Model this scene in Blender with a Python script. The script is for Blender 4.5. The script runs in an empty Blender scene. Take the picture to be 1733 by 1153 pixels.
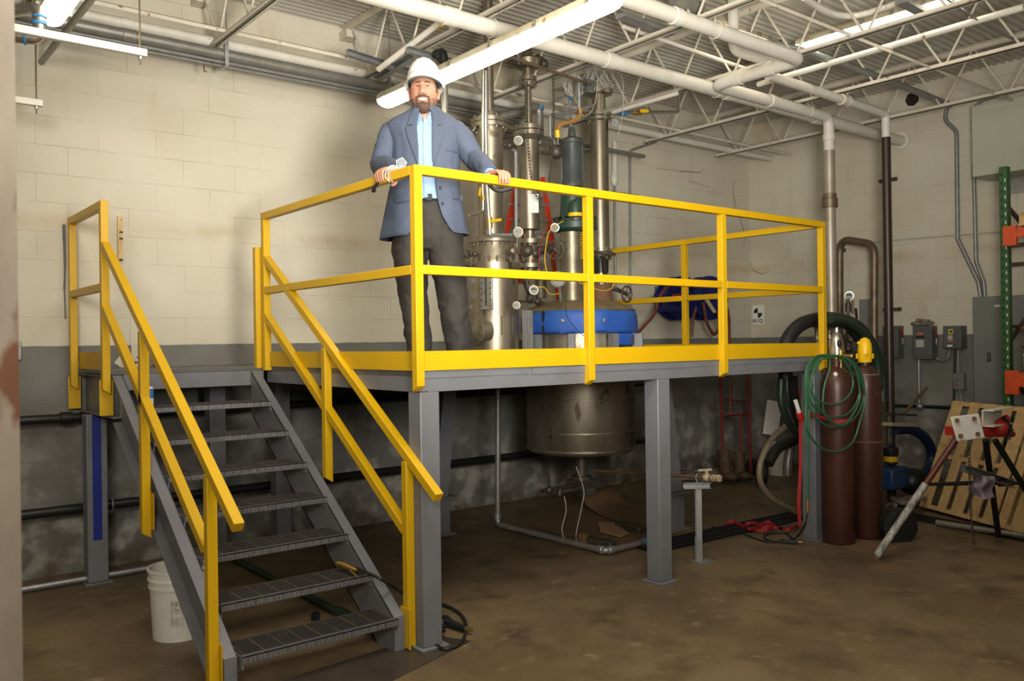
import bpy, bmesh, math, random
from mathutils import Vector, Matrix, noise
V = Vector
C = bpy.context.scene.collection
random.seed(7)
PI = math.pi

# ------------------------------------------------------------------ camera
FPX = 1447.77; YAW, PITCH, ROLL = .6762, .0025, -.0142
CAM = V((-2.3854, -3.7488, 1.5981))
_f = V((math.sin(YAW)*math.cos(PITCH), math.cos(YAW)*math.cos(PITCH), math.sin(PITCH)))
_r = V((math.cos(YAW), -math.sin(YAW), 0)); _u = _r.cross(_f)
CR = _r*math.cos(ROLL)+_u*math.sin(ROLL); CU = -_r*math.sin(ROLL)+_u*math.cos(ROLL)
cd = bpy.data.cameras.new('camera'); cam = bpy.data.objects.new('camera', cd); C.objects.link(cam)
M = Matrix.Identity(4)
for i in range(3):
    M[i][0] = CR[i]; M[i][1] = CU[i]; M[i][2] = -_f[i]; M[i][3] = CAM[i]
cam.matrix_world = M
cd.sensor_fit = 'HORIZONTAL'; cd.sensor_width = 36; cd.lens = FPX/1733*36
cd.clip_start = .05; cd.clip_end = 100
cd.dof.use_dof = True; cd.dof.focus_distance = 5.6; cd.dof.aperture_fstop = 7
bpy.context.scene.camera = cam

def A(px, py, ax, val):
    """the point on the plane ax=val seen at a pixel of the photograph (used as a measuring tool)"""
    d = _f + CR*((px-866.5)/FPX) - CU*((py-576.5)/FPX)
    i = 'xyz'.index(ax); t = (val-CAM[i])/d[i]
    return CAM + d*t
def AA(pts, ax, val): return [A(p[0], p[1], ax, val) for p in pts]

# ------------------------------------------------------------------ materials
def nd(nt, t, **k):
    n = nt.nodes.new(t)
    for a, b in k.items(): setattr(n, a, b)
    return n
def lin(c):
    if isinstance(c, str):
        c = [int(c[i:i+2], 16)/255 for i in (0, 2, 4)]
        c = [x/12.92 if x <= .04045 else ((x+.055)/1.055)**2.4 for x in c]
    return (c[0], c[1], c[2], 1)
MATS = {}
def mat(name, col, rough=.5, metal=0, var=None, vs=8, vamt=.5, bump=0, bs=60, spot=None, ss=25, st=.62, stretch=(1, 1, 1), spec=.5, **k):
    m = bpy.data.materials.new(name); m.use_nodes = True; nt = m.node_tree; b = nt.nodes['Principled BSDF']
    b.inputs['Roughness'].default_value = rough; b.inputs['Metallic'].default_value = metal
    b.inputs['Specular IOR Level'].default_value = spec
    b.inputs['Base Color'].default_value = lin(col)
    tc = nd(nt, 'ShaderNodeTexCoord'); mp = nd(nt, 'ShaderNodeMapping'); mp.inputs['Scale'].default_value = stretch
    nt.links.new(tc.outputs['Object'], mp.inputs['Vector'])
    out = None
    if var:
        n = nd(nt, 'ShaderNodeTexNoise'); n.inputs['Scale'].default_value = vs; n.inputs['Detail'].default_value = 6
        n.inputs['Roughness'].default_value = .6
        nt.links.new(mp.outputs[0], n.inputs['Vector'])
        r = nd(nt, 'ShaderNodeMapRange'); r.inputs[1].default_value = .5-.25/max(vamt, .01)*.5; r.inputs[2].default_value = .5+.25/max(vamt, .01)*.5
        nt.links.new(n.outputs['Fac'], r.inputs[0])
        x = nd(nt, 'ShaderNodeMix', data_type='RGBA'); x.inputs[6].default_value = lin(col); x.inputs[7].default_value = lin(var)
        nt.links.new(r.outputs[0], x.inputs[0]); out = x.outputs[2]
    if spot:
        n = nd(nt, 'ShaderNodeTexNoise'); n.inputs['Scale'].default_value = ss; n.inputs['Detail'].default_value = 5
        nt.links.new(mp.outputs[0], n.inputs['Vector'])
        r = nd(nt, 'ShaderNodeMapRange'); r.inputs[1].default_value = st-.03; r.inputs[2].default_value = st+.03
        nt.links.new(n.outputs['Fac'], r.inputs[0])
        x = nd(nt, 'ShaderNodeMix', data_type='RGBA'); x.inputs[7].default_value = lin(spot)
        if out: nt.links.new(out, x.inputs[6])
        else: x.inputs[6].default_value = lin(col)
        nt.links.new(r.outputs[0], x.inputs[0]); out = x.outputs[2]
    if out: nt.links.new(out, b.inputs['Base Color'])
    if bump:
        n = nd(nt, 'ShaderNodeTexNoise'); n.inputs['Scale'].default_value = bs; n.inputs['Detail'].default_value = 4
        nt.links.new(mp.outputs[0], n.inputs['Vector'])
        bp = nd(nt, 'ShaderNodeBump'); bp.inputs['Strength'].default_value = bump; bp.inputs['Distance'].default_value = .01
        nt.links.new(n.outputs['Fac'], bp.inputs['Height']); nt.links.new(bp.outputs[0], b.inputs['Normal'])
    for a, v in k.items(): b.inputs[a.replace('_', ' ')].default_value = v
    MATS[name] = m
    return m

YEL = mat('yellow_paint', (.60, .355, .002), .42, 0, (.55, .32, .002), 3, .5, .06, 40)
GRY = mat('grey_steel_paint', (.165, .168, .185), .42, 0, (.135, .135, .142), 4, .6, .05, 50, spot=(.07, .06, .05), ss=60, st=.76)
GRV = mat('galvanized', (.42, .43, .44), .42, .7, (.3, .3, .3), 20, .6)
CONDUIT = mat('conduit_grey', (.26, .265, .26), .4, .3, (.19, .19, .185), 12, .6)
WIRONP = mat('white_painted_iron', (.62, .58, .49), .5, 0, (.5, .44, .34), 7, .6, .1, 50, spot=(.25, .11, .04), ss=16, st=.68)
WPIPE = mat('white_painted_pipe', (.66, .63, .56), .42, 0, (.56, .52, .44), 5, .6, .05, 50, spot=(.3, .15, .06), ss=14, st=.72)
DPIPE = mat('grey_metal_pipe', (.2, .2, .18), .38, .5, (.3, .28, .24), 12, .6)
BLK = mat('black_iron', (.015, .015, .016), .4, .2)
BLKR = mat('black_rubber', (.012, .012, .013), .55)
BRN = mat('rusty_brown_pipe', (.13, .09, .055), .45, .5, (.22, .17, .11), 9, .7)
DBRN = mat('dark_brown_pipe', (.04, .025, .018), .4, .2)
SS = mat('worn_stainless_steel', (.34, .30, .235), .42, .85, (.20, .165, .115), 5, .7, .05, 70, spot=(.13, .10, .06), ss=9, st=.66, stretch=(1, 1, .45))
SSD = mat('dirty_stainless_steel', (.30, .27, .20), .42, .75, (.17, .14, .09), 9, .7, .1, 60)
SSL = mat('bright_steel', (.6, .58, .52), .3, .9, (.4, .37, .3), 14, .6)
IRON = mat('dirty_iron', (.055, .045, .035), .5, .5, (.11, .09, .065), 14, .7, .15, 70)
GRNP = mat('dark_green_paint', (.015, .05, .035), .4, 0, (.03, .06, .04), 12, .6)
MOTG = mat('motor_grey', (.05, .06, .06), .4, .2, (.08, .085, .08), 9, .6)
RUST = mat('rust', (.13, .06, .03), .8, .1, (.2, .1, .05), 14, .7)
RUSB = mat('dull_rust', (.095, .065, .042), .7, .3, (.13, .08, .05), 14, .6)
BRASS = mat('brass', (.55, .36, .1), .35, .9)
COPPER = mat('amber_tubing', (.45, .2, .04), .3, .2)
RED = mat('red_paint', (.45, .025, .015), .4, 0, (.3, .02, .015), 12, .6)
REDF = mat('red_fiberglass', (.55, .04, .012), .45)
REDS = mat('red_webbing', (.30, .010, .014), .6)
ORG = mat('orange_paint', (.75, .10, .02), .4, 0, (.55, .07, .02), 10, .5, spot=(.3, .25, .2), ss=25, st=.7)
GRN = mat('green_rack_paint', (.03, .12, .03), .4, 0, (.02, .08, .02), 10, .5)
HGRN = mat('green_hose', (.028, .115, .05), .4)
HDGRN = mat('dark_green_hose', (.012, .032, .018), .45, 0, (.025, .038, .022), 14, .6)
HRED = mat('red_brown_hose', (.13, .035, .025), .45)
HBEI = mat('beige_hose', (.22, .17, .10), .5, 0, (.15, .11, .07), 12, .6)
HBLU = mat('blue_hose', (.01, .02, .06), .45)
MAR = mat('maroon_cylinder_paint', (.075, .028, .018), .4, .1, (.045, .018, .012), 7, .7, .05, 60, spot=(.2, .14, .1), ss=30, st=.72, stretch=(1, 1, .3))
WHT = mat('white_plastic', (.72, .70, .64), .42, 0, (.6, .57, .5), 8, .5)
WHTP = mat('white_enamel', (.7, .68, .62), .45, 0, (.6, .56, .48), 10, .5, spot=(.25, .12, .05), ss=14, st=.7)
BLUT = mat('blue_tape', (.006, .02, .19), .45)
BLUC = mat('blue_insulation_cover', (.010, .060, .33), .6, 0, (.02, .10, .36), 5, .5, .35, 9, spot=(.06, .07, .09), ss=9, st=.64)
BLUG = mat('oily_cover_top', (.12, .095, .06), .55, 0, (.2, .14, .06), 8, .7, .4, 14)
BLUB = mat('blue_thread_tape', (.04, .19, .42), .5)
BLUR = mat('blue_reel_paint', (.004, .012, .1), .4)
BLUP = mat('blue_pump_paint', (.01, .045, .13), .45)
PANEL = mat('grey_enamel', (.20, .205, .19), .45, 0, (.17, .175, .165), 3, .5)
BOX = mat('grey_switch_box', (.105, .11, .11), .45, 0, (.085, .09, .09), 8, .5)
CABG = mat('pale_green_cabinet', (.46, .47, .36), .4, 0, (.42, .43, .33), 3, .5)
WOOD = mat('pallet_pine', (.64, .44, .20), .65, 0, (.50, .31, .13), 5, .7, .2, 60, spot=(.1, .06, .03), ss=9, st=.69, stretch=(3, 3, 3))
CARD = mat('brown_cardboard', (.17, .095, .04), .8, 0, (.11, .06, .028), 4, .6)
PAPER = mat('paper_sack', (.36, .22, .10), .8, 0, (.28, .16, .07), 8, .6, .3, 25)
CLOTH = mat('mauve_rag', (.3, .24, .3), .85, 0, (.2, .15, .19), 10, .6, .3, 60)
LEATH = mat('brown_leather', (.12, .065, .028), .7, 0, (.05, .028, .014), 14, .6, .3, 40)
GLASSW = mat('gauge_face', (.27, .27, .25), .9, spec=.1)
INK = mat('black_ink', (.01, .01, .01), .6)
LENS = mat('gauge_glass', (.8, .82, .8), .08, 0, Transmission_Weight=1.0)
HAT = mat('hard_hat_white', (.66, .65, .62), .3)
YPL = mat('yellow_plastic', (.85, .5, .006), .4)
TREAD = mat('tread_steel', (.26, .265, .28), .38, .7, (.16, .16, .165), 25, .6)
TREADR = mat('rusty_grating', (.10, .10, .10), .45, .6, (.075, .062, .05), 18, .7)
PLATE = mat('deck_plate', (.13, .13, .13), .5, .3, (.09, .085, .08), 10, .6)
DIRT = mat('dark_grime', (.012, .010, .008), .6)
WHTSH = mat('white_paper', (.75, .74, .7), .6)
TEFL = mat('clear_tube', (.5, .48, .42), .3)
LAMPB = mat('fixture_housing', (.55, .5, .38), .45, 0, (.4, .33, .2), 6, .6, spot=(.3, .13, .04), ss=12, st=.66)
POSTP = mat('rusty_cream_post', (.27, .22, .165), .6, 0, (.17, .13, .09), 7, .8, .1, 20, spot=(.11, .035, .012), ss=11, st=.55, stretch=(1, 1, .5))

def emis(name, col, s):
    m = bpy.data.materials.new(name); m.use_nodes = True; b = m.node_tree.nodes['Principled BSDF']
    b.inputs['Base Color'].default_value = (.8, .8, .75, 1); b.inputs['Emission Color'].default_value = lin(col); b.inputs['Emission Strength'].default_value = s
    return m
LIGHT = emis('lit_fluorescent_lens', (1, .91, .66), 10)
LIGHT2 = emis('lit_fluorescent_lens_far', (1, .93, .72), 7)

# walls / floor / ceiling
def wallmat(name, ux, tint=1.0):
    m = bpy.data.materials.new(name); m.use_nodes = True; nt = m.node_tree; b = nt.nodes['Principled BSDF']; L = nt.links.new
    b.inputs['Roughness'].default_value = .55; b.inputs['Specular IOR Level'].default_value = .35
    tc = nd(nt, 'ShaderNodeTexCoord'); sp = nd(nt, 'ShaderNodeSeparateXYZ'); L(tc.outputs['Object'], sp.inputs[0])
    cb = nd(nt, 'ShaderNodeCombineXYZ'); L(sp.outputs[ux], cb.inputs[0]); L(sp.outputs[2], cb.inputs[1])
    # slight irregularity of the joints
    wn = nd(nt, 'ShaderNodeTexNoise'); wn.inputs['Scale'].default_value = 1.3; L(cb.outputs[0], wn.inputs['Vector'])
    va = nd(nt, 'ShaderNodeVectorMath', operation='SCALE'); va.inputs[3].default_value = .012; L(wn.outputs['Color'], va.inputs[0])
    vb = nd(nt, 'ShaderNodeVectorMath', operation='ADD'); L(cb.outputs[0], vb.inputs[0]); L(va.outputs[0], vb.inputs[1])
    br = nd(nt, 'ShaderNodeTexBrick'); L(vb.outputs[0], br.inputs['Vector'])
    br.offset = .5; br.inputs['Scale'].default_value = 1; br.inputs['Mortar Size'].default_value = .0022; br.inputs['Mortar Smooth'].default_value = .4
    br.inputs['Brick Width'].default_value = .406; br.inputs['Row Height'].default_value = .2032
    def noise_(s, d, lo, hi, st=None):
        n = nd(nt, 'ShaderNodeTexNoise'); n.inputs['Scale'].default_value = s; n.inputs['Detail'].default_value = d
        if st:
            mp = nd(nt, 'ShaderNodeMapping'); mp.inputs['Scale'].default_value = st; L(cb.outputs[0], mp.inputs[0]); L(mp.outputs[0], n.inputs['Vector'])
        else: L(cb.outputs[0], n.inputs['Vector'])
        r = nd(nt, 'ShaderNodeMapRange'); r.inputs[1].default_value = lo; r.inputs[2].default_value = hi; L(n.outputs['Fac'], r.inputs[0]); return r.outputs[0]
    def mix(f, a, c):
        x = nd(nt, 'ShaderNodeMix', data_type='RGBA')
        L(f, x.inputs[0]) if not isinstance(f, float) else x.inputs[0].__setattr__('default_value', f)
        for i, q in ((6, a), (7, c)):
            if isinstance(q, tuple): x.inputs[i].default_value = (*q, 1)
            else: L(q, x.inputs[i])
        return x.outputs[2]
    def mul(a, c):
        x = nd(nt, 'ShaderNodeMath', operation='MULTIPLY'); L(a, x.inputs[0])
        if isinstance(c, float): x.inputs[1].default_value = c
        else: L(c, x.inputs[1])
        return x.outputs[0]
    up = mix(noise_(1.1, 6, .35, .65), (.60*tint, .56*tint, .455*tint), (.54*tint, .485*tint, .37*tint))
    up = mix(mul(noise_(3.0, 5, .60, .72, (1, .25, 1)), .35), up, (.45, .33, .17))      # yellowish run stains
    zb = nd(nt, 'ShaderNodeMath', operation='SUBTRACT'); L(sp.outputs[2], zb.inputs[0]); zb.inputs[1].default_value = 2.50
    za = nd(nt, 'ShaderNodeMath', operation='ABSOLUTE'); L(zb.outputs[0], za.inputs[0])
    zm = nd(nt, 'ShaderNodeMapRange'); zm.inputs[1].default_value = .09; zm.inputs[2].default_value = .0; L(za.outputs[0], zm.inputs[0])
    up = mix(mul(mul(noise_(2.5, 5, .42, .62), zm.outputs[0]), .55), up, (.42, .30, .16))   # tan water mark along one joint
    up = mix(mul(noise_(60, 3, .68, .75), .5), up, (.3, .24, .16))                      # specks
    lo = mix(noise_(1.6, 6, .38, .62), (.185, .185, .165), (.13, .125, .105))
    # worn whitish scuffs, stronger towards the floor
    mr = nd(nt, 'ShaderNodeMapRange'); mr.inputs[1].default_value = 1.2; mr.inputs[2].default_value = .35; L(sp.outputs[2], mr.inputs[0])
    lo = mix(mul(mul(noise_(5, 8, .48, .62), mr.outputs[0]), .9), lo, (.37, .355, .31))
    mr2 = nd(nt, 'ShaderNodeMapRange'); mr2.inputs[1].default_value = .3; mr2.inputs[2].default_value = 0; L(sp.outputs[2], mr2.inputs[0])
    lo = mix(mul(mul(noise_(4, 6, .42, .6), mr2.outputs[0]), .9), lo, (.08, .05, .025))
    # paint line
    ln = nd(nt, 'ShaderNodeTexNoise'); ln.inputs['Scale'].default_value = 14; L(cb.outputs[0], ln.inputs['Vector'])
    lm = nd(nt, 'ShaderNodeMath', operation='MULTIPLY_ADD'); L(ln.outputs['Fac'], lm.inputs[0]); lm.inputs[1].default_value = .012; L(sp.outputs[2], lm.inputs[2])
    g = nd(nt, 'ShaderNodeMath', operation='GREATER_THAN'); L(lm.outputs[0], g.inputs[0]); g.inputs[1].default_value = 1.625
    col = mix(g.outputs[0], lo, up)
    joint = mul(br.outputs['Fac'], noise_(2.2, 3, .42, .62))
    col = mix(mul(joint, .55), col, (.17, .15, .11))
    L(col, b.inputs['Base Color'])
    h = nd(nt, 'ShaderNodeTexNoise'); h.inputs['Scale'].default_value = 40; h.inputs['Detail'].default_value = 6; L(cb.outputs[0], h.inputs['Vector'])
    inv = nd(nt, 'ShaderNodeMath', operation='MULTIPLY_ADD'); L(br.outputs['Fac'], inv.inputs[0]); inv.inputs[1].default_value = -.5; L(mul(h.outputs['Fac'], .35), inv.inputs[2])
    bp = nd(nt, 'ShaderNodeBump'); bp.inputs['Strength'].default_value = .45; bp.inputs['Distance'].default_value = .008; L(inv.outputs[0], bp.inputs['Height']); L(bp.outputs[0], b.inputs['Normal'])
    return m
WALLX = wallmat('painted_block_wall', 0); WALLY = wallmat('painted_block_side_wall', 1)

def floormat():
    m = bpy.data.materials.new('oil_stained_concrete'); m.use_nodes = True; nt = m.node_tree; b = nt.nodes['Principled BSDF']; L = nt.links.new
    tc = nd(nt, 'ShaderNodeTexCoord')
    def noise_(s, d, lo, hi):
        n = nd(nt, 'ShaderNodeTexNoise'); n.inputs['Scale'].default_value = s; n.inputs['Detail'].default_value = d; n.inputs['Roughness'].default_value = .62
        L(tc.outputs['Object'], n.inputs['Vector'])
        r = nd(nt, 'ShaderNodeMapRange'); r.inputs[1].default_value = lo; r.inputs[2].default_value = hi; L(n.outputs['Fac'], r.inputs[0]); return r.outputs[0]
    def mix(f, a, c):
        x = nd(nt, 'ShaderNodeMix', data_type='RGBA'); L(f, x.inputs[0])
        for i, q in ((6, a), (7, c)):
            if isinstance(q, tuple): x.inputs[i].default_value = (*q, 1)
            else: L(q, x.inputs[i])
        return x.outputs[2]
    c = mix(noise_(.9, 8, .36, .62), (.180, .126, .066), (.108, .073, .037))
    c = mix(noise_(2.6, 8, .50, .68), c, (.078, .052, .027))
    c = mix(noise_(6, 6, .60, .78), c, (.26, .19, .115))
    c = mix(noise_(75, 2, .74, .78), c, (.42, .38, .3))
    L(c, b.inputs['Base Color'])
    r = nd(nt, 'ShaderNodeMapRange'); L(noise_(2.1, 6, .3, .7), r.inputs[0]); r.inputs[3].default_value = .38; r.inputs[4].default_value = .7
    L(r.outputs[0], b.inputs['Roughness']); b.inputs['Specular IOR Level'].default_value = .4
    n = nd(nt, 'ShaderNodeTexNoise'); n.inputs['Scale'].default_value = 12; n.inputs['Detail'].default_value = 10; L(tc.outputs['Object'], n.inputs['Vector'])
    bp = nd(nt, 'ShaderNodeBump'); bp.inputs['Strength'].default_value = .35; bp.inputs['Distance'].default_value = .01; L(n.outputs['Fac'], bp.inputs['Height']); L(bp.outputs[0], b.inputs['Normal'])
    return m
FLOOR = floormat()
DECK = mat('painted_roof_deck', (.52, .49, .42), .5, 0, (.44, .40, .33), 2, .6)

# ------------------------------------------------------------------ mesh helpers
def frame(d):
    d = d.normalized(); a = V((0, 0, 1)) if abs(d.z) < .95 else V((0, 1, 0))
    s = d.cross(a).normalized(); return s, s.cross(d).normalized()
class MB:
    def __init__(s): s.v = []; s.f = []
    def add(s, vs, fs):
        n = len(s.v); s.v += [tuple(x) for x in vs]; s.f += [tuple(n+i for i in f) for f in fs]; return s
    def box(s, x0, x1, y0, y1, z0, z1):
        return s.add([(x, y, z) for x in (x0, x1) for y in (y0, y1) for z in (z0, z1)],
                     [(0, 1, 3, 2), (4, 6, 7, 5), (0, 4, 5, 1), (2, 3, 7, 6), (0, 2, 6, 4), (1, 5, 7, 3)])
    def prism(s, poly, d):
        """closed polygon of 3-D points pushed along d"""
        n = len(poly); p = [V(q) for q in poly]; d = V(d)
        return s.add(p+[q+d for q in p], [tuple(range(n))[::-1], tuple(range(n, 2*n))]+[(i, (i+1) % n, n+(i+1) % n, n+i) for i in range(n)])
    def beam(s, p, q, w, h, up=(0, 0, 1)):
        p, q = V(p), V(q); d = (q-p).normalized(); up = V(up)
        sd = d.cross(up)
        if sd.length < 1e-4: sd = d.cross(V((0, 1, 0)))
        sd.normalize(); u = sd.cross(d).normalized()
        pl = [p-sd*w/2-u*h/2, p+sd*w/2-u*h/2, p+sd*w/2+u*h/2, p-sd*w/2+u*h/2]
        return s.prism(pl, q-p)
    def shape(s, p, q, prof, up=(0, 0, 1)):
        """profile (side, up) pairs swept from p to q"""
        p, q = V(p), V(q); d = (q-p).normalized(); sd = d.cross(V(up))
        if sd.length < 1e-4: sd = d.cross(V((0, 1, 0)))
        sd.normalize(); u = sd.cross(d).normalized()
        return s.prism([p+sd*a+u*b for a, b in prof], q-p)
    def ibeam(s, p, q, w, h, t=.012, up=(0, 0, 1)):
        w /= 2; h /= 2; a = t/2
        return s.shape(p, q, [(-w, -h), (w, -h), (w, -h+t), (a, -h+t), (a, h-t), (w, h-t), (w, h), (-w, h), (-w, h-t), (-a, h-t), (-a, -h+t), (-w, -h+t)], up)
    def chan(s, p, q, w, h, t=.008, up=(0, 0, 1), flip=1):
        h /= 2; f = flip
        return s.shape(p, q, [(0, -h), (f*w, -h), (f*w, -h+t), (f*t, -h+t), (f*t, h-t), (f*w, h-t), (f*w, h), (0, h)], up)
    def tube(s, pts, r, n=12, cap=True, closed=False):
        pts = [V(p) for p in pts]; m = len(pts); rr = r if isinstance(r, (list, tuple)) else [r]*m
        base = len(s.v); prev = None
        for i, p in enumerate(pts):
            if closed: d = pts[(i+1) % m]-pts[i-1]
            else: d = pts[min(i+1, m-1)]-pts[max(i-1, 0)]
            if d.length < 1e-9: d = V((0, 0, 1))
            d.normalize()
            if prev is None: a = frame(d)[0]
            else:
                a = prev-d*prev.dot(d)
                if a.length < 1e-6: a = frame(d)[0]
                a.normalize()
            b = d.cross(a)
            prev = a
            for k in range(n):
                t = 2*PI*k/n; s.v.append(tuple(p+(a*math.cos(t)+b*math.sin(t))*rr[i]))
        for i in range(m if closed else m-1):
            j = (i+1) % m
            for k in range(n): s.f.append((base+i*n+k, base+i*n+(k+1) % n, base+j*n+(k+1) % n, base+j*n+k))
        if cap and not closed:
            s.f.append(tuple(base+k for k in range(n))[::-1]); s.f.append(tuple(base+(m-1)*n+k for k in range(n)))
        return s
    def lathe(s, c, prof, n=32, axis=(0, 0, 1)):
        """prof: (radius, distance along axis)"""
        c = V(c); ax = V(axis).normalized(); a, b = frame(ax); base = len(s.v)
        for r, h in prof:
            for k in range(n):
                t = 2*PI*k/n; s.v.append(tuple(c+ax*h+(a*math.cos(t)+b*math.sin(t))*max(r, 1e-5)))
        for i in range(len(prof)-1):
            for k in range(n): s.f.append((base+i*n+k, base+(i+1)*n+k, base+(i+1)*n+(k+1) % n, base+i*n+(k+1) % n))
        s.f.append(tuple(base+k for k in range(n))); s.f.append(tuple(base+(len(prof)-1)*n+k for k in range(n))[::-1])
        return s
    def cyl(s, p, q, r, n=16): return s.tube([p, q], r, n)
    def ball(s, c, r, n=12):
        c = V(c); rr = r if isinstance(r, (tuple, list)) else (r, r, r); vs = []; fs = []
        for i in range(n+1):
            a = PI*i/n
            for k in range(2*n):
                t = PI*k/n; vs.append((c.x+rr[0]*math.sin(a)*math.cos(t), c.y+rr[1]*math.sin(a)*math.sin(t), c.z+rr[2]*math.cos(a)))
        m = 2*n
        for i in range(n):
            for k in range(m): fs.append((i*m+k, (i+1)*m+k, (i+1)*m+(k+1) % m, i*m+(k+1) % m))
        return s.add(vs, fs)
    def ring(s, c, R, r, axis=(0, 0, 1), n=28, m=8):
        c = V(c); a, b = frame(V(axis))
        return s.tube([c+(a*math.cos(2*PI*i/n)+b*math.sin(2*PI*i/n))*R for i in range(n)], r, m, closed=True)
    def bolts(s, c, R, k, br, h0, h1, axis=(0, 0, 1), n=6, ph=.2):
        c = V(c); ax = V(axis).normalized(); a, b = frame(ax)
        for i in range(k):
            t = 2*PI*i/k+ph; p = c+(a*math.cos(t)+b*math.sin(t))*R; s.tube([p+ax*h0, p+ax*h1], br, n)
        return s
    def build(s, name, m, parent=None, sharp=35, bevel=0, weld=False):
        me = bpy.data.meshes.new(name); me.from_pydata(s.v, [], s.f)
        bm = bmesh.new(); bm.from_mesh(me)
        bmesh.ops.remove_doubles(bm, verts=bm.verts, dist=2e-5)
        bmesh.ops.recalc_face_normals(bm, faces=bm.faces); bm.to_mesh(me); bm.free()
        me.materials.append(m)
        me.polygons.foreach_set('use_smooth', [True]*len(me.polygons)); me.set_sharp_from_angle(angle=math.radians(sharp))
        o = bpy.data.objects.new(name, me); C.objects.link(o)
        if parent:
            o.parent = parent
            if parent.type == 'EMPTY' or True:
                o.matrix_parent_inverse = ROOTINV(parent)
        if bevel:
            b = o.modifiers.new('bevel', 'BEVEL'); b.width = bevel; b.segments = 2; b.limit_method = 'ANGLE'; b.angle_limit = math.radians(50)
        return o
def ROOTINV(p):
    return Matrix.Translation(p.location).inverted() if p.type == 'EMPTY' else Matrix.Identity(4)
def fillet(pts, r, n=6):
    pts = [V(p) for p in pts]; out = [pts[0]]
    for i in range(1, len(pts)-1):
        a, b, c = pts[i-1], pts[i], pts[i+1]; u = (a-b).normalized(); w = (c-b).normalized()
        ang = u.angle(w)
        if ang > PI-.05: out.append(b); continue
        k = min(r/math.tan(ang/2), (a-b).length*.48, (c-b).length*.48)
        p, q = b+u*k, b+w*k
        for j in range(n+1):
            t = j/n; out.append((p*(1-t)**2+b*2*t*(1-t)+q*t*t))
    out.append(pts[-1]); return out
def spline(pts, k=8, closed=False):
    """Catmull-Rom through the points"""
    P = [V(p) for p in pts]; n = len(P); out = []
    for i in range(n if closed else n-1):
        g = lambda j: P[j % n] if closed else P[max(0, min(n-1, j))]
        p0, p1, p2, p3 = g(i-1), g(i), g(i+1), g(i+2)
        for j in range(k):
            t = j/k; out.append(.5*((2*p1)+(p2-p0)*t+(2*p0-5*p1+4*p2-p3)*t*t+(3*p1-p0-3*p2+p3)*t**3))
    if not closed: out.append(P[-1])
    return out
def meta(o, label, cat, group=None):
    o['label'] = label; o['category'] = cat
    if group: o['group'] = group
    return o
def thing(name, label, cat, loc=(0, 0, 0), group=None):
    o = bpy.data.objects.new(name, None); o.empty_display_size = .1; C.objects.link(o); o.location = loc
    return meta(o, label, cat, group)
def struct(o): o['kind'] = 'structure'; return o
def single(mb, name, m, label, cat, group=None, **k):
    o = mb.build(name, m, **k); return meta(o, label, cat, group)
def lab(o, t): o['label'] = t; return o
def copy_tree(root, delta, label, group=None):
    r = root.copy(); C.objects.link(r); r.location = root.location+V(delta); r['label'] = label
    if group: r['group'] = group
    for ch in root.children:
        c = ch.copy(); C.objects.link(c); c.parent = r; c.matrix_parent_inverse = ch.matrix_parent_inverse
        for g in ch.children:
            d = g.copy(); C.objects.link(d); d.parent = c; d.matrix_parent_inverse = g.matrix_parent_inverse
    return r

W = 3.0; XR = 7.03; ZC = 4.38; HD = 1.456; XL_, YF = -6.5, -7.5
# ------------------------------------------------------------------ room shell
struct(MB().box(XL_, XR+.2, YF, W+.2, -.2, 0).build('floor', FLOOR))
struct(MB().box(XL_, XR+.2, W, W+.2, 0, ZC+.1).build('wall_back', WALLX))
struct(MB().box(XR, XR+.2, YF, W, 0, ZC+.1).build('wall_right', WALLY))
struct(MB().box(XL_-.2, XL_, YF, W+.2, 0, ZC+.1).build('wall_left', WALLY))
struct(MB().box(XL_-.2, XR+.2, YF-.2, YF, 0, ZC+.1).build('wall_front', WALLX))
b = MB(); P = .0762; prof = []
y = YF
while y < W:
    prof += [(y, ZC), (y+.018, ZC), (y+.030, ZC+.018), (y+.056, ZC+.018), (y+.068, ZC)]; y += P
prof = [(min(a, W), z) for a, z in prof]
poly = [V((XL_, a, z)) for a, z in prof]; n = len(poly)
b.add(poly+[p+V((XR-XL_, 0, 0)) for p in poly], [(i, i+1, n+i+1, n+i) for i in range(n-1)])
b.box(XL_, XR, YF, W, ZC+.06, ZC+.1)
struct(b.build('ceiling', DECK, sharp=20))

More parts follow.
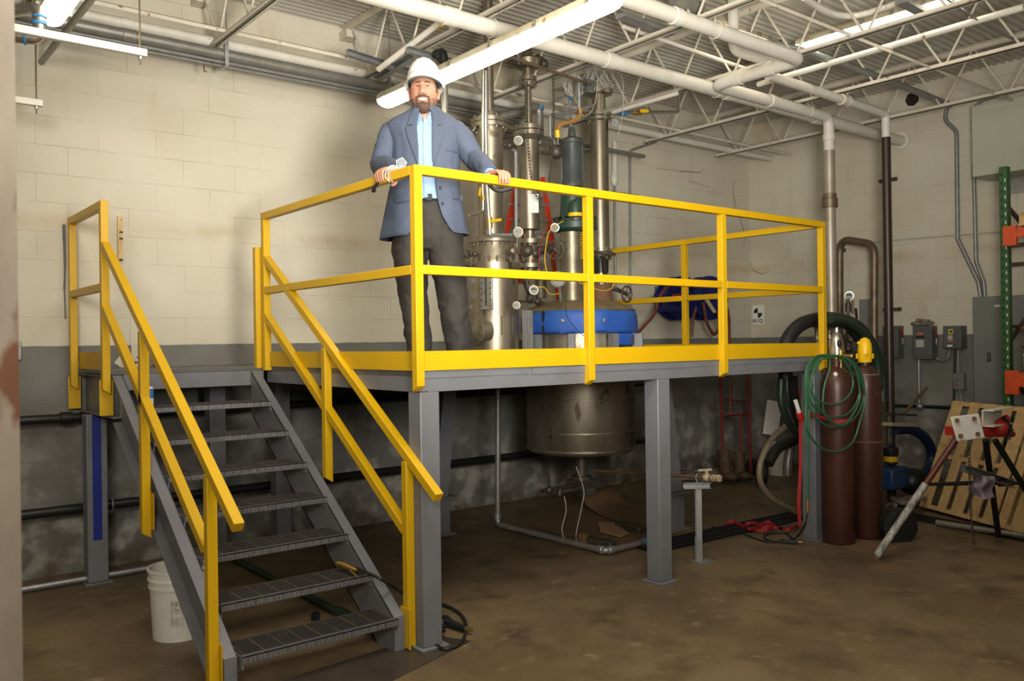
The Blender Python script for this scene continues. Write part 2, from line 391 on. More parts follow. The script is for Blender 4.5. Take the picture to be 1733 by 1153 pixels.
# ------------------------------------------------------------------ roof joists
XJ = [-1.34, -.09, 1.19, 2.44, 3.67, 4.92, 6.2]
ZB = 3.85
jl = ['left end, crossing above the landing', 'above the stairs', 'meeting the wall behind the man', 'passing over the hard hat side of the long lamp', 'between the tall steel column and the wall pipes', 'in front of the far fluorescent lamp', 'nearest the right wall']
ja = ['leftmost of the white roof joists, at the picture edge', 'white roof joist left of the man, second from the left edge', 'white roof joist whose wall end shows just left of the hard hat', 'white roof joist passing right above the long lit lamp', 'white roof joist crossing under the double white pipes, right of the wire tangle', 'white roof joist just in front of the far right lamp', 'white roof joist nearest the right wall']
for j, x in enumerate(XJ):
    t = thing('roof_joist', ja[j], 'roof joist', (x, 0, ZB), 'open web roof joists')
    yend = W-.12
    tc = MB()
    for s in (-1, 1):
        tc.box(x+s*.008, x+s*.045, YF+.3, W-.01, ZC-.012, ZC-.006); tc.box(x+s*.008, x+s*.014, YF+.3, W-.01, ZC-.055, ZC-.006)
    tc.build('top_chord', WIRONP, t)
    bc = MB()
    for s in (-1, 1):
        bc.box(x+s*.008, x+s*.038, YF+.3, yend, ZB, ZB+.005); bc.box(x+s*.008, x+s*.013, YF+.3, yend, ZB, ZB+.035)
    bc.build('bottom_chord', WIRONP, t)
    seat = MB(); seat.box(x-.05, x+.05, W-.14, W-.004, ZC-.12, ZC-.055); seat.build('joist_seat', WIRONP, t)
    pts = []; yy = W-.16; k = 0
    pts.append((x, yy, ZC-.05)); 
    while yy > YF+.6:
        yy -= .30; k += 1
        z = ZB+.015 if k % 2 else ZC-.045
        pts += [(x, yy+.012, z), (x, yy-.012, z)]
    MB().tube(pts, .0095, 8).build('web_rod', WIRONP, t)
# bridging angles running across the joists
for i, (y, z, l) in enumerate([(2.35, ZB+.05, 'thin white bridging angle across the joists nearest the back wall'), (-.35, ZB+.04, 'thin white bridging angle across the joists over the platform front')]):
    b = MB(); b.box(-2.2, XR-.01, y, y+.03, z-.003, z); b.box(-2.2, XR-.01, y, y+.003, z-.03, z)
    single(b, 'bridging_angle', WIRONP, l, 'brace', 'bridging angles')

# ------------------------------------------------------------------ platform
plat = thing('steel_platform', 'raised grey steel work platform on box columns with yellow toe boards', 'platform', (1.9, 1.4, 0))
E0 = .025; L = 3.81
YB = 2.93
d = MB(); d.box(E0, L, E0, 1.15, 1.425, HD); d.box(E0, L, 2.25, YB, 1.425, HD); d.box(E0, 2.21, 1.15, 2.25, 1.425, HD); d.box(3.27, L, 1.15, 2.25, 1.425, HD)
d.build('deck_plate', PLATE, plat)
d = MB()   # front edge strips with overlapping joints
d.box(E0-.004, .78, E0-.004, E0, 1.418, HD-.002); d.box(.785, 2.2, E0-.006, E0, 1.414, HD-.004); d.box(2.205, 3.2, E0-.004, E0, 1.418, HD-.002); d.box(3.205, L, E0-.006, E0, 1.414, HD-.004)
d.build('deck_edge_strip', GRY, plat)
def beamp(p, q, flip=1, h=.08, w=.05, name='edge_beam', m=GRY): return MB().chan(p, q, w, h, .008, flip=flip).build(name, m, plat, bevel=.0015)
beamp((E0, E0, 1.385), (L, E0, 1.385), -1)
beamp((E0, 2.0, 1.385), (E0, E0, 1.385), -1)
beamp((L, E0, 1.385), (L, YB, 1.385), -1)
for yy in (.9, 2.0, YB): beamp((E0+.06, yy, 1.385), (L-.06, yy, 1.385), -1, name='cross_beam')
# landing part at the left end
lp = MB(); lp.box(-1.0, E0, 2.0, YB, 1.432, HD); lp.build('landing_plate', PLATE, plat)
MB().chan((-.93, 2.0, 1.29), (-.93, YB, 1.29), .06, .27, .009, flip=-1).build('landing_channel', GRY, plat, bevel=.0015)
MB().chan((-.92, 2.0, 1.38), (0, 2.0, 1.38), .05, .10, .008, flip=-1).build('landing_header', GRY, plat, bevel=.0015)
def col(x, y, s=.12, top=1.345, name='column', base=.16, par=plat, m=GRY):
    c = MB().box(x, x+s, y, y+s, .012, top).build(name, m, par, bevel=.006)
    o = (base-s)/2+.006
    p = MB().box(x-o, x+s+o, y-o, y+s+o, 0, .012).build('base_plate', m, c, bevel=.002)
    return c
for x in (E0, 1.86, 3.69):
    col(x, E0)
for x in (.35, 3.69): col(x, 2.62)
c = col(-1.02, 2.55, .13, 1.15)
MB().box(-.985, -.93, 2.545, 2.5495, .30, 1.15).build('blue_tape', BLUT, c)
lab(c, 'grey column with a blue tape stripe')
col(-.17, 2.6, .12, 1.345)
# toe boards
b = MB(); b.box(E0-.001, 1.225, .012, E0-.005, HD+.002, HD+.104); b.build('toe_board', YEL, plat)
b = MB(); b.box(1.232, 2.51, .012, E0-.005, HD+.002, HD+.104); b.build('toe_board', YEL, plat)
b = MB(); b.box(2.518, L-.02, .012, E0-.005, HD+.002, HD+.104); b.build('toe_board', YEL, plat)
b = MB(); b.box(.012, E0-.005, .03, 1.97, HD+.002, HD+.104); b.build('toe_board', YEL, plat)
b = MB(); b.box(L+.005, L+.012, .03, 2.6, HD+.002, HD+.104); b.build('toe_board', YEL, plat)

# guard rail around the platform: square tube
RT = 1.067; T = .048
gr = thing('guard_rail', 'yellow square tube guard rail around the platform the man leans on', 'railing', (.0, .0, HD))
def sqpost(x, y, z0, z1, par, cut=None, s=T, name='post'):
    h = s/2
    if cut == 'y':   # bottom cut slanted towards -y
        b = MB().prism([(x-h, y-h, z0+.03), (x-h, y+h, z0), (x-h, y+h, z1), (x-h, y-h, z1)], (s, 0, 0))
    elif cut == 'x':
        b = MB().prism([(x-h, y-h, z0+.03), (x+h, y-h, z0), (x+h, y-h, z1), (x-h, y-h, z1)], (0, s, 0))
    else: b = MB().box(x-h, x+h, y-h, y+h, z0, z1)
    return b.build(name, YEL, par, bevel=.003)
def sqrail(p, q, par, s=T, name='top_rail', h=None): return MB().beam(p, q, s, h or s, (0, 0, 1)).build(name, YEL, par, bevel=.003)
Zt = HD+RT-T/2; Zm = HD+.551-T/2; yc = T/2-.022
sqpost(yc, yc, 1.35, HD+RT-.001, gr, 'y')
for x in (1.227, 2.522): sqpost(x, yc, 1.335, HD+RT-T, gr, 'y')
sqpost(L-T/2, yc, 1.335, HD+RT-T, gr, 'y')
sqpost(yc, 1.97-T/2, 1.43, HD+RT-T, gr)
sqpost(L-T/2, 1.389, 1.43, HD+RT-T, gr); sqpost(L-T/2, 2.55, 1.43, HD+RT-T, gr)
sqrail((T/2+yc, yc, Zt), (L, yc, Zt), gr); sqrail((yc, T/2+yc, Zt), (yc, 1.97, Zt), gr); sqrail((L-T/2, T/2+yc, Zt), (L-T/2, 2.58, Zt), gr)
for a, q in ((T/2+yc, 1.203), (1.251, 2.498), (2.546, L-T)): sqrail((a, yc, Zm), (q, yc, Zm), gr, name='mid_rail')
sqrail((yc, T/2+yc, Zm), (yc, 1.946-T/2, Zm), gr, name='mid_rail'); sqrail((L-T/2, T/2+yc, Zm), (L-T/2, 1.365, Zm), gr, name='mid_rail'); sqrail((L-T/2, 1.413, Zm), (L-T/2, 2.55, Zm), gr, name='mid_rail')

# landing rail, far left
lr = thing('landing_guard_rail', 'short yellow guard rail at the left end of the landing', 'railing', (-1.02, 2.0, HD))
xl = -1.02
for y in (2.02, 2.90):
    sqpost(xl, y, 1.31, HD+RT-(0 if y < 2.5 else T), lr, 'x')
    MB().box(-1.052, -.972, y+.0245, y+.0325, 1.175, 1.40).build('mounting_plate', YEL, lr)
sqrail((xl, 2.0+T, Zt), (xl, 2.924, Zt), lr); sqrail((xl, 2.044, Zm), (xl, 2.876, Zm), lr, name='mid_rail')
b = MB(); b.box(-.99, -.984, 2.045, 2.88, HD+.003, HD+.12); b.build('toe_board', YEL, lr)

# staircase
st = thing('steel_staircase', 'grey steel staircase with open grated treads beside the platform', 'stairs', (-.5, 1.0, 0))
def ztop(y): return .204+(y-.153)*.668
sl = math.atan(.668)
def stringer(xw, flip, name):
    dz = .25/math.cos(sl)
    yt, yb = 1.985, .115
    T_, B_ = ztop(yt), ztop(yb)
    # web
    b = MB()
    ybot = .115+ (dz-B_)/.668 if dz > B_ else yb
    web = [(xw, yb, 0), (xw, ybot, 0), (xw, yt, T_-dz), (xw, yt, T_), (xw, yb, B_)]
    b.prism(web, (flip*.008, 0, 0)); b.build(name, GRY, st)
    o = bpy.data.objects[name] if name in bpy.data.objects else None
    f = MB()
    n1 = V((0, math.sin(sl), -math.cos(sl)))*.009
    f.prism([(xw, yb, B_), (xw, yt, T_), V((xw, yt, T_))+n1, V((xw, yb, B_))+n1], (flip*.06, 0, 0))
    f.prism([(xw, ybot, 0), (xw, yt, T_-dz), V((xw, yt, T_-dz))-n1, V((xw, ybot, 0))-n1], (flip*.06, 0, 0))
    f.box(min(xw, xw+flip*.06), max(xw, xw+flip*.06), yb-.006, yb+.002, 0, B_)
    f.build('stringer_flange', GRY, st)
stringer(-.93, -1, 'stringer'); stringer(-.098, 1, 'stringer')
def tread(k):
    y0 = .065+.263*(k-1); z1 = .172+.1755*(k-1)+.012; x0, x1 = -.92, -.10; D = .245
    t = MB()
    t.box(x0, x1, y0, y0+.032, z1-.004, z1); t.box(x0, x1, y0, y0+.004, z1-.034, z1)   # nosing
    g = t.build('tread_nosing', TREAD, st)
    b = MB(); n = 9
    for i in range(n):
        y = y0+.05+(D-.055)*i/(n-1); b.box(x0+.004, x1-.004, y-.0022, y+.0022, z1-.026, z1-.002)
        k_ = 0
        xx = x0+.015
        while xx < x1-.01:   # serrations
            b.box(xx, xx+.006, y-.0024, y+.0024, z1-.003, z1+.0012); xx += .018
    b.build('tread_grating', TREADR, st)
    b = MB()
    for i in range(9):
        x = x0+.02+(x1-x0-.04)*i/8; b.box(x-.003, x+.003, y0+.03, y0+D, z1-.010, z1-.001)
    b.box(x0, x1, y0+D, y0+D+.004, z1-.03, z1)
    b.build('tread_cross_bar', RUSB, st)
    b = MB()
    for xe, sgn in ((x0, 1), (x1, -1)):
        b.box(min(xe, xe+sgn*.005), max(xe, xe+sgn*.005), y0+.005, y0+D, z1-.062, z1-.0045)
    # raised lugs pattern on the nosing face
    for i in range(34):
        x = x0+.012+(x1-x0-.024)*i/33; s = .006 if i % 2 else -.006
        b.prism([(x-.004, y0-.0012, z1-.03), (x+.001, y0-.0012, z1-.03), (x+.004+s, y0-.0012, z1-.006), (x-.001+s, y0-.0012, z1-.006)], (0, .002, 0))
    b.build('tread_bracket', GRV, st)
for k in range(1, 8): tread(k)

def zrail(y): return .853+(y+.168)*.656
def hand(x, posts, ytop, label, par_loc):
    t = thing('stair_handrail', label, 'handrail', par_loc, 'stair handrails')
    h = T/2; o = T/2/math.cos(sl)
    sqrail((x, -.165, zrail(-.165)-o), (x, ytop, zrail(ytop)-o), t)
    lo = posts[0]
    sqrail((x, lo+h, zrail(lo)-o-.40), (x, ytop, zrail(ytop)-o-.40), t, name='mid_rail')
    return t
h1 = hand(.003, (.12,), 1.99, 'yellow stair handrail on the right side, next to the platform', (0, .12, 0))
x = .003-.012
def hp(x, y, z0, t, z1=None): sqpost(x, y, z0, z1 or (zrail(y)-T/math.cos(sl)-.004), t, 'x')
hp(.0, .12, .0, h1); hp(.0, 1.04, .76, h1); 
sqpost(-.028, 2.02, HD-.01, zrail(1.99)+.02, h1, name='post')
MB().box(-.037, -.03, .06, .15, .01, .22).build('mounting_plate', YEL, h1)
h2 = hand(-1.02, (.2,), 1.995, 'yellow stair handrail on the left side, standing in front', (-1.02, .17, 0))
hp(-1.02, .175, .0, h2); hp(-1.02, 1.20, .55, h2)
MB().box(-.997, -.992, 1.13, 1.24, .60, .80).build('mounting_plate', YEL, h2); MB().box(-.997, -.992, .12, .24, .02, .24).build('mounting_plate', YEL, h2)
# ------------------------------------------------------------------ process equipment
def dep(P): return (V(P)-CAM).dot(_f)
def ax(px, py, Y): return A(px, py, 'y', Y)
def prof(px, Y, rows):
    """rows of (half width px, py) -> axis point at z=0 and lathe profile in metres"""
    P = A(px, rows[0][1], 'y', Y); k = dep(P)/FPX
    return V((P.x, P.y, 0)), [(h*k, A(px, py, 'y', Y).z) for h, py in rows]
def vessel(px, Y, rows, n=40):
    c, p = prof(px, Y, rows); return MB().lathe(c, p, n), c
def gauge(c, r, par, m=SSD, d=None, digital=False, dialm=None):
    c = V(c); d = V(d or (CAM-c)).normalized(); a, b = frame(d)
    g = MB().lathe(c-d*r*.55, [(r*.3, 0), (r, .002), (r, r*.5), (r*1.03, r*.52), (r*1.03, r*.62), (r*.86, r*.64), (r*.86, r*.5), (.001, r*.5)], 24, d).build('pressure_gauge', m, par)
    MB().lathe(c-d*r*.55, [(r*.86, r*.51), (r*.86, r*.54)], 24, d).build('dial', dialm or GLASSW, g)
    k = MB(); o = c-d*r*.55+d*r*.56
    if digital:
        k.beam(o-a*r*.5+b*r*.2, o+a*r*.5+b*r*.2, r*.02, r*.35, b)
    else:
        k.beam(o-a*r*.15-b*r*.1, o+a*r*.5+b*r*.35, r*.10, r*.02, d)
        for i in range(10):
            t = -.8+i*(2*PI-1.5)/9-PI/2+.8; u = a*math.cos(t)+b*math.sin(t); k.beam(o+u*r*.60, o+u*r*.8, r*.07, r*.02, d)
    k.build('needle', INK, g)
    return g
def handwheel(c, axis, R, par, m=IRON, name='handwheel'):
    c = V(c); ax_ = V(axis).normalized(); a, b = frame(ax_); k = MB().ring(c, R, R*.11, ax_)
    for i in range(5):
        t = 2*PI*i/5+.3; k.tube([c, c+(a*math.cos(t)+b*math.sin(t))*R], R*.07, 6)
    k.lathe(c-ax_*R*.3, [(R*.16, 0), (R*.16, R*.5)], 10, ax_)
    return k.build(name, m, par)
def chain(pts, link, name, m, label, cat):
    k = MB(); P = spline(pts, 30); acc = 0; last = P[0]; i = 0; q = [P[0]]
    for p in P[1:]:
        while (p-last).length >= link*.78:
            last = last+(p-last).normalized()*link*.78; q.append(last.copy())
    for j in range(len(q)-1):
        d = (q[j+1]-q[j]).normalized(); s_, u_ = frame(d); w = s_ if j % 2 else u_
        c = (q[j]+q[j+1])/2; n = 10
        k.tube([c+d*math.sin(2*PI*t/n)*link*.56+w*math.cos(2*PI*t/n)*link*.3 for t in range(n)], link*.1, 5, closed=True)
    return single(k, name, m, label, cat)

# --- column A (big one right of the man)
YA = 1.7
t = thing('distillation_column', 'wide steel column with sight glass strip standing right beside the man', 'steel column', ax(838, 600, YA))
v, c = vessel(838, YA, [(41, 630), (41, 462), (44, 460), (44.5, 447), (38, 446), (38, 443), (36, 440), (34, 413), (40, 412), (40, 404), (37, 403), (10, 401)]); v.build('lower_shell', SS, t)
k = .00477
b = MB()
P = ax(838, 444, YA); b.bolts((c.x, c.y, P.z), 41*k, 20, .007, -.02, .035)
P = ax(838, 408, YA); b.bolts((c.x, c.y, P.z), 36.5*k, 18, .007, -.045, .035); b.build('flange_bolts', SSL, t)
cA = V((ax(830, 300, YA).x, YA, 0))
v = MB().lathe(cA, [(22*k, ax(830, 402, YA).z), (22*k, ax(830, 218, YA).z), (30*k, ax(830, 217.9, YA).z), (30*k, ax(830, 211, YA).z), (21*k, ax(830, 210.5, YA).z), (30*k, ax(830, 209.5, YA).z), (30*k, ax(830, 203, YA).z), (17*k, ax(830, 202.5, YA).z), (15*k, ax(830, 190, YA).z), (7.6*k, ax(830, 188, YA).z), (7.6*k, ZC-.01)], 40); v.build('upper_tube', SS, t)
b = MB().bolts((cA.x, cA.y, ax(830, 210, YA).z), 27*k, 12, .008, -.055, .055); b.build('flange_bolts', SSL, t)
# sight glass strip
f = (CAM-V((c.x, c.y, 1.9))); f.z = 0; f.normalize(); sd = V((-f.y, f.x, 0))
def onA(px, py, off=0):
    p = A(px, py, 'y', YA); u = (px-838)/41.5; a = math.asin(max(-.98, min(.98, u)))
    # camera right is +_r
    d = _r*math.sin(a)+(-_f)*math.cos(a); d.z = 0; d.normalize()
    z = CAM.z+(p.z-CAM.z)*(dep(V((c.x, c.y, 1.9)))-.19)/dep(V((c.x, c.y, 1.9)))
    return V((c.x, c.y, 0))+d*(41*k+off)+V((0, 0, z)), d
b = MB(); p1, d1 = onA(826.5, 462); p2, d2 = onA(826.5, 524)
b.beam(p1, p2, .10, .035, d1); o = b.build('sight_glass_frame', SSL, t, bevel=.003)
b = MB(); b.beam(p1+d1*.016-V((0, 0, .03)), p2+d1*.016+V((0, 0, .03)), .014, .006, d1); b.build('sight_slot', INK, o)
b = MB()
for i in range(6):
    for s_ in (-1, 1):
        z = p2.z+.03+(p1.z-p2.z-.06)*i/5; q = V((p1.x, p1.y, z))+_r*s_*.036+d1*.016; b.tube([q, q+d1*.012], .0075, 6)
b.build('sight_glass_bolts', IRON, o)
q1, dd = onA(848, 535, .001); q2, dd2 = onA(874, 565, .001)
b = MB(); pa, da = onA(861, 535, -.012); pb, _ = onA(861, 567, -.012); b.beam(pa, pb, .12, .012, da); b.build('welded_plate', SS, t)
# manway disc and small valves on the left side, next to the trouser leg
q = ax(796, 561, YA); q = V((q.x-.0, q.y-.10, q.z)); dl = V((-.75, -.66, 0))
dl = (-_r*.86-_f*.5); b = MB().lathe(q, [(.075, -.10), (.075, 0), (.118, .001), (.118, .022), (.10, .024), (.09, .03), (.001, .034)], 28, dl); b.bolts(q, .104, 12, .008, .0, .034, dl); b.build('side_nozzle', SSD, t)
gauge(ax(874, 517, YA-.22), .03, t); MB().tube([ax(874, 517, YA-.2), ax(866, 519, YA-.05)], .012, 8).build('gauge_stem', IRON, t)
q, dq = onA(868, 427, -.01); MB().lathe(q, [(.045, 0), (.045, .06), (.035, .065), (.001, .066)], 4, dq).build('view_port', BRN, t)
q, dq = onA(863, 427, .055); MB().lathe(q, [(.016, 0), (.016, .004)], 16, dq).build('port_window', GLASSW, t)
b = MB()
for (x_, y_) in ((800, 428), (806, 425), (812, 428), (800, 444)):
    q, dq = onA(x_, y_, .03); b.ball(q, .022, 6); b.tube([q, q-dq*.04], .01, 6)
b.ring(onA(808, 427, .07)[0], .028, .006, onA(808, 427)[1]); b.tube([onA(797, 445, .04)[0], onA(808, 446, .05)[0]], .012, 8)
b.build('drain_valve', IRON, t)
b = MB()
for (x_, y_, r_) in ((797, 474, .04), (800, 500, .035), (796, 520, .02)):
    q = ax(x_, y_, YA-.15); b.lathe(q, [(r_*.6, -.05), (r_*.6, 0), (r_, .001), (r_, .014), (.004, .016)], 18, (-.7, -.7, 0))
b.build('side_fitting', IRON, t)
# two bright tubes with a yellow valve in front of column A
t2 = thing('sample_line', 'thin galvanized line with yellow handled ball valve in front of the wide column', 'pipe', ax(827, 380, 1.4))
MB().tube(fillet([ax(822, 120, 1.42), ax(823, 300, 1.42), ax(829, 390, 1.42), ax(829, 398, 1.42), ax(866, 398, 1.42)], .03), .0135, 10).build('tube', GRV, t2)
MB().tube([ax(828, 368, 1.42), ax(829, 386, 1.42)], .021, 10).build('valve_body', BRASS, t2)
MB().beam(ax(830, 374, 1.39), ax(848, 372, 1.39), .008, .02).build('valve_handle', YEL, t2)
gauge(ax(877, 393, 1.4), .038, t2)
t3 = thing('tube_drop', 'paler thin tube running down beside the man with a yellow valve lever', 'pipe', ax(815, 350, 1.38))
MB().tube(fillet([ax(818, 100, 1.38), ax(817, 318, 1.38), ax(818, 358, 1.38), ax(794, 365, 1.38)], .03), .0115, 10).build('tube', SSL, t3)
MB().tube([ax(817, 330, 1.38), ax(817.5, 340, 1.38)], .018, 8).build('valve_body', BRASS, t3)
MB().beam(ax(813, 318, 1.36), ax(811, 332, 1.36), .006, .02, (1, 0, 0)).build('valve_handle', YEL, t3)

# --- column B (middle)
YBc = 1.85
t = thing('condenser_column', 'middle steel column with bare metal plate and chain hanging over it', 'steel column', ax(898, 470, YBc))
v, c = vessel(898, YBc, [(9, 470), (12, 455), (24, 454), (24, 447), (14, 446), (16, 425), (14, 414), (22, 413), (22, 406), (8, 405), (8, 391), (17, 389), (17.5, 240), (26, 232), (26, 225), (19, 224), (26, 223), (26, 216), (14, 214), (6, 211), (6, 149), (15, 148), (15, 141), (10, 140), (15, 139), (15, 133), (9, 131), (9, 118), (20, 116), (22, 104), (10, 98), (7, 88), (7, 60)]); v.build('shell', SS, t)
kB = dep(ax(898, 300, YBc))/FPX
b = MB()
for py_, R_, n_ in ((224, 23, 10), (140, 13, 8), (409, 20, 10), (450, 21, 10)): b.bolts((c.x, c.y, ax(898, py_, YBc).z), R_*kB, n_, .008, -.05, .05)
b.build('flange_bolts', SSL, t)
fB = V((-_f.x, -_f.y, 0)).normalized()
p1 = V((c.x, c.y, ax(903, 328, YBc-.1).z))+fB*(17.5*kB)+_r*.03; p2 = V((p1.x, p1.y, ax(903, 360, YBc-.1).z))
MB().beam(p1, p2, .09, .006, fB).build('name_plate', WHTSH, t)
gauge(ax(877, 238, YBc-.18), .037, t); MB().tube([ax(877, 242, YBc-.15), ax(886, 244, YBc-.05)], .014, 8).build('gauge_stem', IRON, t)
b = MB(); b.tube([ax(855, 250, YBc-.05), ax(873, 250, YBc-.05)], .016, 8); b.ball(ax(862, 246, YBc-.05), .03, 6); b.ball(ax(855, 245, YBc-.08), .018, 6); b.build('side_valve', IRON, t)
MB().tube(fillet([ax(866, 252, YBc-.05), ax(873, 256, YBc-.05), ax(874, 470, YBc-.05)], .03), .0145, 10).build('side_tube', GRV, t)
# valves on top
b = MB(); b.ball(ax(911, 102, YBc), (.05, .05, .05), 8); b.ball(ax(878, 108, YBc), (.05, .045, .035), 8); b.tube([ax(862, 106, YBc), ax(925, 112, YBc)], .025, 10); b.ball(ax(920, 108, YBc-.03), .04, 8); b.ball(ax(891, 104, YBc-.02), .05, 8); b.build('top_valve', IRON, t)
b = MB(); b.ball(ax(893, 425, YBc-.02), .06, 8); b.ball(ax(905, 430, YBc-.05), .05, 8); b.tube([ax(905, 425, YBc-.05), ax(938, 420, YBc-.1)], .035, 12); b.ball(ax(886, 440, YBc-.08), .025, 6); b.build('valve_body', IRON, t)
handwheel(ax(939, 423, YBc-.2), (-.45, -.9, .1), .078, t)
b = MB(); b.tube([ax(886, 470, YBc-.1), ax(900, 500, YBc-.15), ax(920, 520, YBc-.1)], .03, 10); b.ball(ax(898, 505, YBc-.15), .045, 6); b.ball(ax(909, 510, YBc-.15), .03, 6); b.tube([ax(915, 470, YBc), ax(915, 505, YBc)], .05, 12); b.tube([ax(888, 450, YBc-.2), ax(893, 492, YBc-.2)], .012, 8); b.build('pipe_tee', IRON, t)
# digital gauge
t = thing('digital_gauge', 'white round digital gauge hanging above the left end of the blue cover', 'gauge', ax(904, 490, 1.45))
gauge(ax(903.5, 491, 1.45), .037, t, WHTP, digital=True)
MB().tube([ax(904, 497, 1.46), ax(905, 510, 1.5)], .01, 8).build('stem', SSL, t)
t = thing('dial_gauge', 'large white dial gauge on the vessel just under the middle rail', 'gauge', ax(944, 500, 1.35))
gauge(ax(944, 473, 1.38), .066, t, IRON)
MB().tube([ax(946, 480, 1.42), ax(949, 512, 1.42)], .012, 8).build('stem', SSL, t)
t = thing('small_dial_gauge', 'small round gauge with a yellow wire beside the dark green flange', 'gauge', ax(939, 386, 1.4))
gauge(ax(939, 385.5, 1.4), .034, t, SSL); MB().tube([ax(938, 390, 1.42), ax(920, 398, 1.46)], .01, 8).build('stem', IRON, t)
# chain loop over column B
chain([ax(892, 135, 1.6), ax(892, 200, 1.6), ax(895, 260, 1.6), ax(899, 300, 1.6), ax(906, 328, 1.6), ax(914, 338, 1.6), ax(922, 330, 1.6), ax(930, 300, 1.6), ax(936, 230, 1.6), ax(937, 180, 1.6), ax(936, 128, 1.6)], .034, 'hoist_chain', IRON, 'steel hoist chain hanging in a long loop before the middle column', 'chain')

# --- column C (right)
YCc = 1.9
t = thing('reflux_column', 'tall brownish steel column on the right above the blue covered vessel', 'steel column', ax(1018, 510, YCc))
v, c = vessel(1018, YCc, [(15, 516), (15, 480), (22, 478), (22, 468), (12, 466), (13, 448), (13, 436), (20, 435), (20, 425), (15, 424), (15.6, 208), (20, 206), (20, 201), (14, 200), (20, 199), (20, 194), (12, 193), (11.5, 163), (24, 161), (24, 156), (6, 154)]); v.build('shell', SS, t)
kC = dep(ax(1018, 300, YCc))/FPX
b = MB()
for py_, R_ in ((200, 18), (430, 18), (473, 20)): b.bolts((c.x, c.y, ax(1018, py_, YCc).z), R_*kC, 8, .009, -.055, .05)
b.build('flange_bolts', SSL, t)
gauge(ax(1041, 208, YCc-.12), .042, t, IRON)
b = MB().lathe((c.x, c.y, 0), [(.068, ax(1018, 463, YCc).z), (.075, ax(1018, 437, YCc).z)], 20); b.build('rubber_joint', BLK, t)
handwheel(ax(1022, 428, YCc-.25), (0, -.2, 1), .10, t)
MB().tube([ax(1022, 430, YCc-.25), ax(1024, 470, YCc-.1)], .014, 8).build('valve_stem', IRON, t)
handwheel(ax(1061, 498, YCc-.25), (.1, -1, 0), .072, t)
MB().tube([ax(1061, 498, YCc-.22), ax(1044, 490, YCc-.1), ax(1020, 488, YCc)], .02, 8).build('valve_stem', IRON, t)
b = MB().lathe((c.x, c.y, 0), [(.11, ax(1018, 512, YCc).z), (.10, ax(1018, 482, YCc).z)], 20); b.build('valve_body', RUST, t)

# --- agitator
YD = 1.75
t = thing('agitator', 'vertical motor and dark green gearbox mixer between the columns', 'mixer', ax(969, 510, YD))
v, c = vessel(969, YD, [(12, 320), (18, 317), (18, 311), (17, 309), (17.5, 245), (19, 244), (19, 238), (17, 236), (7, 232), (6, 220), (5, 216)]); v.build('motor', MOTG, t)
kD = dep(ax(969, 300, YD))/FPX
b = MB()
for i in range(12):
    a_ = 2*PI*i/12; d_ = V((math.cos(a_), math.sin(a_), 0)); z0, z1 = ax(969, 308, YD).z, ax(969, 248, YD).z
    b.beam(c+d_*17.8*kD+V((0, 0, z0)), c+d_*17.8*kD+V((0, 0, z1)), .006, .016, d_)
b.build('motor_fins', MOTG, t)
v, _ = vessel(969, YD, [(30, 372), (22, 370), (20, 345), (19, 321), (12, 320.5)]); v.build('gearbox', GRNP, t)
v, _ = vessel(974, YD-.12, [(12, 366), (12.5, 350), (9, 341), (3, 338)]); v.build('green_dome', GRNP, t)
v, _ = vessel(974, YD-.12, [(12.6, 367), (12.6, 361)]); v.build('orange_band', YPL, t)
v, _ = vessel(973, YD, [(20, 394), (34, 392), (38, 389), (38, 379), (32, 377), (32, 372), (38, 371), (20, 368)]); v.build('main_flange', GRNP, t)
cc = ax(973, 380, YD); b = MB().bolts((cc.x, cc.y, cc.z), 35*kD, 14, .013, -.05, .06); b.build('flange_bolts', IRON, t)
v, _ = vessel(969, YD, [(22, 520), (20, 505), (20, 394)]); v.build('lantern_housing', SSD, t)
b = MB()
cc = V((ax(975, 420, YD).x, YD, 0)); z0, z1 = ax(969, 439, YD).z, ax(969, 396, YD).z
for i in range(9):
    a_ = math.radians(-15+i*19); d_ = _r*math.sin(a_-.9)-V((_f.x, _f.y, 0))*math.cos(a_-.9); b.tube([cc+d_*.112+V((0, 0, z0)), cc+d_*.112+V((0, 0, z1))], .0036, 4)
for j in range(12):
    z = z0+(z1-z0)*j/11; b.tube([cc+(_r*math.sin(math.radians(-15+i*19)-.9)-V((_f.x, _f.y, 0))*math.cos(math.radians(-15+i*19)-.9))*.112+V((0, 0, z)) for i in range(9)], .0032, 4)
b.build('mesh_guard', YPL, t)
# pneumatic box with amber tube
t = thing('amber_hose', 'amber flexible hose with yellow fitting curving above the motor', 'hose', ax(937, 250, 1.6))
MB().tube(spline(AA([(981, 183), (982, 192), (978, 200), (965, 206), (950, 210), (945, 216), (943, 222)], 'y', 1.6), 6), .015, 10).build('hose', COPPER, t)
MB().tube(AA([(943, 221), (944, 233)], 'y', 1.6), .02, 10).build('fitting', YPL, t); MB().tube(AA([(944, 233), (944, 245)], 'y', 1.6), .009, 8).build('nipple', SSL, t)
MB().tube(AA([(979, 130), (980, 184)], 'y', 1.6), .014, 10).build('pipe', GRV, t)
t = thing('dark_valve', 'dark cast valve hanging at the end of a small galvanized line', 'valve', ax(941, 265, 1.68))
MB().ball(ax(942, 257, 1.68), (.065, .06, .062), 10).build('body', IRON, t)
MB().tube(fillet(AA([(941, 245), (932, 230), (931, 197), (934, 194), (960, 192), (1005, 178)], 'y', 1.68), .03), .015, 10).build('pipe', GRV, t)
MB().tube(AA([(915, 258), (930, 260)], 'y', 1.68), .016, 8).build('nozzle', IRON, t)
t = thing('wall_tube', 'thin galvanized line rising to a blue threaded joint behind the motor', 'pipe', ax(965, 220, 1.95))
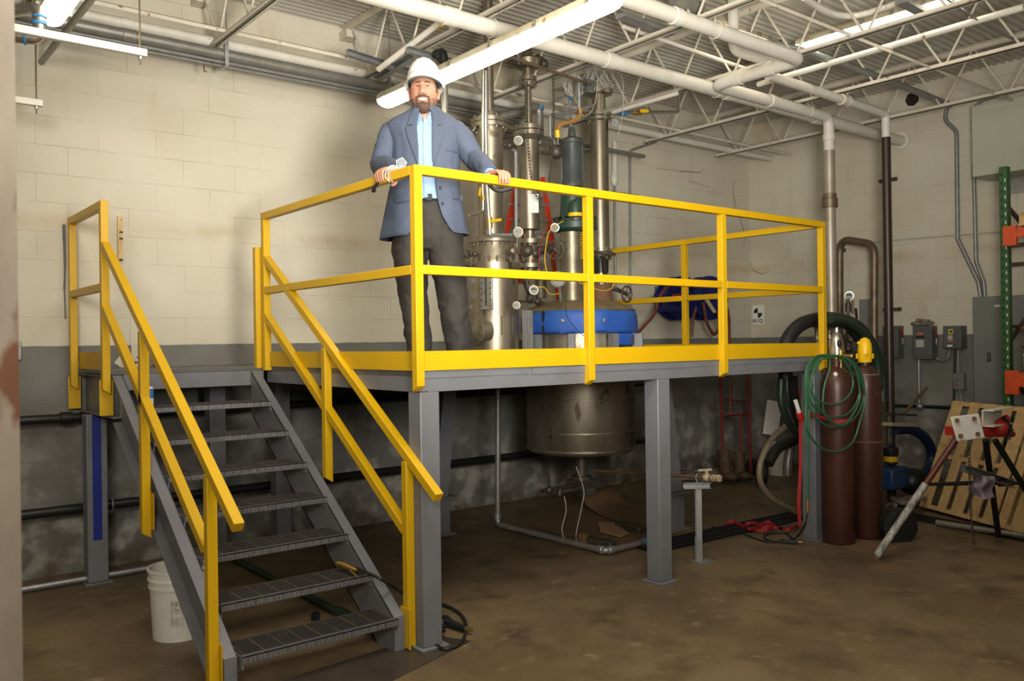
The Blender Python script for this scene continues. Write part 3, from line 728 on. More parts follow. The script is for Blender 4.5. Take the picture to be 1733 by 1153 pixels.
MB().tube(fillet(AA([(966, 224), (965, 164), (962, 160), (930, 176)], 'y', 1.95), .04), .013, 8).build('tube', GRV, t); MB().tube(AA([(965, 163), (965, 170)], 'y', 1.95), .02, 8).build('joint', BLUB, t)

# --- blue covered vessel
YV = 1.7; kV = dep(ax(981, 600, YV))/FPX
cx_ = ax(981, 600, YV).x
t = thing('reactor_vessel', 'round steel reactor vessel under the blue padded cover, hanging through the deck', 'tank', (cx_, YV, .6))
z = lambda py: A(981, py, 'y', YV-.45).z
def zV(py): return A(981, py, 'y', YV).z
R0 = 91*kV
v = MB().lathe((cx_, YV, 0), [(.12, .60), (R0-.03, .655), (R0, .70), (R0, zV(600)), (R0*.96, zV(585)), (R0*.96, 1.80), (.3, 1.9)], 64); v.build('shell', SS, t)
b = MB()
for py_ in (673, 726): b.lathe((cx_, YV, 0), [(R0+.001, zV(py_)-.008), (R0+.006, zV(py_)-.005), (R0+.006, zV(py_)+.005), (R0+.001, zV(py_)+.008)], 64)
b.lathe((cx_, YV, 0), [(R0-.01, .675), (R0+.008, .68), (R0+.008, .695), (R0, .70)], 64); b.build('weld_band', SSD, t)
# padded cover: two patches with puckers
def cover(rows, mtl, name, amp, seed):
    b = MB(); n = 96; base = []
    for r, zz in rows:
        for k_ in range(n):
            a_ = 2*PI*k_/n; w_ = noise.noise(V((math.cos(a_)*3.1, math.sin(a_)*3.1, zz*5+seed)))*amp+math.sin(a_*9)*amp*.25
            base.append((cx_+(r+w_)*math.cos(a_), YV+(r+w_)*math.sin(a_), zz+noise.noise(V((math.cos(a_)*2, math.sin(a_)*2, zz*3+seed+9)))*amp*.8))
    f_ = [(i*n+k_, (i+1)*n+k_, (i+1)*n+(k_+1) % n, i*n+(k_+1) % n) for i in range(len(rows)-1) for k_ in range(n)]
    f_.append(tuple(range(n))[::-1]); f_.append(tuple((len(rows)-1)*n+k_ for k_ in range(n)))
    return b.add(base, f_).build(name, mtl, t, sharp=80)
Rc = 98*kV
cv = cover([(Rc-.05, zV(564)), (Rc-.004, zV(565)), (Rc+.004, zV(560)), (Rc+.006, zV(548)), (Rc, zV(536)), (Rc-.01, zV(529)), (Rc-.05, zV(526))], BLUC, 'padded_cover', .014, 1)
cover([(Rc-.03, zV(531)), (Rc-.015, zV(527)), (Rc-.07, zV(521)), (Rc-.18, zV(513)), (Rc-.32, zV(509)), (.05, zV(508))], BLUG, 'oily_cover_top', .012, 4)
b = MB()
for px_ in (947, 1014): 
    a0 = math.asin((px_-981)/98); d_ = _r*math.sin(a0)-V((_f.x, _f.y, 0))*math.cos(a0); b.lathe(V((cx_, YV, 0))+d_*(Rc+.002)+V((0, 0, zV(545))), [(.016, 0), (.015, .008), (.001, .011)], 14, d_)
b.build('cover_snap', SSL, cv)
a0 = math.asin((918-981)/98); d_ = _r*math.sin(a0)-V((_f.x, _f.y, 0))*math.cos(a0)
b = MB().beam(V((cx_, YV, zV(564)))+d_*(Rc+.003), V((cx_, YV, zV(529)))+d_*(Rc+.003), .022, .012, d_); b.build('cover_strap', BLKR, cv)
b = MB(); a0 = math.asin(.62)
for a0 in (.58, .68, .78, .9): 
    d_ = _r*math.sin(a0)-V((_f.x, _f.y, 0))*math.cos(a0); b.beam(V((cx_, YV, 0))+d_*(R0+.03)+V((0, 0, zV(586))), V((cx_, YV, 0))+d_*(R0+.03)+V((0, 0, zV(566))), .10, .06, d_)
b.build('lower_cover_flap', BLUC, t, bevel=.02)
for a0 in (-.85, -.2, .5, 1.3): 
    b = MB(); d_ = _r*math.sin(a0)-V((_f.x, _f.y, 0))*math.cos(a0); b.beam(V((cx_, YV, 1.44))+d_*(R0+.04), V((cx_, YV, zV(566)))+d_*(R0+.04), .05, .08, d_); b.build('support_lug', GRY, t)

# frame strip left of the vessel
b = MB(); q = ax(889, 560, 1.35)
for dx_ in (0, .055): b.box(q.x+dx_-.014, q.x+dx_+.014, 1.34, 1.37, HD+.002, ax(889, 525, 1.35).z)
b.box(q.x-.04, q.x+.10, 1.33, 1.38, HD+.0, HD+.012); b.build('support_strut', GRV, t)
# outlet beneath
b = MB(); b.lathe((cx_, YV, 0), [(.05, .40), (.05, .62)], 20); b.lathe((cx_, YV, 0), [(.09, .40), (.09, .43)], 20); b.box(cx_-.10, cx_+.10, YV-.1, YV+.1, .33, .40); b.build('outlet_valve', IRON, t)
# wires above the vessel
for i, (pts, m_, l_) in enumerate([([(912, 470), (913, 430), (918, 400), (925, 385), (931, 380)], REDS, 'thin red wire looping up beside the valve handwheel'), ([(928, 470), (922, 440), (925, 410), (931, 390), (953, 374)], YPL, 'thin yellow wire rising to the dark green flange'), ([(980, 478), (1000, 486), (1020, 492), (1035, 488), (1040, 478)], YPL, 'thin yellow wire sagging past the brown valve body'), ([(905, 488), (920, 486), (931, 498), (946, 497)], YPL, 'short yellow wire leaving the white digital gauge')]):
    single(MB().tube(spline(AA(pts, 'y', 1.33), 6), .0028, 6), 'wire', m_, l_, 'wire', 'wires on the vessel')
single(MB().tube(spline(AA([(957, 500), (958, 530), (965, 545), (980, 562), (995, 574)], 'y', 1.2), 6), .003, 6), 'wire', HDGRN, 'dark thin wire crossing the front of the blue cover', 'wire', 'wires on the vessel')

# vessel legs
for (x_, y_, dx_, dy_, l_) in ((3.20, 1.08, 0, .12, 'dark tapered leg on a short pedestal behind the middle front column'), (1.60, 2.25, .12, 0, 'grey leg on a short pedestal seen just right of the corner column')):
    t = thing('support_leg', l_, 'support leg', (x_, y_, 0), 'pedestal legs under the equipment')
    MB().ibeam((x_, y_, .32), (x_+dx_, y_+dy_, 1.34), .13, .13, .01, (0, 1, 0)).build('leg', GRY, t)
    MB().box(x_-.13, x_+.13, y_-.11, y_+.11, .305, .32).build('cap_plate', GRY, t)
    MB().ibeam((x_, y_, .012), (x_, y_, .305), .16, .14, .01, (0, 1, 0)).build('pedestal', GRY, t)
    MB().box(x_-.12, x_+.12, y_-.1, y_+.1, 0, .012).build('foot_plate', GRY, t)

# red stepladder behind the columns
t = thing('stepladder', 'red fiberglass stepladder standing behind the steel columns', 'ladder', ax(890, 600, 2.5))
def bm(pts, w, name, m, par): return MB().beam(A(*pts[0], 'y', 2.5), A(*pts[1], 'y', 2.5), w, .03, (0, 1, 0)).build(name, m, par)
bm(((872, 315), (856, 400)), .035, 'front_rail', REDF, t); bm(((882, 312), (890, 470)), .035, 'rear_rail', REDF, t)
bm(((918, 300), (938, 430)), .04, 'front_rail', REDF, t); bm(((874, 350), (846, 420)), .03, 'rear_rail', REDF, t)
bm(((886, 400), (880, 480)), .035, 'rear_rail', REDF, t); bm(((930, 400), (960, 600)), .035, 'front_rail', REDF, t)
for y_ in (346, 372, 396, 430, 470, 510): MB().beam(A(862, y_, 'y', 2.5), A(925, y_+2, 'y', 2.5), .06, .02).build('step', GRV, t)

# wire tangle above column C
b = MB(); rr = random.Random(3)
for i in range(34):
    x0 = 1003+rr.uniform(-16, 30); p = [(x0*.5+1010*.5+rr.uniform(-10, 14), 112+rr.uniform(-3, 3)), (x0+rr.uniform(-12, 12), 130+rr.uniform(-4, 8)), (x0+rr.uniform(-14, 14), 142+rr.uniform(-5, 8)), (1010+rr.uniform(-14, 22), 155)]
    b.tube(spline([A(q[0], q[1], 'y', 1.85+rr.uniform(-.12, .12)) for q in p], 5), .0026, 5)
for i in range(12):
    q = ax(970+rr.uniform(-6, 6), 146, 1.85+rr.uniform(-.05, .05)); b.ring(q, .085+rr.uniform(-.02, .02), .0026, (rr.uniform(-.4, .4), -1, rr.uniform(-.3, .3)), 18, 5)
o = single(b, 'cable_tangle', TEFL, 'tangle of thin pale wires under the ceiling above the right column', 'cables'); o['kind'] = 'stuff'
for pts, l_ in (([(1012, 130), (1008, 170), (1000, 190), (985, 195), (975, 160)], 'pale loose wire looping left of the right column'), ([(1030, 118), (1052, 130), (1055, 180), (1050, 215), (1046, 228)], 'single wire hanging just right of the right column')):
    single(MB().tube(spline(AA(pts, 'y', 1.7), 8), .003, 6), 'loose_wire', TEFL, l_, 'wire')
single(MB().box(*(lambda q: (q.x-.04, q.x+.04, q.y-.03, q.y+.03, q.z-.06, q.z+.06))(ax(996, 147, 1.8))), 'junction_box', BOX, 'small grey box tucked under the wire tangle', 'junction box', bevel=.004)

# dark process pipes behind/above columns to the wall
# ------------------------------------------------------------------ overhead and wall pipes
def pipe(name, pts, r, m, label, fl=.09, cat='pipe', n=16, group=None, parts=None):
    t = thing(name, label, cat, pts[0], group); MB().tube(fillet(pts, fl, 7), r, n).build('pipe', m, t)
    return t
def coupling(p, d, r, l, m, par, name='coupling'): p, d = V(p), V(d).normalized(); return MB().lathe(p-d*l/2, [(r*.9, 0), (r, .003), (r, l-.003), (r*.9, l)], 18, d).build(name, m, par)
ZP = 3.78
def clevis(par, x, y, z, r, ztop=ZB):
    b = MB(); b.ring((x, y, z), r+.008, .004, (1, 0, 0), 20, 6); b.tube([(x, y, z+r), (x, y, ztop+.02)], .005, 6); return b.build('pipe_hanger', WIRONP, par)
# long white pipe to the right wall (with wall flange)
t = pipe('white_roof_pipe', [(-2.4, .96, 3.79), (XR-.01, .96, 3.79)], .058, WPIPE, 'longest white roof pipe, ending in a flange on the right wall')
for x in (.9, 2.4, 3.9, 5.3): coupling((x, .96, 3.79), (1, 0, 0), .064, .10, WPIPE, t)
MB().lathe((XR-.03, .96, 3.79), [(.095, 0), (.095, .025)], 12, (1, 0, 0)).build('wall_flange', WPIPE, t)
for x in (1.19, 3.67): clevis(t, x+.06, .96, 3.79, .058)
# pipe 1 with the right angle run and the drop at x=1397
q1 = A(1371, 94, 'z', ZP); q2 = A(1228, 143, 'z', ZP); q3 = A(1397, 200, 'z', ZP)
y1 = .03; xk = 3.58
t = pipe('white_roof_pipe', [(-2.4, y1, ZP), (xk, y1, ZP), (xk, .86, ZP), (5.36, .86, ZP), (5.36, .86, 3.44)], .052, WPIPE, 'white roof pipe turning two corners then dropping as a brown riser behind the gas cylinders', .10)
for p, d in (((2.1, y1, ZP), (1, 0, 0)), ((xk, .3, ZP), (0, 1, 0)), ((xk, .62, ZP), (0, 1, 0)), ((4.4, .86, ZP), (1, 0, 0)), ((5.36, .86, 3.58), (0, 0, 1))): coupling(p, d, .060, .07, WPIPE, t)
r_ = MB().tube([(5.36, .86, 0), (5.36, .86, 3.45)], .0545, 18).build('riser', mat('bare_brown_riser', (.30, .24, .17), .45, .4, (.42, .38, .32), 6, .7, stretch=(1, 1, .5)), t)
coupling((5.36, .86, 2.93), (0, 0, 1), .075, .09, BRN, t, 'union'); coupling((5.36, .86, 3.0), (0, 0, 1), .066, .05, BRN, t, 'union')
for x, y in ((4.92, .86), (2.44, y1)): clevis(t, x+.08, y, ZP, .052)
# second drop (dark)
t = pipe('brown_drop_pipe', [(3.72, .42, ZP), (5.71, .46, ZP), (5.71, .46, 3.54)], .040, WPIPE, 'white pipe bending down into a nearly black vertical riser before the right wall', .07)
MB().tube([(5.71, .46, 0), (5.71, .46, 3.55)], .042, 16).build('dark_riser', DBRN, t)
coupling((4.92, .445, ZP), (1, 0, 0), .05, .10, WIRONP, t); clevis(t, 4.98, .445, ZP, .04)
# small vertical drain pipe with elbow in the roof
p0 = A(1248, 95, 'z', 3.9); t = pipe('roof_drain_stub', [(p0.x-.02, p0.y+.02, ZC), (p0.x-.02, p0.y+.02, 3.95), (p0.x+.42, p0.y-.03, 3.93)], .045, WPIPE, 'short white pipe elbow coming down from the roof deck', .08)
# thin cream pipes in the roof, running parallel to the joists
pipe('cream_roof_line', [A(1283, 143, 'z', 3.93), A(1733, 12, 'z', 3.93)], .026, WPIPE, 'thin straight white conduit slanting up across the right joists', n=12)
pipe('cream_roof_line', [A(1037, 190, 'z', 3.74), A(1146, 158, 'z', 3.74)], .02, WPIPE, 'short cream line behind the right steel column', n=10)
pipe('brown_roof_line', [A(845, 90, 'z', 3.8), A(1000, 143, 'z', 3.8)], .013, BRN, 'thin brown line crossing in front of the column tops', n=10)
pipe('cream_roof_line', [A(1055, 45, 'z', 4.0), A(1345, 145, 'z', 4.0), A(1400, 165, 'z', 4.0)], .017, WPIPE, 'thin pale line running between the two large white roof pipes', n=10)
pipe('cream_roof_line', [A(640, 118, 'y', 2.1), A(745, 38, 'z', 4.0)], .024, WPIPE, 'cream pipe with a yellow capped end left of the long lamp', n=10)
MBc = MB().tube([A(738, 45, 'z', 4.0), A(746, 38, 'z', 4.0)], .032, 12); single(MBc, 'yellow_pipe_cap', YPL, 'yellow cap on the end of the cream pipe near the long lamp', 'pipe cap')
pipe('cream_roof_line', [A(1300, 72+0, 'z', 3.98), A(1372, 90, 'z', 3.98), A(1500, 135, 'z', 3.95), A(1608, 178, 'x', 6.6)], .03, CONDUIT, 'dark grey conduit sloping from the pipe corner to the wall at the right', n=12)
# big swept white conduit at the top right
pipe('swept_conduit', spline(AA([(1360, -4), (1385, 12), (1410, 23), (1435, 27), (1460, 24), (1500, 12), (1540, -4)], 'z', 4.05), 5), .024, WPIPE, 'white conduit bent in a broad curve at the top edge near the far lamp', 0, n=12)
# cable bundle at top right
b = MB(); rr = random.Random(5)
for i in range(9):
    o_ = rr.uniform(-.05, .05); z_ = 3.95+rr.uniform(-.03, .03)
    b.tube(spline([A(x+o_*80, y+o_*60, 'z', z_) for x, y in ((1595, -6), (1640, 24), (1680, 50), (1715, 66), (1745, 74))], 6), .006, 6)
single(b, 'cable_bundle', DPIPE, 'bundle of grey cables sagging at the top right corner', 'cables')['kind'] = 'stuff'
# back wall pipes
wl = [(2.66, 3.895, .038, WPIPE, 'cream pipe, uppermost of the pipes along the back wall'), (2.62, 3.80, .044, DPIPE, 'thick dull grey pipe running along the top of the back wall'), (2.62, 3.742, .012, CONDUIT, 'thin conduit just under the thick grey wall pipe'), (2.65, 3.722, .011, CONDUIT, 'lowest thin conduit below the thick grey wall pipe')]
for y, z_, r, m_, l_ in wl:
    t = pipe('wall_pipe', [(-3.2, y, z_), (XR-.02 if m_ is WPIPE else 2.9, y, z_)], r, m_, l_)
    if r > .02:
        for x in (-.7, 1.4): coupling((x, y, z_), (1, 0, 0), r*1.1, .09, m_, t)
for p_, l_ in (((384, 85), 'galvanized strap hanger on the wall pipes left of the man'), ((660, 140), 'galvanized strap hanger on the wall pipes above the man')):
    q = A(*p_, 'y', 2.56); b = MB().box(q.x-.014, q.x+.014, 2.560, 2.568, 3.71, 3.90); b.box(q.x-.014, q.x+.014, 2.56, 2.70, 3.700, 3.708); b.tube([(q.x, 2.564, 3.88), (q.x, 2.564, 4.36)], .006, 6)
    single(b, 'pipe_hanger', GRV, l_, 'pipe hanger', 'strap hangers')
# hook cluster on the wall pipes
q = A(345, 98, 'y', 2.66); b = MB(); b.ball(q, .03, 6); b.ball(q+V((.06, 0, .0)), .028, 6); b.tube([q, q+V((-.05, 0, .0))], .02, 8); b.tube(fillet([q, q+V((0, 0, -.10)), q+V((.02, 0, -.10))], .01), .006, 6)
single(b, 'pipe_hook', RUST, 'small rusty hook hanging below the back wall pipes', 'hook')
# dark pipes behind the columns, wall level
for i, (p, q, r, m_, l_) in enumerate([((744, 205), (1090, 262), .022, DPIPE, 'dull grey pipe passing behind the column tops, upper one'), ((800, 218), (1012, 262), .014, CONDUIT, 'thin grey conduit passing behind the column tops, lower one')]):
    a_, b_ = A(*p, 'y', 2.6), A(*q, 'y', 2.6); pipe('process_line', [V((a_.x, 2.6, (a_.z+b_.z)/2)), V((b_.x, 2.6, (a_.z+b_.z)/2))], r, m_, l_)
t = pipe('steam_line', [A(1035, 190, 'y', 1.9), A(1148, 190, 'y', 1.9), A(1150, 150, 'y', 1.9)], .016, SSL, 'thin line with yellow valve leaving the right column', .04)
MB().tube([A(1073, 191.5, 'y', 1.9), A(1085, 191, 'y', 1.9)], .024, 10).build('valve_body', BRASS, t); MB().beam(A(1084, 188, 'y', 1.88), A(1097, 188, 'y', 1.88), .01, .03).build('valve_handle', YPL, t)
MB().tube([A(1048, 192, 'y', 1.9), A(1060, 192, 'y', 1.9)], .022, 8).build('union', BLUB, t)
# vertical conduits on the back wall, right of the columns
t = pipe('wall_conduit', [A(1068, 700, 'y', 2.96), A(1066, 255, 'y', 2.96), A(1110, 240, 'y', 2.96)], .014, CONDUIT, 'grey conduit climbing the back wall and bending right at the top', .05, n=10)
t = pipe('wall_conduit', [A(1042, 640, 'y', 2.96), A(1040, 310, 'y', 2.96)], .014, CONDUIT, 'thin grey conduit on the back wall beside the right column', .04, n=10)
MB().ball(A(1040, 302, 'y', 2.94), (.045, .04, .09), 8).build('valve_body', WPIPE, t)
MB().tube([A(1041, 240, 'y', 2.94), A(1040, 296, 'y', 2.94)], .03, 10).build('stub', WPIPE, t)
single(MB().box(*(lambda a, b: (a.x, b.x, 2.94, 2.985, a.z-.012, a.z+.012))(A(1034, 326, 'y', 2.96), A(1078, 328, 'y', 2.96))), 'strut_bracket', IRON, 'dark strut piece holding the thin wall conduits', 'bracket')
# loose vent pipe by blue band (behind man)
t = pipe('vent_riser', [A(755, 260, 'y', 1.6), A(752, 150, 'y', 1.6), A(751, 112, 'y', 1.6), A(735, 95, 'y', 2.2)], .028, DPIPE, 'vertical grey pipe with black elbow just behind the hard hat', .05)
MB().tube(fillet([A(751, 112, 'y', 1.6), A(750, 88, 'y', 1.6), A(738, 92, 'y', 1.75)], .05), .034, 12).build('elbow', BLK, t)
t = pipe('vent_riser', [A(913, 245, 'y', 2.2), A(913, 176, 'y', 2.2), A(880, 190, 'y', 2.2), A(800, 208, 'y', 2.2)], .037, DPIPE, 'galvanized pipe with a blue banded elbow behind the middle column', .07)
MB().tube([A(913, 186, 'y', 2.2), A(913, 180, 'y', 2.2)], .042, 12).build('band', BLUB, t)
# grey struts near the hard hat
for p, q, l_ in (((585, 90), (735, 138), 'grey strut channel ending in mid air left of the hard hat'), ((688, 86), (800, 118), 'grey strut channel above the hard hat'), ((640, 136), (700, 98), 'short dark strut crossing under the joist left of the hard hat')):
    a_ = A(*p, 'z', 3.82); b_ = A(*q, 'z', 3.82)
    single(MB().chan(a_, b_, .045, .05, .004), 'strut_channel', CONDUIT, l_, 'strut', 'struts under the roof')
a_ = A(1050, 24, 'z', 3.9); b_ = A(1130, 50, 'z', 3.9)
single(MB().beam(A(1050, 26, 'z', 3.93), A(1135, 58, 'z', 3.93), .09, .03), 'perforated_channel', CONDUIT, 'dark perforated channel beside the large white roof pipe', 'channel')
single(MB().beam(A(1525, 2, 'z', 4.0), A(1570, 26, 'z', 4.0), .08, .03), 'perforated_channel', CONDUIT, 'perforated metal channel crossing the far lamp', 'channel')
single(MB().tube([A(1140, 2, 'z', 4.0), A(1186, 14, 'z', 4.0)], .05, 14), 'conduit_body', DPIPE, 'short thick grey tube at the top edge beside a joist', 'conduit')
# valve on bucket bottom
# black pipes along the lower back wall
t = pipe('black_wall_pipe', [(-3.5, 2.86, 1.115), (4.8, 2.86, 1.115)], .033, BLK, 'upper of two black pipes along the lower back wall')
coupling((-1.08, 2.86, 1.115), (1, 0, 0), .045, .08, BLK, t)
t = pipe('black_wall_pipe', [(-3.5, 2.84, .478), (4.8, 2.84, .478)], .036, BLK, 'lower of two black pipes along the lower back wall')
MB().ring((-.80, 2.84, .478), .05, .006, (1, 0, 0)).build('clamp', GRV, t)
pipe('floor_conduit', [(-2.6, 2.60, .035), (-.25, 2.62, .035)], .020, GRV, 'shiny conduit lying on the floor along the back wall')
# vertical pipe at 843 and floor pipe
t = pipe('floor_drain_pipe', [A(843, 640, 'y', 2.03)+V((0, 0, .1)), V((2.067, 2.03, .05)), V((2.13, .80, .035)), V((2.62, .80, .035)), V((2.62, .80, .09))], .024, DPIPE, 'galvanized pipe dropping to the floor and turning toward the middle column', .05)
coupling((2.13, .85, .037), (0, 1, 0), .031, .05, GRV, t); coupling((2.18, .80, .037), (1, 0, 0), .031, .05, GRV, t); coupling((2.56, .80, .037), (1, 0, 0), .031, .05, BLUB, t); coupling((2.067, 2.03, .12), (0, 0, 1), .031, .05, GRV, t)

# ------------------------------------------------------------------ fluorescent fixtures
def fixture(x, y0, y1, z, label, axis='y', lit=LIGHT, w=.15):
    t = thing('fluorescent_fixture', label, 'ceiling light', (x, y0, z), 'fluorescent fixtures')
    L_ = y1-y0; b = MB()
    def P(a, h, s): return (x+s, y0+a, z+h) if axis == 'y' else (y0+a, x+s, z+h)
    b.prism([P(0, .05, -w/2), P(0, .05, w/2), P(0, .085, w/2-.01), P(0, .115, w/2-.045), P(0, .115, -w/2+.045), P(0, .085, -w/2+.01)], V(P(L_, 0, 0))-V(P(0, 0, 0)))
    b.build('housing', LAMPB, t, bevel=.004)
    b = MB(); sec = []; N = 10
    for a, sc in ((-.012, .15), (.0, .7), (.02, .92), (.05, 1), (L_-.05, 1), (L_-.02, .92), (L_, .7), (L_+.012, .15)):
        sec.append([V(P(a, .052-(.062*sc)*math.sin(PI*i/N)**.7, (w/2-.006)*(.8+.2*sc)*math.cos(PI*i/N))) for i in range(N+1)])
    vs = [v for s_ in sec for v in s_]; m = N+1
    b.add(vs, [(i*m+j, i*m+j+1, (i+1)*m+j+1, (i+1)*m+j) for i in range(len(sec)-1) for j in range(N)]); b.build('lens', lit, t, sharp=60)
    k = 5
    for i in range(k+1):
        a = .12+(L_-.24)*i/k
        for s_ in (-1, 1): q = V(P(a, .062, s_*(w/2+.006))); MB().box(q.x-.012, q.x+.012, q.y-.012, q.y+.012, q.z-.022, q.z+.022).build('latch', SSL, t)
    return t
fixture(.95, -.52, 1.92, 3.40, 'long lit vapor tight lamp crossing behind the hard hat')
fixture(4.18, -1.05, .42, 4.06, 'lit lamp up between the joists at the top right', lit=LIGHT2)
fixture(.62, 3.35, 4.35, 4.10, 'short lit lamp glimpsed behind the large white roof pipe', axis='x', lit=LIGHT2)
fixture(-1.36, -.4, 1.75, 3.46, 'lit lamp at the top left corner of the view')
fixture(-3.4, -3.2, -.8, 3.46, 'lamp out on the left beyond the view'); fixture(2.6, -4.6, -2.2, 3.6, 'lamp behind the viewer on the right')
# lamp rods and white strut brackets at top left
for (p, q, rod, l_) in (((25, 47), (248, 92), (238, 0), 'upper white strut bracket hanging by a rod at the top left'), ((22, 168), (72, 176), (66, 60), 'lower white strut bracket hanging by a rod at the left edge')):
    yy = 1.35 if q[0] > 200 else 2.4
    a_, b_ = A(*p, 'y', yy), A(*q, 'y', yy); z_ = (a_.z+b_.z)/2
    t = thing('strut_bracket', l_, 'bracket', (b_.x, yy, z_), 'hanging strut brackets')
    MB().box(a_.x-.6, b_.x, yy-.02, yy+.02, z_-.021, z_+.021).build('strut', WHTP, t, bevel=.003)
    x_ = b_.x-.035
    MB().tube([(x_, yy, z_-.07), (x_, yy, 4.36)], .005, 8).build('threaded_rod', BRN, t); MB().lathe((x_, yy, z_-.04), [(.012, 0), (.012, .018)], 6).build('nut', GRV, t)
# diagonal dark conduit at top left
pipe('diagonal_conduit', [A(158, -6, 'z', 3.62), A(25, 162, 'z', 3.62)], .022, DPIPE, 'dark straight pipe slanting down at the top left', n=12)
t = pipe('elbow_pipe', [A(-30, 60, 'z', 3.3), A(25, 62, 'z', 3.3)+V((0, 0, 0)), A(67, 66, 'z', 3.3), A(67, 66, 'z', 3.3)+V((0, 0, .17)), A(67, 66, 'z', 3.3)+V((-.25, .3, .17))], .034, SSL, 'grooved pipe with blue taped elbows at the top left corner', .05)
q = A(67, 66, 'z', 3.3)
coupling(q+V((0, 0, .085)), (0, 0, 1), .039, .02, BLUB, t, 'tape'); coupling(q+V((0, 0, .12)), (0, 0, 1), .039, .015, BLUB, t, 'tape'); coupling(q+(A(25, 62, 'z', 3.3)-q).normalized()*.07, (A(25, 62, 'z', 3.3)-q), .039, .015, BLUB, t, 'tape')
single(MB().box(-2.25, -1.62, 2.2, 2.24, 3.3, 4.3), 'duct_panel', CONDUIT, 'dark duct edge high at the left behind the lamp', 'duct')
# rusty post in the foreground
pp = CAM+(_f+CR*((-16-866.5)/FPX))*1.15
t = thing('rusty_post', 'rust spotted cream post blurred at the left edge of the view', 'post', (pp.x, pp.y, 0))
dr = CR; MB().box(-.030, .030, -.030, .030, .01, 4.38).build('post', POSTP, None)
o = bpy.data.objects['post'] if False else C.objects[-1]
o.parent = t; o.location = (0, 0, 0); o.matrix_parent_inverse = Matrix.Identity(4)
o = MB().box(-.08, .08, -.08, .08, 0, .01).build('base_plate', POSTP, None); o.parent = t; t.rotation_euler = (0, 0, -YAW+.62)

# ------------------------------------------------------------------ floor objects under the stairs and platform
def bucket(c, r, h, label, handle=True, grp='white buckets'):
    t = thing('plastic_bucket', label, 'bucket', c, grp); c = V(c)
    k = r/.15
    MB().lathe(c, [(.001, .004), (r*.86, .004), (r*.87, 0), (r*.87, .003), (r*.96, h*.72), (r*1.0, h*.722), (r*1.01, h*.755), (r*.98, h*.76), (r*.985, h*.83), (r*1.03, h*.835), (r*1.03, h*.86), (r*.99, h*.87), (r, h*.96), (r*1.05, h*.965), (r*1.05, h), (r*.97, h), (r*.96, h*.9), (r*.84, .012), (.001, .012)], 40).build('body', WHT, t)
    if handle:
        MB().tube([c+V((math.cos(a)*r*1.06, math.sin(a)*.02+r*.0-.0, h*.80))+V((0, -abs(math.sin(a))*.0-math.sin(a)*r*.9, -math.sin(a)*.06)) for a in [PI*i/14 for i in range(15)]], .003, 6).build('handle', GRV, t)
    return t
bc = A(287, 1090, 'z', 0)+V((.09, .12, 0)); bc.z = 0; t = bucket(bc, .158, .385, 'white bucket with a warning print standing under the stairs', False)
# bucket print: curved outline panel with a crossed circle and text lines
def onb(u, z, r=.148, ang0=None):
    r = r*(.87+.09*min(z/.27, 1))*1.053+.0012; a = ANG+u/r; return bc+V((math.cos(a)*r, math.sin(a)*r, z))
dcam = (CAM-bc); ANG = math.atan2(dcam.y, dcam.x)-.10
b = MB()
def stroke(pts, w=.0022):
    for i in range(len(pts)-1):
        p, q = pts[i], pts[i+1]; rad = (p-bc); rad.z = 0; rad.normalize(); b.beam(p, q, w, .0008, rad)
def line(u0, z0, u1, z1, w=.0022): stroke([onb(u0+(u1-u0)*i/5, z0+(z1-z0)*i/5) for i in range(6)], w)
u0, u1 = -.028, .032
for z_ in (.085, .20, .225, .135, .158): line(u0, z_, u1, z_, .0015)
line(u0, .085, u0, .225, .0015); line(u1, .085, u1, .225, .0015)
stroke([onb(.002+.023*math.cos(a), .179+.02*math.sin(a)) for a in [2*PI*i/20 for i in range(21)]], .0028)
line(-.013, .193, .017, .165, .003); line(-.008, .17, -.008, .19, .004); line(.006, .172, .010, .186, .004); line(-.008, .17, .005, .171, .003)
for i in range(8): line(u0+.004, .128-i*.005, u1-.004-(i % 3)*.008, .128-i*.005, .0022)
for i in range(3): line(u0+.004, .219-i*.007, u1-.004-(i % 2)*.01, .219-i*.007, .004)
b.build('warning_print', mat('brown_print', (.16, .13, .05), .6), t)
# small can on the second tread from the top, scrap on landing
q = A(233, 688, 'x', -.86)
zt7 = .172+.1755*6+.013
t = thing('drink_can', 'small blue and white can standing on the top tread', 'can', (-.84, 1.76, zt7))
MB().lathe((-.84, 1.76, zt7), [(.024, 0), (.03, .006), (.03, .11), (.026, .12), (.001, .118)], 24).build('body', WHT, t); MB().lathe((-.84, 1.76, zt7), [(.0305, .05), (.0305, .108)], 24).build('blue_print', mat('can_blue', (.05, .2, .5), .4), t)
b = MB(); rr = random.Random(11)
for i in range(18):
    q = V((-.86+rr.uniform(-.0, .20), 2.2+rr.uniform(-.05, .05), HD+.018+rr.uniform(0, .05)*(1-i/26))); d_ = V((rr.uniform(-1, 1), rr.uniform(-1, 1), rr.uniform(-.4, .5))).normalized(); a_, c_ = frame(d_)
    b.tube([q+d_*math.cos(2*PI*k/8)*.022+a_*math.sin(2*PI*k/8)*.014 for k in range(8)], .005, 6, closed=True)
single(b, 'chain_pile', RUST, 'small heap of rusty chain on the landing edge', 'chain')
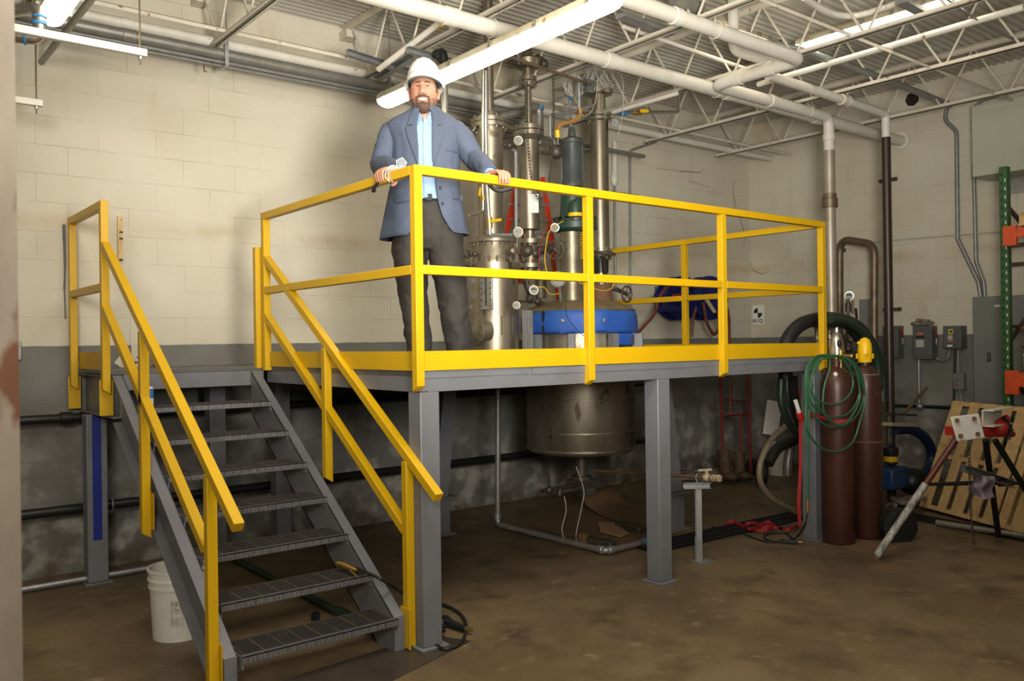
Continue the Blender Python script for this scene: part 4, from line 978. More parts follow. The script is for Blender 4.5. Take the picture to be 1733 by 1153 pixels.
# wooden scrap strip and marks on the wall
a_ = A(199, 366, 'y', W-.02); c_ = A(209, 441, 'y', W-.02)
t = thing('wood_strip', 'short bare wood strip nailed to the left wall', 'wood strip', (a_.x, W, c_.z)); MB().box(a_.x, c_.x-.005, W-.02, W-.001, c_.z, a_.z).build('strip', WOOD, t)
b = MB()
for py_ in (393, 404, 440): q = A(205, py_, 'y', W-.022); b.box(q.x-.012, q.x+.012, W-.026, W-.019, q.z-.006, q.z+.006)
b.build('nail_hole', INK, t)
q = A(30, 585, 'y', W-.03); single(MB().box(q.x-.02, q.x+.02, W-.04, W-.001, q.z-.1, q.z+.03), 'outlet_box', GRV, 'small metal outlet box at the far left of the wall', 'outlet box', bevel=.003)
# patches of bare plaster on the wall by the landing
b = MB()
for (x0, y0, x1, y1) in ((222, 583, 243, 624),):
    a_, c_ = A(x0, y0, 'y', W), A(x1, y1, 'y', W); n_ = 14; pts = [V((a_.x+(c_.x-a_.x)*i/n_, W-.0035, a_.z+random.uniform(-.012, .012))) for i in range(n_+1)]+[V((c_.x+random.uniform(-.012, .012), W-.0035, a_.z+(c_.z-a_.z)*i/8)) for i in range(1, 9)]+[V((a_.x, W-.0035, c_.z)), V((a_.x-.06, W-.0035, c_.z)), V((a_.x-.12, W-.0035, c_.z+.05)), V((a_.x-.08, W-.0035, c_.z+.10)), V((a_.x, W-.0035, c_.z+.06))]
    b.prism(pts, (0, .003, 0))
single(b, 'plaster_patch', mat('bare_plaster', (.55, .51, .42), .8), 'unpainted cream patch on the grey band behind the stairs', 'wall patch')
# hoses and things on the floor under the stairs
t = thing('floor_pole', 'dark green grey pole lying on the floor behind the lower treads', 'pole', A(500, 990, 'z', .03))
MB().tube([A(395, 945, 'z', .03), A(575, 1037, 'z', .03)], .022, 12).build('pole', HDGRN, t); MB().tube([A(572, 1035, 'z', .03), A(590, 1044, 'z', .03)], .032, 12).build('end_collar', HDGRN, t)
single(MB().lathe(A(534, 1050, 'z', 0), [(.02, 0), (.028, .002), (.028, .04), (.018, .045), (.018, .02), (.001, .02)], 6), 'loose_nut', BLK, 'black hex coupling lying on the floor behind the lowest tread', 'nut')
# air hose on tread 2 with brass nozzle
z2 = .172+.1755*1+.013; z3 = z2+.1755
t = thing('air_hose', 'black air hose with brass nozzle lying over the second tread', 'hose', (-.2, .4, z2))
pts = [A(604, 962, 'z', z2+.02), A(640, 978, 'z', z2+.03), A(665, 993, 'x', -.03), A(682, 1004, 'x', .03), V((.12, .20, .20)), V((.20, .1, .05)), V((.30, .28, .014)), V((.36, .12, .014)), A(752, 1045, 'z', .014), A(775, 1060, 'z', .014)]
MB().tube(spline(pts, 8), .009, 8).build('hose', BLKR, t)
MB().tube([A(571, 955, 'z', z2+.035), A(580, 957, 'z', z2+.033), A(590, 961, 'z', z2+.03), A(604, 966, 'z', z2+.022)], [.016, .020, .016, .010], 12).build('nozzle', BRASS, t)
MB().tube([A(590, 964, 'z', z2+.02), A(603, 975, 'z', z2+.015)], .005, 8).build('trigger', BRASS, t)
t = thing('hose_coil', 'black hose loop with brass end on the floor by the corner column', 'hose', A(760, 1070, 'z', 0))
MB().tube(spline(AA([(738, 1020), (765, 1030), (785, 1047), (788, 1070), (778, 1090), (755, 1099), (738, 1092)], 'z', .012), 8), .0095, 8).build('hose', BLKR, t)
MB().tube(spline(AA([(738, 1060), (748, 1062), (762, 1052), (755, 1044), (740, 1046)], 'z', .014), 8), .0095, 8).build('hose', BLKR, t)
MB().tube(AA([(754, 1052), (788, 1064)], 'z', .03), .016, 10).build('sleeve', BLKR, t); MB().tube(AA([(788, 1064), (799, 1066)], 'z', .03), .013, 8).build('fitting', BRASS, t)
# cardboard, blocks under the vessel
b = MB()
def sheet(pts, name, m, label, cat, th=.005, bulge=0):
    k = MB(); k.prism(pts, (0, 0, th)); return single(k, name, m, label, cat)
sheet([A(880, 886, 'z', .004), A(965, 862, 'z', .004), A(1120, 878, 'z', .004), A(1105, 930, 'z', .004), A(960, 906, 'z', .004)], 'cardboard_sheet', CARD, 'flat brown cardboard lying on the floor under the vessel', 'cardboard')
k = MB(); P0 = [A(984, 842, 'z', .16), A(1000, 862, 'z', .05), A(1035, 880, 'z', .02), A(1090, 898, 'z', .01)]; P1 = [A(1036, 826, 'z', .16), A(1058, 850, 'z', .06), A(1085, 866, 'z', .025), A(1175, 882, 'z', .012)]
P0 = spline(P0, 6); P1 = spline(P1, 6); n_ = len(P0); k.add(P0+P1+[p+V((0, 0, .004)) for p in P0+P1], [(i, i+1, n_+i+1, n_+i) for i in range(n_-1)]+[(2*n_+i, 2*n_+i+1, 3*n_+i+1, 3*n_+i) for i in range(n_-1)]+[(i, i+1, 2*n_+i+1, 2*n_+i) for i in range(n_-1)]+[(n_+i, n_+i+1, 3*n_+i+1, 3*n_+i) for i in range(n_-1)]+[(0, n_, 3*n_, 2*n_), (n_-1, 2*n_-1, 4*n_-1, 3*n_-1)])
single(k, 'cardboard_sheet', CARD, 'curled brown cardboard with one corner raised under the vessel', 'cardboard')
k = MB(); pts = AA([(1012, 885), (1040, 886), (1064, 904), (1050, 910), (1015, 900)], 'z', .02); k.prism(pts, (0, 0, .01)); single(k, 'cardboard_scrap', PAPER, 'crumpled pale cardboard scrap beside the dark block', 'cardboard')
k = MB(); a_ = A(1048, 888, 'z', .03); c_ = A(1088, 898, 'z', .03); k.beam(a_, c_, .10, .07); single(k, 'dark_block', IRON, 'dark oily block lying on the cardboard', 'block', bevel=.012)
k = MB(); k.beam(A(990, 915, 'z', .035), A(1038, 924, 'z', .035), .09, .07); single(k, 'steel_block', IRON, 'dark steel block on the floor in front of the cardboard', 'block', bevel=.008)
k = MB(); k.box(*(lambda q: (q.x-.02, q.x+.03, q.y-.03, q.y+.03, 0, .10))(A(986, 925, 'z', 0))); single(k, 'rusty_block', RUST, 'small upright rusty block beside the floor pipe', 'block', bevel=.004)
for pts, l_ in (([(975, 790), (988, 830), (984, 860), (975, 905), (978, 920)], 'pale thin wire hanging from the vessel to the floor'), ([(955, 840), (958, 865), (951, 895), (956, 915)], 'shorter thin wire left of the pale one under the vessel')):
    single(MB().tube(spline(AA(pts, 'y', 1.3), 8), .0035, 6), 'hanging_wire', TEFL, l_, 'wire')
b = MB(); b.tube(fillet([V((cx_, YV, .36)), V((cx_-.3, YV-.05, .36)), V((cx_-.3, YV-.05, .30))], .03), .022, 10); b.ball((cx_-.42, YV-.05, .36), .035, 6); b.tube([(cx_-.5, YV-.05, .36), (cx_-.3, YV-.05, .36)], .02, 8); b.tube([(cx_-.42, YV-.05, .38), (cx_-.45, YV-.08, .5)], .008, 6)
single(b, 'drain_valve', IRON, 'small valve with upright lever under the vessel at left', 'valve')
# strut stand with a valve
q = A(1188, 950, 'z', 0)
t = thing('strut_stand', 'galvanized strut stand holding a rusty pipe between the columns', 'pipe stand', q)
MB().chan(q+V((0, 0, .16)), q+V((0, 0, .53)), .041, .041, .004, up=(_f.x, _f.y, 0)).build('post', GRV, t)
MB().chan(q+V((0, 0, 0.004)), q+V((0, 0, .17)), .045, .045, .004, up=(_f.x, _f.y, 0)).build('lower_sleeve', CONDUIT, t)
MB().box(q.x-.06, q.x+.06, q.y-.06, q.y+.06, 0, .004).build('foot_plate', CONDUIT, t)
MB().chan(q+V((-.10, .08, .55)), q+V((.05, -.04, .55)), .041, .041, .004).build('cross_arm', GRV, t)
zz = q.z+.605
t = thing('rusty_pipe_lance', 'rusty thin pipe with a corroded valve resting on the strut stand', 'pipe', q+V((0, 0, .6)))
a_ = A(1005, 797, 'y', 1.6); p1 = q+V((-.0, .02, .605)); e1 = q+V((.10, -.07, .59)); dr = (p1-a_).normalized()
MB().tube([a_, p1+dr*.05], .013, 10).build('pipe', RUST, t)
b = MB()
c_ = p1+dr*.09; b.ball(c_, (.035, .035, .03), 8); b.tube([c_, c_+dr*.13], .019, 10)
for i in range(3): b.lathe(c_+dr*(.06+i*.03), [(.016, 0), (.026, .004), (.026, .014), (.016, .018)], 14, dr)
b.tube([c_+V((-.05, .04, .05)), c_+V((.03, -.02, .055))], .010, 8); b.tube([c_, c_+V((0, 0, .05))], .012, 8)
b.build('corroded_valve', mat('corroded_brass', (.42, .33, .22), .6, .2, (.25, .17, .1), 25, .7, .4, 60), t)
b = MB(); b.ring(q+V((0, .01, .60)), .035, .004, dr, 20); b.build('pipe_clamp', GRV, t)
# drain trench
def grate(p0, p1, w, label):
    p0, p1 = V(p0), V(p1); d_ = (p1-p0).normalized(); s_ = V((d_.y, -d_.x, 0)); t = thing('trench_grate', label, 'drain grate', p0, 'trench drain grates')
    MB().prism([p0-s_*w/2, p0+s_*w/2, p1+s_*w/2, p1-s_*w/2], (0, 0, .004)).build('trench_pan', DIRT, t)
    b = MB(); n_ = int((p1-p0).length/.045)
    for i in range(n_): c_ = p0+d_*(i+.5)*.045; b.beam(c_-s_*(w/2-.01)+V((0, 0, .01)), c_+s_*(w/2-.01)+V((0, 0, .01)), .012, .012)
    for s2 in (-1, 0, 1): b.beam(p0+s_*s2*(w/2-.012)+V((0, 0, .012)), p1+s_*s2*(w/2-.012)+V((0, 0, .012)), .012, .016)
    b.build('bars', BLK, t)
a_, c_ = A(1090, 932, 'z', 0), A(1355, 873, 'z', 0); a_.z = c_.z = 0
grate(a_, c_, .26, 'black drain grate on the floor between the front columns')
a2, c2 = A(1505, 868, 'z', 0), A(1760, 918, 'z', 0)
grate(a2, c2, .2, 'black drain grate on the floor in front of the leaning pallet')
single(MB().beam(A(1085, 866+60, 'z', .004), A(1120, 940, 'z', .004), .02, .008), 'floor_strip', IRON, 'thin dark strip on the floor near the middle column', 'strip')
sheet([V((-.75, -.35, .0005)), V((.30, -.02, .0005)), V((.18, .22, .0005)), V((-.85, .12, .0005))], 'floor_plate', mat('oily_steel_plate', (.05, .042, .034), .4, .4, (.09, .07, .05), 5, .7), 'dark oily steel plate on the floor at the foot of the stairs', 'plate', .003)
# ------------------------------------------------------------------ right part: cylinders, manifold, hoses
def cyl(c, r, zsh, label, name='gas_cylinder'):
    t = thing(name, label, 'gas cylinder', c, 'maroon gas cylinders'); c = V(c)
    prof_ = [(r*.93, 0), (r, .015), (r, zsh-.18)]
    for i in range(1, 9):
        a = PI/2*i/9; prof_.append((.035+(r-.035)*math.cos(a), zsh-.18+.17*math.sin(a)))
    prof_ += [(.036, zsh), (.036, zsh+.03), (.046, zsh+.031), (.046, zsh+.06), (.001, zsh+.06)]
    MB().lathe(c, prof_, 40).build('body', MAR, t); return t
c1 = V((3.78, -.115, 0)); c2 = V((4.11, -.17, 0))
t = cyl(c1, .122, 1.375, 'maroon gas cylinder with green hose coil hung on its valve, left one of the pair')
b = MB(); zc = 1.435
b.tube([c1+V((0, 0, zc)), c1+V((0, 0, zc+.06))], .02, 12); b.build('valve_stem', BRASS, t)
fv = V((-_f.x, -_f.y, 0))
b = MB().lathe(c1+V((0, 0, zc+.02))+fv*.012, [(.052, 0), (.054, .01), (.050, .11), (.036, .17), (.015, .19), (.001, .192)], 24); b.build('valve_guard', SSL, t)
b = MB().ball(c1+fv*.064+V((0, 0, zc+.12)), (.018, .018, .03), 8); b.build('guard_opening', INK, t)
b = MB(); q = c1+fv*.07+V((.02, 0, zc-.02)); b.tube([q, q+V((0, 0, .09))], .018, 8); b.tube([q+V((0, 0, .02)), q+V((0, 0, -.05))], .01, 8); b.tube([q+V((0, 0, .045)), q+_r*.07+V((0, 0, .04))], .014, 8); b.ball(q+_r*.08+V((0, 0, .04)), .018, 6); b.build('brass_regulator', BRASS, t)
MB().beam(c1+fv*.1-_r*.055+V((0, 0, 1.31)), c1+fv*.095-_r*.035+V((0, 0, 1.33)), .03, .002, fv).build('paper_tag', WHTSH, t)
t = cyl(c2, .118, 1.375, 'maroon gas cylinder wearing a yellow cap, right one of the pair')
b = MB().lathe(c2, [(.050, 1.40), (.052, 1.41), (.055, 1.43), (.055, 1.50), (.050, 1.55), (.036, 1.583), (.015, 1.598), (.001, 1.60)], 24)
for a in (0, PI/2, PI, 3*PI/2): b.beam(c2+V((math.cos(a+.5)*.055, math.sin(a+.5)*.055, 1.43)), c2+V((math.cos(a+.5)*.055, math.sin(a+.5)*.055, 1.47)), .018, .018)
b.ball(c2-_r*.05+V((0, 0, 1.555)), .014, 6); b.build('yellow_cap', YPL, t)
MB().beam(c2+fv*.056+V((0, 0, 1.445)), c2+fv*.056+V((0, 0, 1.475)), .004, .003, fv).build('cap_slot', INK, t)
b = MB(); rr = random.Random(4)
for i in range(5): b.lathe(c2+V((0, 0, 1.30+i*.006)), [(.095-.006*i, 0), (.10-.006*i, .004), (.095-.006*i, .008)], 24)
b.build('tape_wrap', WHTSH, t)
MB().ring(c2+V((0, 0, .77)), .121, .007, (0, 0, 1), 36).build('safety_chain', RUST, t)
# red strap round cylinder 1
t = thing('ratchet_strap', 'red ratchet strap holding the left gas cylinder to the column', 'strap', c1+V((0, 0, .95)))
pts = [V((3.66, .05, 1.0))]+[c1+V((math.cos(a)*.126, math.sin(a)*.126, .96+.0*a)) for a in [PI+.4+i*.22 for i in range(9)]]
b = MB()
for i in range(len(pts)-1): p, q = pts[i], pts[i+1]; m_ = (p+q)/2-c1; m_.z = 0; b.beam(p, q, .028, .003, m_) if False else b.prism([p+V((0, 0, -.014)), q+V((0, 0, -.014)), q+V((0, 0, .014)), p+V((0, 0, .014))], m_.normalized()*.003)
b.build('webbing', REDS, t)
b = MB().tube([A(1353, 700, 'y', -.05), A(1346, 678, 'y', -.05)], .016, 10); b.build('white_handle', WHT, t)
MB().tube([A(1357, 712, 'y', -.05), A(1352, 698, 'y', -.05)], .026, 10).build('red_grip', RED, t)
b = MB(); pts = spline(AA([(1355, 715), (1355, 790), (1352, 850), (1354, 890)], 'y', -.05), 6)
for i in range(len(pts)-1): b.prism([pts[i]-_r*.012, pts[i]+_r*.012, pts[i+1]+_r*.012, pts[i+1]-_r*.012], (0, .002, 0))
b.build('hanging_tail', REDS, t)
b = MB(); rr = random.Random(9); pts = spline([A(x, y, 'z', .01+.02*(i % 2)) for i, (x, y) in enumerate([(1352, 893), (1335, 898), (1315, 896), (1300, 893), (1290, 897), (1280, 888), (1262, 890), (1268, 898), (1285, 894), (1300, 886), (1312, 895), (1288, 900), (1262, 895), (1240, 885), (1228, 890)])], 5)
for i in range(len(pts)-1): b.prism([pts[i]+V((0, 0, 0)), pts[i+1], pts[i+1]+V((.004, .004, .022)), pts[i]+V((.004, .004, .022))], (.002, .01, .0))
single(b, 'strap_pile', REDS, 'crumpled red strap lying by the drain grate', 'strap')
# green hose coil
yh = -.28
t = thing('green_gas_hose', 'green gas hose coiled in hanging loops in front of the maroon cylinders', 'hose', A(1405, 600, 'y', yh))
loops = [[(1405, 602), (1385, 606), (1368, 628), (1366, 660), (1378, 688), (1400, 704), (1425, 705), (1445, 690), (1455, 660), (1447, 625), (1428, 606)],
         [(1400, 602), (1378, 608), (1366, 640), (1370, 690), (1398, 720), (1426, 722), (1452, 700), (1463, 665), (1456, 630), (1436, 608)],
         [(1403, 603), (1382, 615), (1372, 650), (1378, 672), (1400, 684), (1422, 682), (1440, 664), (1443, 640), (1432, 615), (1418, 604)],
         [(1408, 602), (1380, 604), (1364, 630), (1364, 680), (1366, 725), (1385, 755), (1415, 765), (1442, 750), (1455, 715), (1464, 672), (1452, 632), (1430, 606)],
         [(1406, 606), (1390, 610), (1374, 640), (1380, 680), (1410, 716), (1430, 718), (1450, 690), (1455, 665), (1446, 620), (1424, 604)]]
b = MB()
for i, l_ in enumerate(loops): b.tube(spline([A(x, y, 'y', yh-.004*i+.008*(j % 2)) for j, (x, y) in enumerate(l_)], 6, True), .0075, 8, closed=True)
b.tube(spline([A(x, y, 'y', yh+.01) for x, y in ((1404, 606), (1404, 625), (1395, 655), (1393, 690), (1402, 712))], 6), .0075, 8)
b.tube(spline([A(x, y, 'y', yh+.01) for x, y in ((1372, 640), (1363, 680), (1367, 760), (1367, 848))], 6), .0065, 8)
b.tube(spline([A(x, y, 'y', yh+.012) for x, y in ((1376, 650), (1369, 700), (1368, 780), (1368, 848))], 6), .0065, 8)
b.build('hose', HGRN, t)
MB().tube(AA([(1367, 846), (1367, 868)], 'y', yh), .011, 8).build('brass_connector', BRASS, t)
t = thing('black_cable', 'black cable with plug curling on the floor below the green hose', 'cable', A(1340, 912, 'z', 0))
MB().tube(spline([A(1367, 868, 'y', yh), A(1362, 890, 'y', yh), A(1352, 905, 'z', .02), A(1342, 912, 'z', .012), A(1330, 903, 'z', .012), A(1305, 903, 'z', .012), A(1293, 908, 'z', .012), A(1302, 915, 'z', .012), A(1325, 917, 'z', .012)], 7), .007, 8).build('cable', BLKR, t)
MB().beam(A(1322, 916, 'z', .018), A(1350, 918, 'z', .018), .035, .03).build('connector', BLKR, t, bevel=.006); MB().tube(AA([(1350, 918), (1358, 918)], 'z', .02), .007, 6).build('pin', BRASS, t)
single(MB().tube(spline([A(x, y, 'z', .01) for x, y in ((1205, 892), (1250, 900), (1262, 905), (1280, 912), (1300, 918), (1318, 917))]+[A(1320, 914, 'z', .01)], 6), .006, 8), 'black_cable', BLKR, 'second black cable running over the drain grate toward the plug', 'cable')
single(MB().lathe(A(1470, 925, 'z', 0), [(.2, 0), (.2, .004), (.001, .005)], 30), 'cardboard_disc', CARD, 'flat brown disc on the floor under the right gas cylinder', 'cardboard')

# manifold behind the cylinders
q = V((4.75, .55, 0))
t = thing('camlock_manifold', 'steel pump manifold with camlock fittings rising behind the gas cylinders', 'manifold', (4.9, .75, 0))
ym = .6
def vt(px, Y, rows, name, m, n=24):
    v, c = vessel(px, Y, rows, n); return v.build(name, m, t)
vt(1421, ym, [(5, 900), (5, 640), (6, 610), (15, 606), (15, 600), (10, 599), (15, 597), (15, 592), (8, 590), (8, 572), (6, 568), (9, 566), (9, 550), (4, 546)], 'vertical_body', SSL)
for x_, y_, r_ in ((1394, 560, 5), (1405, 556, 4.5), (1412, 552, 4), (1437, 556, 5), (1384, 558, 4)): vt(x_, ym+.1, [(r_, 640), (r_, y_+20), (r_*1.5, y_+18), (r_*1.5, y_+10), (r_, y_+8), (r_, y_), (r_*1.3, y_-2), (r_*1.2, y_-10), (2, y_-12)], 'camlock_cap', SSD)
b = MB(); b.tube([A(1380, 545, 'y', ym), A(1440, 549, 'y', ym)], .05, 12); b.build('header', IRON, t)
b = MB()
for x_, y_ in ((1444, 600), (1450, 615), (1436, 590), (1440, 575)): b.ball(A(x_, y_, 'y', ym-.05), .035, 6)
b.tube([A(1437, 560, 'y', ym), A(1439, 640, 'y', ym)], .02, 8); b.build('side_valve', IRON, t)
gauge(A(1437, 501, 'y', ym), .042, t, SSL, digital=True)
vt(1435.5, ym, [(5, 528), (5, 514), (3, 512), (3, 506)], 'gauge_valve', IRON)
MB().beam(A(1443, 508, 'y', ym-.04), A(1443, 532, 'y', ym-.04), .02, .02).build('gauge_lever', BRN, t, bevel=.005)
MB().tube([A(1436, 528, 'y', ym), A(1436, 548, 'y', ym)], .014, 8).build('gauge_riser', IRON, t)
MB().beam(A(1448, 522, 'y', ym), A(1450, 540, 'y', ym), .02, .015).build('lever', BLKR, t)
# large hoses arching over it
def hose(pts, r, m, name, label, Y, k=8, ribs=False):
    P_ = spline([A(p[0], p[1], 'y', p[2] if len(p) > 2 else Y) for p in pts], k)
    if ribs: 
        P_ = spline([A(p[0], p[1], 'y', p[2] if len(p) > 2 else Y) for p in pts], 30); return single(MB().tube(P_, [r*(1+.12*(i % 2)) for i in range(len(P_))], 14), name, m, label, 'hose')
    return single(MB().tube(P_, r, 14), name, m, label, 'hose')
hose([(1330, 640), (1328, 600), (1336, 570), (1358, 548), (1390, 540), (1422, 542), (1445, 556), (1462, 582), (1475, 612)], .060, BLKR, 'suction_hose', 'thick black hose arching over the manifold, outermost on the left', .45)
hose([(1400, 536), (1430, 540), (1458, 556), (1480, 590), (1492, 630), (1494, 680)], .045, HDGRN, 'transfer_hose', 'dark green hose curving down behind the yellow capped cylinder', .42)
hose([(1405, 541), (1435, 546), (1465, 570), (1484, 610), (1488, 660)], .035, HDGRN, 'transfer_hose', 'inner dark green hose next to the yellow cap', .36)
hose([(1322, 640), (1322, 680), (1332, 710), (1348, 735)], .030, HDGRN, 'transfer_hose', 'dark green hose hanging below the deck left of the end column', .5)
hose([(1332, 640), (1333, 670), (1342, 700), (1352, 722)], .018, HDGRN, 'transfer_hose', 'thinner green hose hanging below the deck beside the end column', .45)
hose([(1342, 636), (1343, 660), (1346, 685), (1350, 700)], .035, BLKR, 'ribbed_hose', 'ribbed black hose hanging under the platform corner', .40, ribs=True)
hose([(1352, 715), (1330, 722), (1305, 745), (1288, 780), (1286, 812), (1300, 838), (1320, 853), (1342, 864)], .026, HBEI, 'beige_hose', 'beige hose bending from the end column down to the floor', .55)
hose([(1352, 742), (1335, 748), (1315, 760), (1300, 785)], .05, BLKR, 'suction_hose', 'black hose curving in front of the small white bucket', .9)
hose([(1340, 745), (1334, 780), (1333, 805)], .045, DPIPE, 'grey_tube', 'dull grey tube leaning beside the small white bucket', 1.0)
hose([(1354, 660), (1345, 690), (1330, 640)], .012, RED, 'red_hose', 'thin red hose near the end column', .6)
qb = A(1322, 806, 'z', 0); qb.z = 0
bucket(qb+V((.1, .08, 0)), .15, .37, 'white bucket standing behind the end column under the platform', True)
single(MB().lathe(A(1288, 800, 'y', 1.9)+V((0, 0, 0)), [(.001, -.05), (.05, -.05), (.12, -.05), (.14, -.03), (.14, .03), (.12, .05), (.05, .05), (.001, .05)], 24, (.7, -.7, 0)), 'cart_wheel', BLKR, 'black cart wheel beside the white bucket under the platform', 'wheel')
# sign 911-like plate
a_ = A(1303, 708, 'y', 2.3); single(MB().beam(a_+V((0, 0, -.2)), a_+V((.1, 0, .2)), .18, .01, (-_f.x, -_f.y, 0)), 'paper_sign', WHTSH, 'small white printed sheet leaning in the shadow beyond the hoses', 'sheet')
# hand truck and boots
t = thing('hand_truck', 'tall red hand truck standing against the back wall under the platform', 'hand truck', A(1245, 810, 'z', 0))
yq = 2.35; TRED = mat('dull_red_truck', (.20, .012, .010), .5, 0, (.10, .01, .008), 12, .6)
def rt(p, q, r=.018, name='side_rail', m=None):
    m = m or TRED
    return MB().tube([A(*p, 'y', yq), A(*q, 'y', yq)], r, 10).build(name, m, t)
rt((1219, 625), (1223, 760)); rt((1266, 625), (1271, 812)); rt((1238, 650), (1237, 700), .012, 'brace'); rt((1254, 700), (1254, 765)); rt((1220, 705), (1268, 700), .014, 'cross_bar'); rt((1221, 676), (1268, 680), .010, 'cross_bar'); rt((1236, 625), (1236, 700), .008, 'brace', RUST)
rt((1268, 628), (1252, 596), .014, 'handle')
b = MB(); b.lathe(A(1276, 795, 'y', yq), [(.02, -.03), (.12, -.03), (.13, 0), (.12, .03), (.02, .03)], 20, (1, 0, 0)); b.build('wheel', BLKR, t)
MB().beam(A(1222, 808, 'y', yq), A(1266, 812, 'y', yq), .16, .01).build('toe_plate', TRED, t)
def boot(px, py0, py1, yb, label, lean=0):
    c_ = A(px, py1, 'y', yb); z1 = A(px, py0, 'y', yb).z; z0 = max(c_.z, .02); h = z1-z0
    b = MB(); rows = [(.060, 0, -.03), (.062, .08, -.01), (.055, .25, .0), (.058, .55, .0), (.066, .9, .01), (.072, 1.0, .01), (.06, .99, .01), (.05, .6, .0)]
    n_ = 20; vs = []
    for r_, hh, off in rows:
        for k_ in range(n_):
            a = 2*PI*k_/n_; w_ = 1+.12*noise.noise(V((math.cos(a)*2+px, math.sin(a)*2, hh*4)))
            vs.append(c_*1+V((r_*w_*math.cos(a)+lean*hh, r_*w_*math.sin(a)*1.2+off, z0-c_.z+h*hh)))
    b.add(vs, [(i*n_+k_, (i+1)*n_+k_, (i+1)*n_+(k_+1) % n_, i*n_+(k_+1) % n_) for i in range(len(rows)-1) for k_ in range(n_)]+[tuple(range(n_))])
    b.ball(V((c_.x-.03, c_.y-.09, z0+.035)), (.055, .09, .045), 8)
    t = thing('work_boot', label, 'boot', (c_.x, c_.y, z0), 'brown leather boots'); b.build('upper', LEATH, t, sharp=80)
    MB().box(c_.x-.06, c_.x+.05, c_.y-.17, c_.y+.07, z0-.018, z0+.004).build('sole', BLKR, t, bevel=.006)
boot(1228, 762, 810, 2.2, 'brown leather boot beside the hand truck, left of the two', -.02); boot(1250, 766, 808, 2.2, 'brown leather boot beside the hand truck, right of the two', .02)
b = MB(); rr = random.Random(8)
for i in range(16):
    a_ = A(1165+rr.uniform(0, 40), 800+rr.uniform(-8, 12), 'z', .03+rr.uniform(0, .05)); b.tube(spline([a_, a_+V((rr.uniform(-.3, .1), rr.uniform(-.3, .2), 0)), a_+V((rr.uniform(-.3, .3), rr.uniform(-.4, .3), .03))], 6), .012, 6)
single(b, 'hose_heap', DPIPE, 'dark heap of hoses and rods on the floor near the boots', 'hose heap')['kind'] = 'stuff'
# hose reels on the back wall
def reel(px, label):
    c_ = A(px, 505, 'y', 2.72); k_ = dep(c_)/FPX; t = thing('hose_reel', label, 'hose reel', (c_.x, W, c_.z), 'blue wall hose reels'); d_ = V((-.25, -1, 0)).normalized()
    R_ = 37*k_
    o = MB().lathe(c_, [(.03, -.10), (R_*.96, -.10), (R_, -.095), (R_, -.085), (R_*.55, -.08), (R_*.55, .08), (R_, .085), (R_, .095), (R_*.96, .10), (R_*.62, .10), (R_*.60, .085), (R_*.45, .085), (R_*.43, .10), (.05, .10), (.03, .12)], 40, d_).build('drum', BLUR, t)
    b = MB()
    for i in range(6):
        b.ring(c_+d_*(-.06+.024*i), R_*.68, .02, d_, 36, 8)
    b.build('wound_hose', HRED, t)
    MB().beam(c_+V((-.05, .1, 0)), V((c_.x, W-.005, c_.z)), .10, .24).build('wall_arm', BLUR, t)
    MB().box(c_.x-.10, c_.x+.10, W-.012, W-.002, c_.z-.15, c_.z+.15).build('wall_plate', GRV, t)
    return c_, t
r1, t1 = reel(1148, 'blue wall hose reel on the left of the pair'); r2, t2 = reel(1194, 'blue wall hose reel on the right of the pair')
a_ = A(1104, 505, 'y', 2.66); MB().box(a_.x, r1.x-.0, 2.60, 2.64, a_.z-.03, a_.z+.05).build('guide_arm', BLUR, t1); MB().box(a_.x, r1.x, 2.60, 2.64, A(1104, 522, 'y', 2.6).z-.03, A(1104, 522, 'y', 2.6).z+.03).build('guide_arm', BLUR, t1)
MB().box(A(1140, 502, 'y', 2.55).x, A(1190, 500, 'y', 2.55).x, 2.54, 2.57, A(1150, 504, 'y', 2.55).z, A(1150, 498, 'y', 2.55).z).build('warning_strip', RED, t1)
for pts, l_ in (([(1180, 486), (1140, 480), (1118, 500), (1108, 530), (1092, 550), (1078, 565)], 'red brown air hose drooping from the left reel to the vessel'), ([(1178, 520), (1172, 545), (1170, 570)], 'red brown hose hanging straight between the two reels'), ([(1190, 512), (1196, 545), (1208, 566), (1216, 555), (1216, 535), (1208, 525), (1196, 505)], 'red brown hose looping below the right reel'), ([(1230, 520), (1234, 545), (1234, 600), (1236, 640)], 'dark hose hanging right of the reels behind the yellow post')):
    single(MB().tube(spline(AA(pts, 'y', 2.5), 8), .018, 10), 'air_hose', HRED, l_, 'hose', 'air hoses on the reels')
single(MB().tube(AA([(1196, 508), (1209, 528)], 'y', 2.48), .022, 10), 'hose_sleeve', mat('cream_sleeve', (.5, .42, .28), .5), 'cream sleeve on the loop of air hose', 'sleeve')
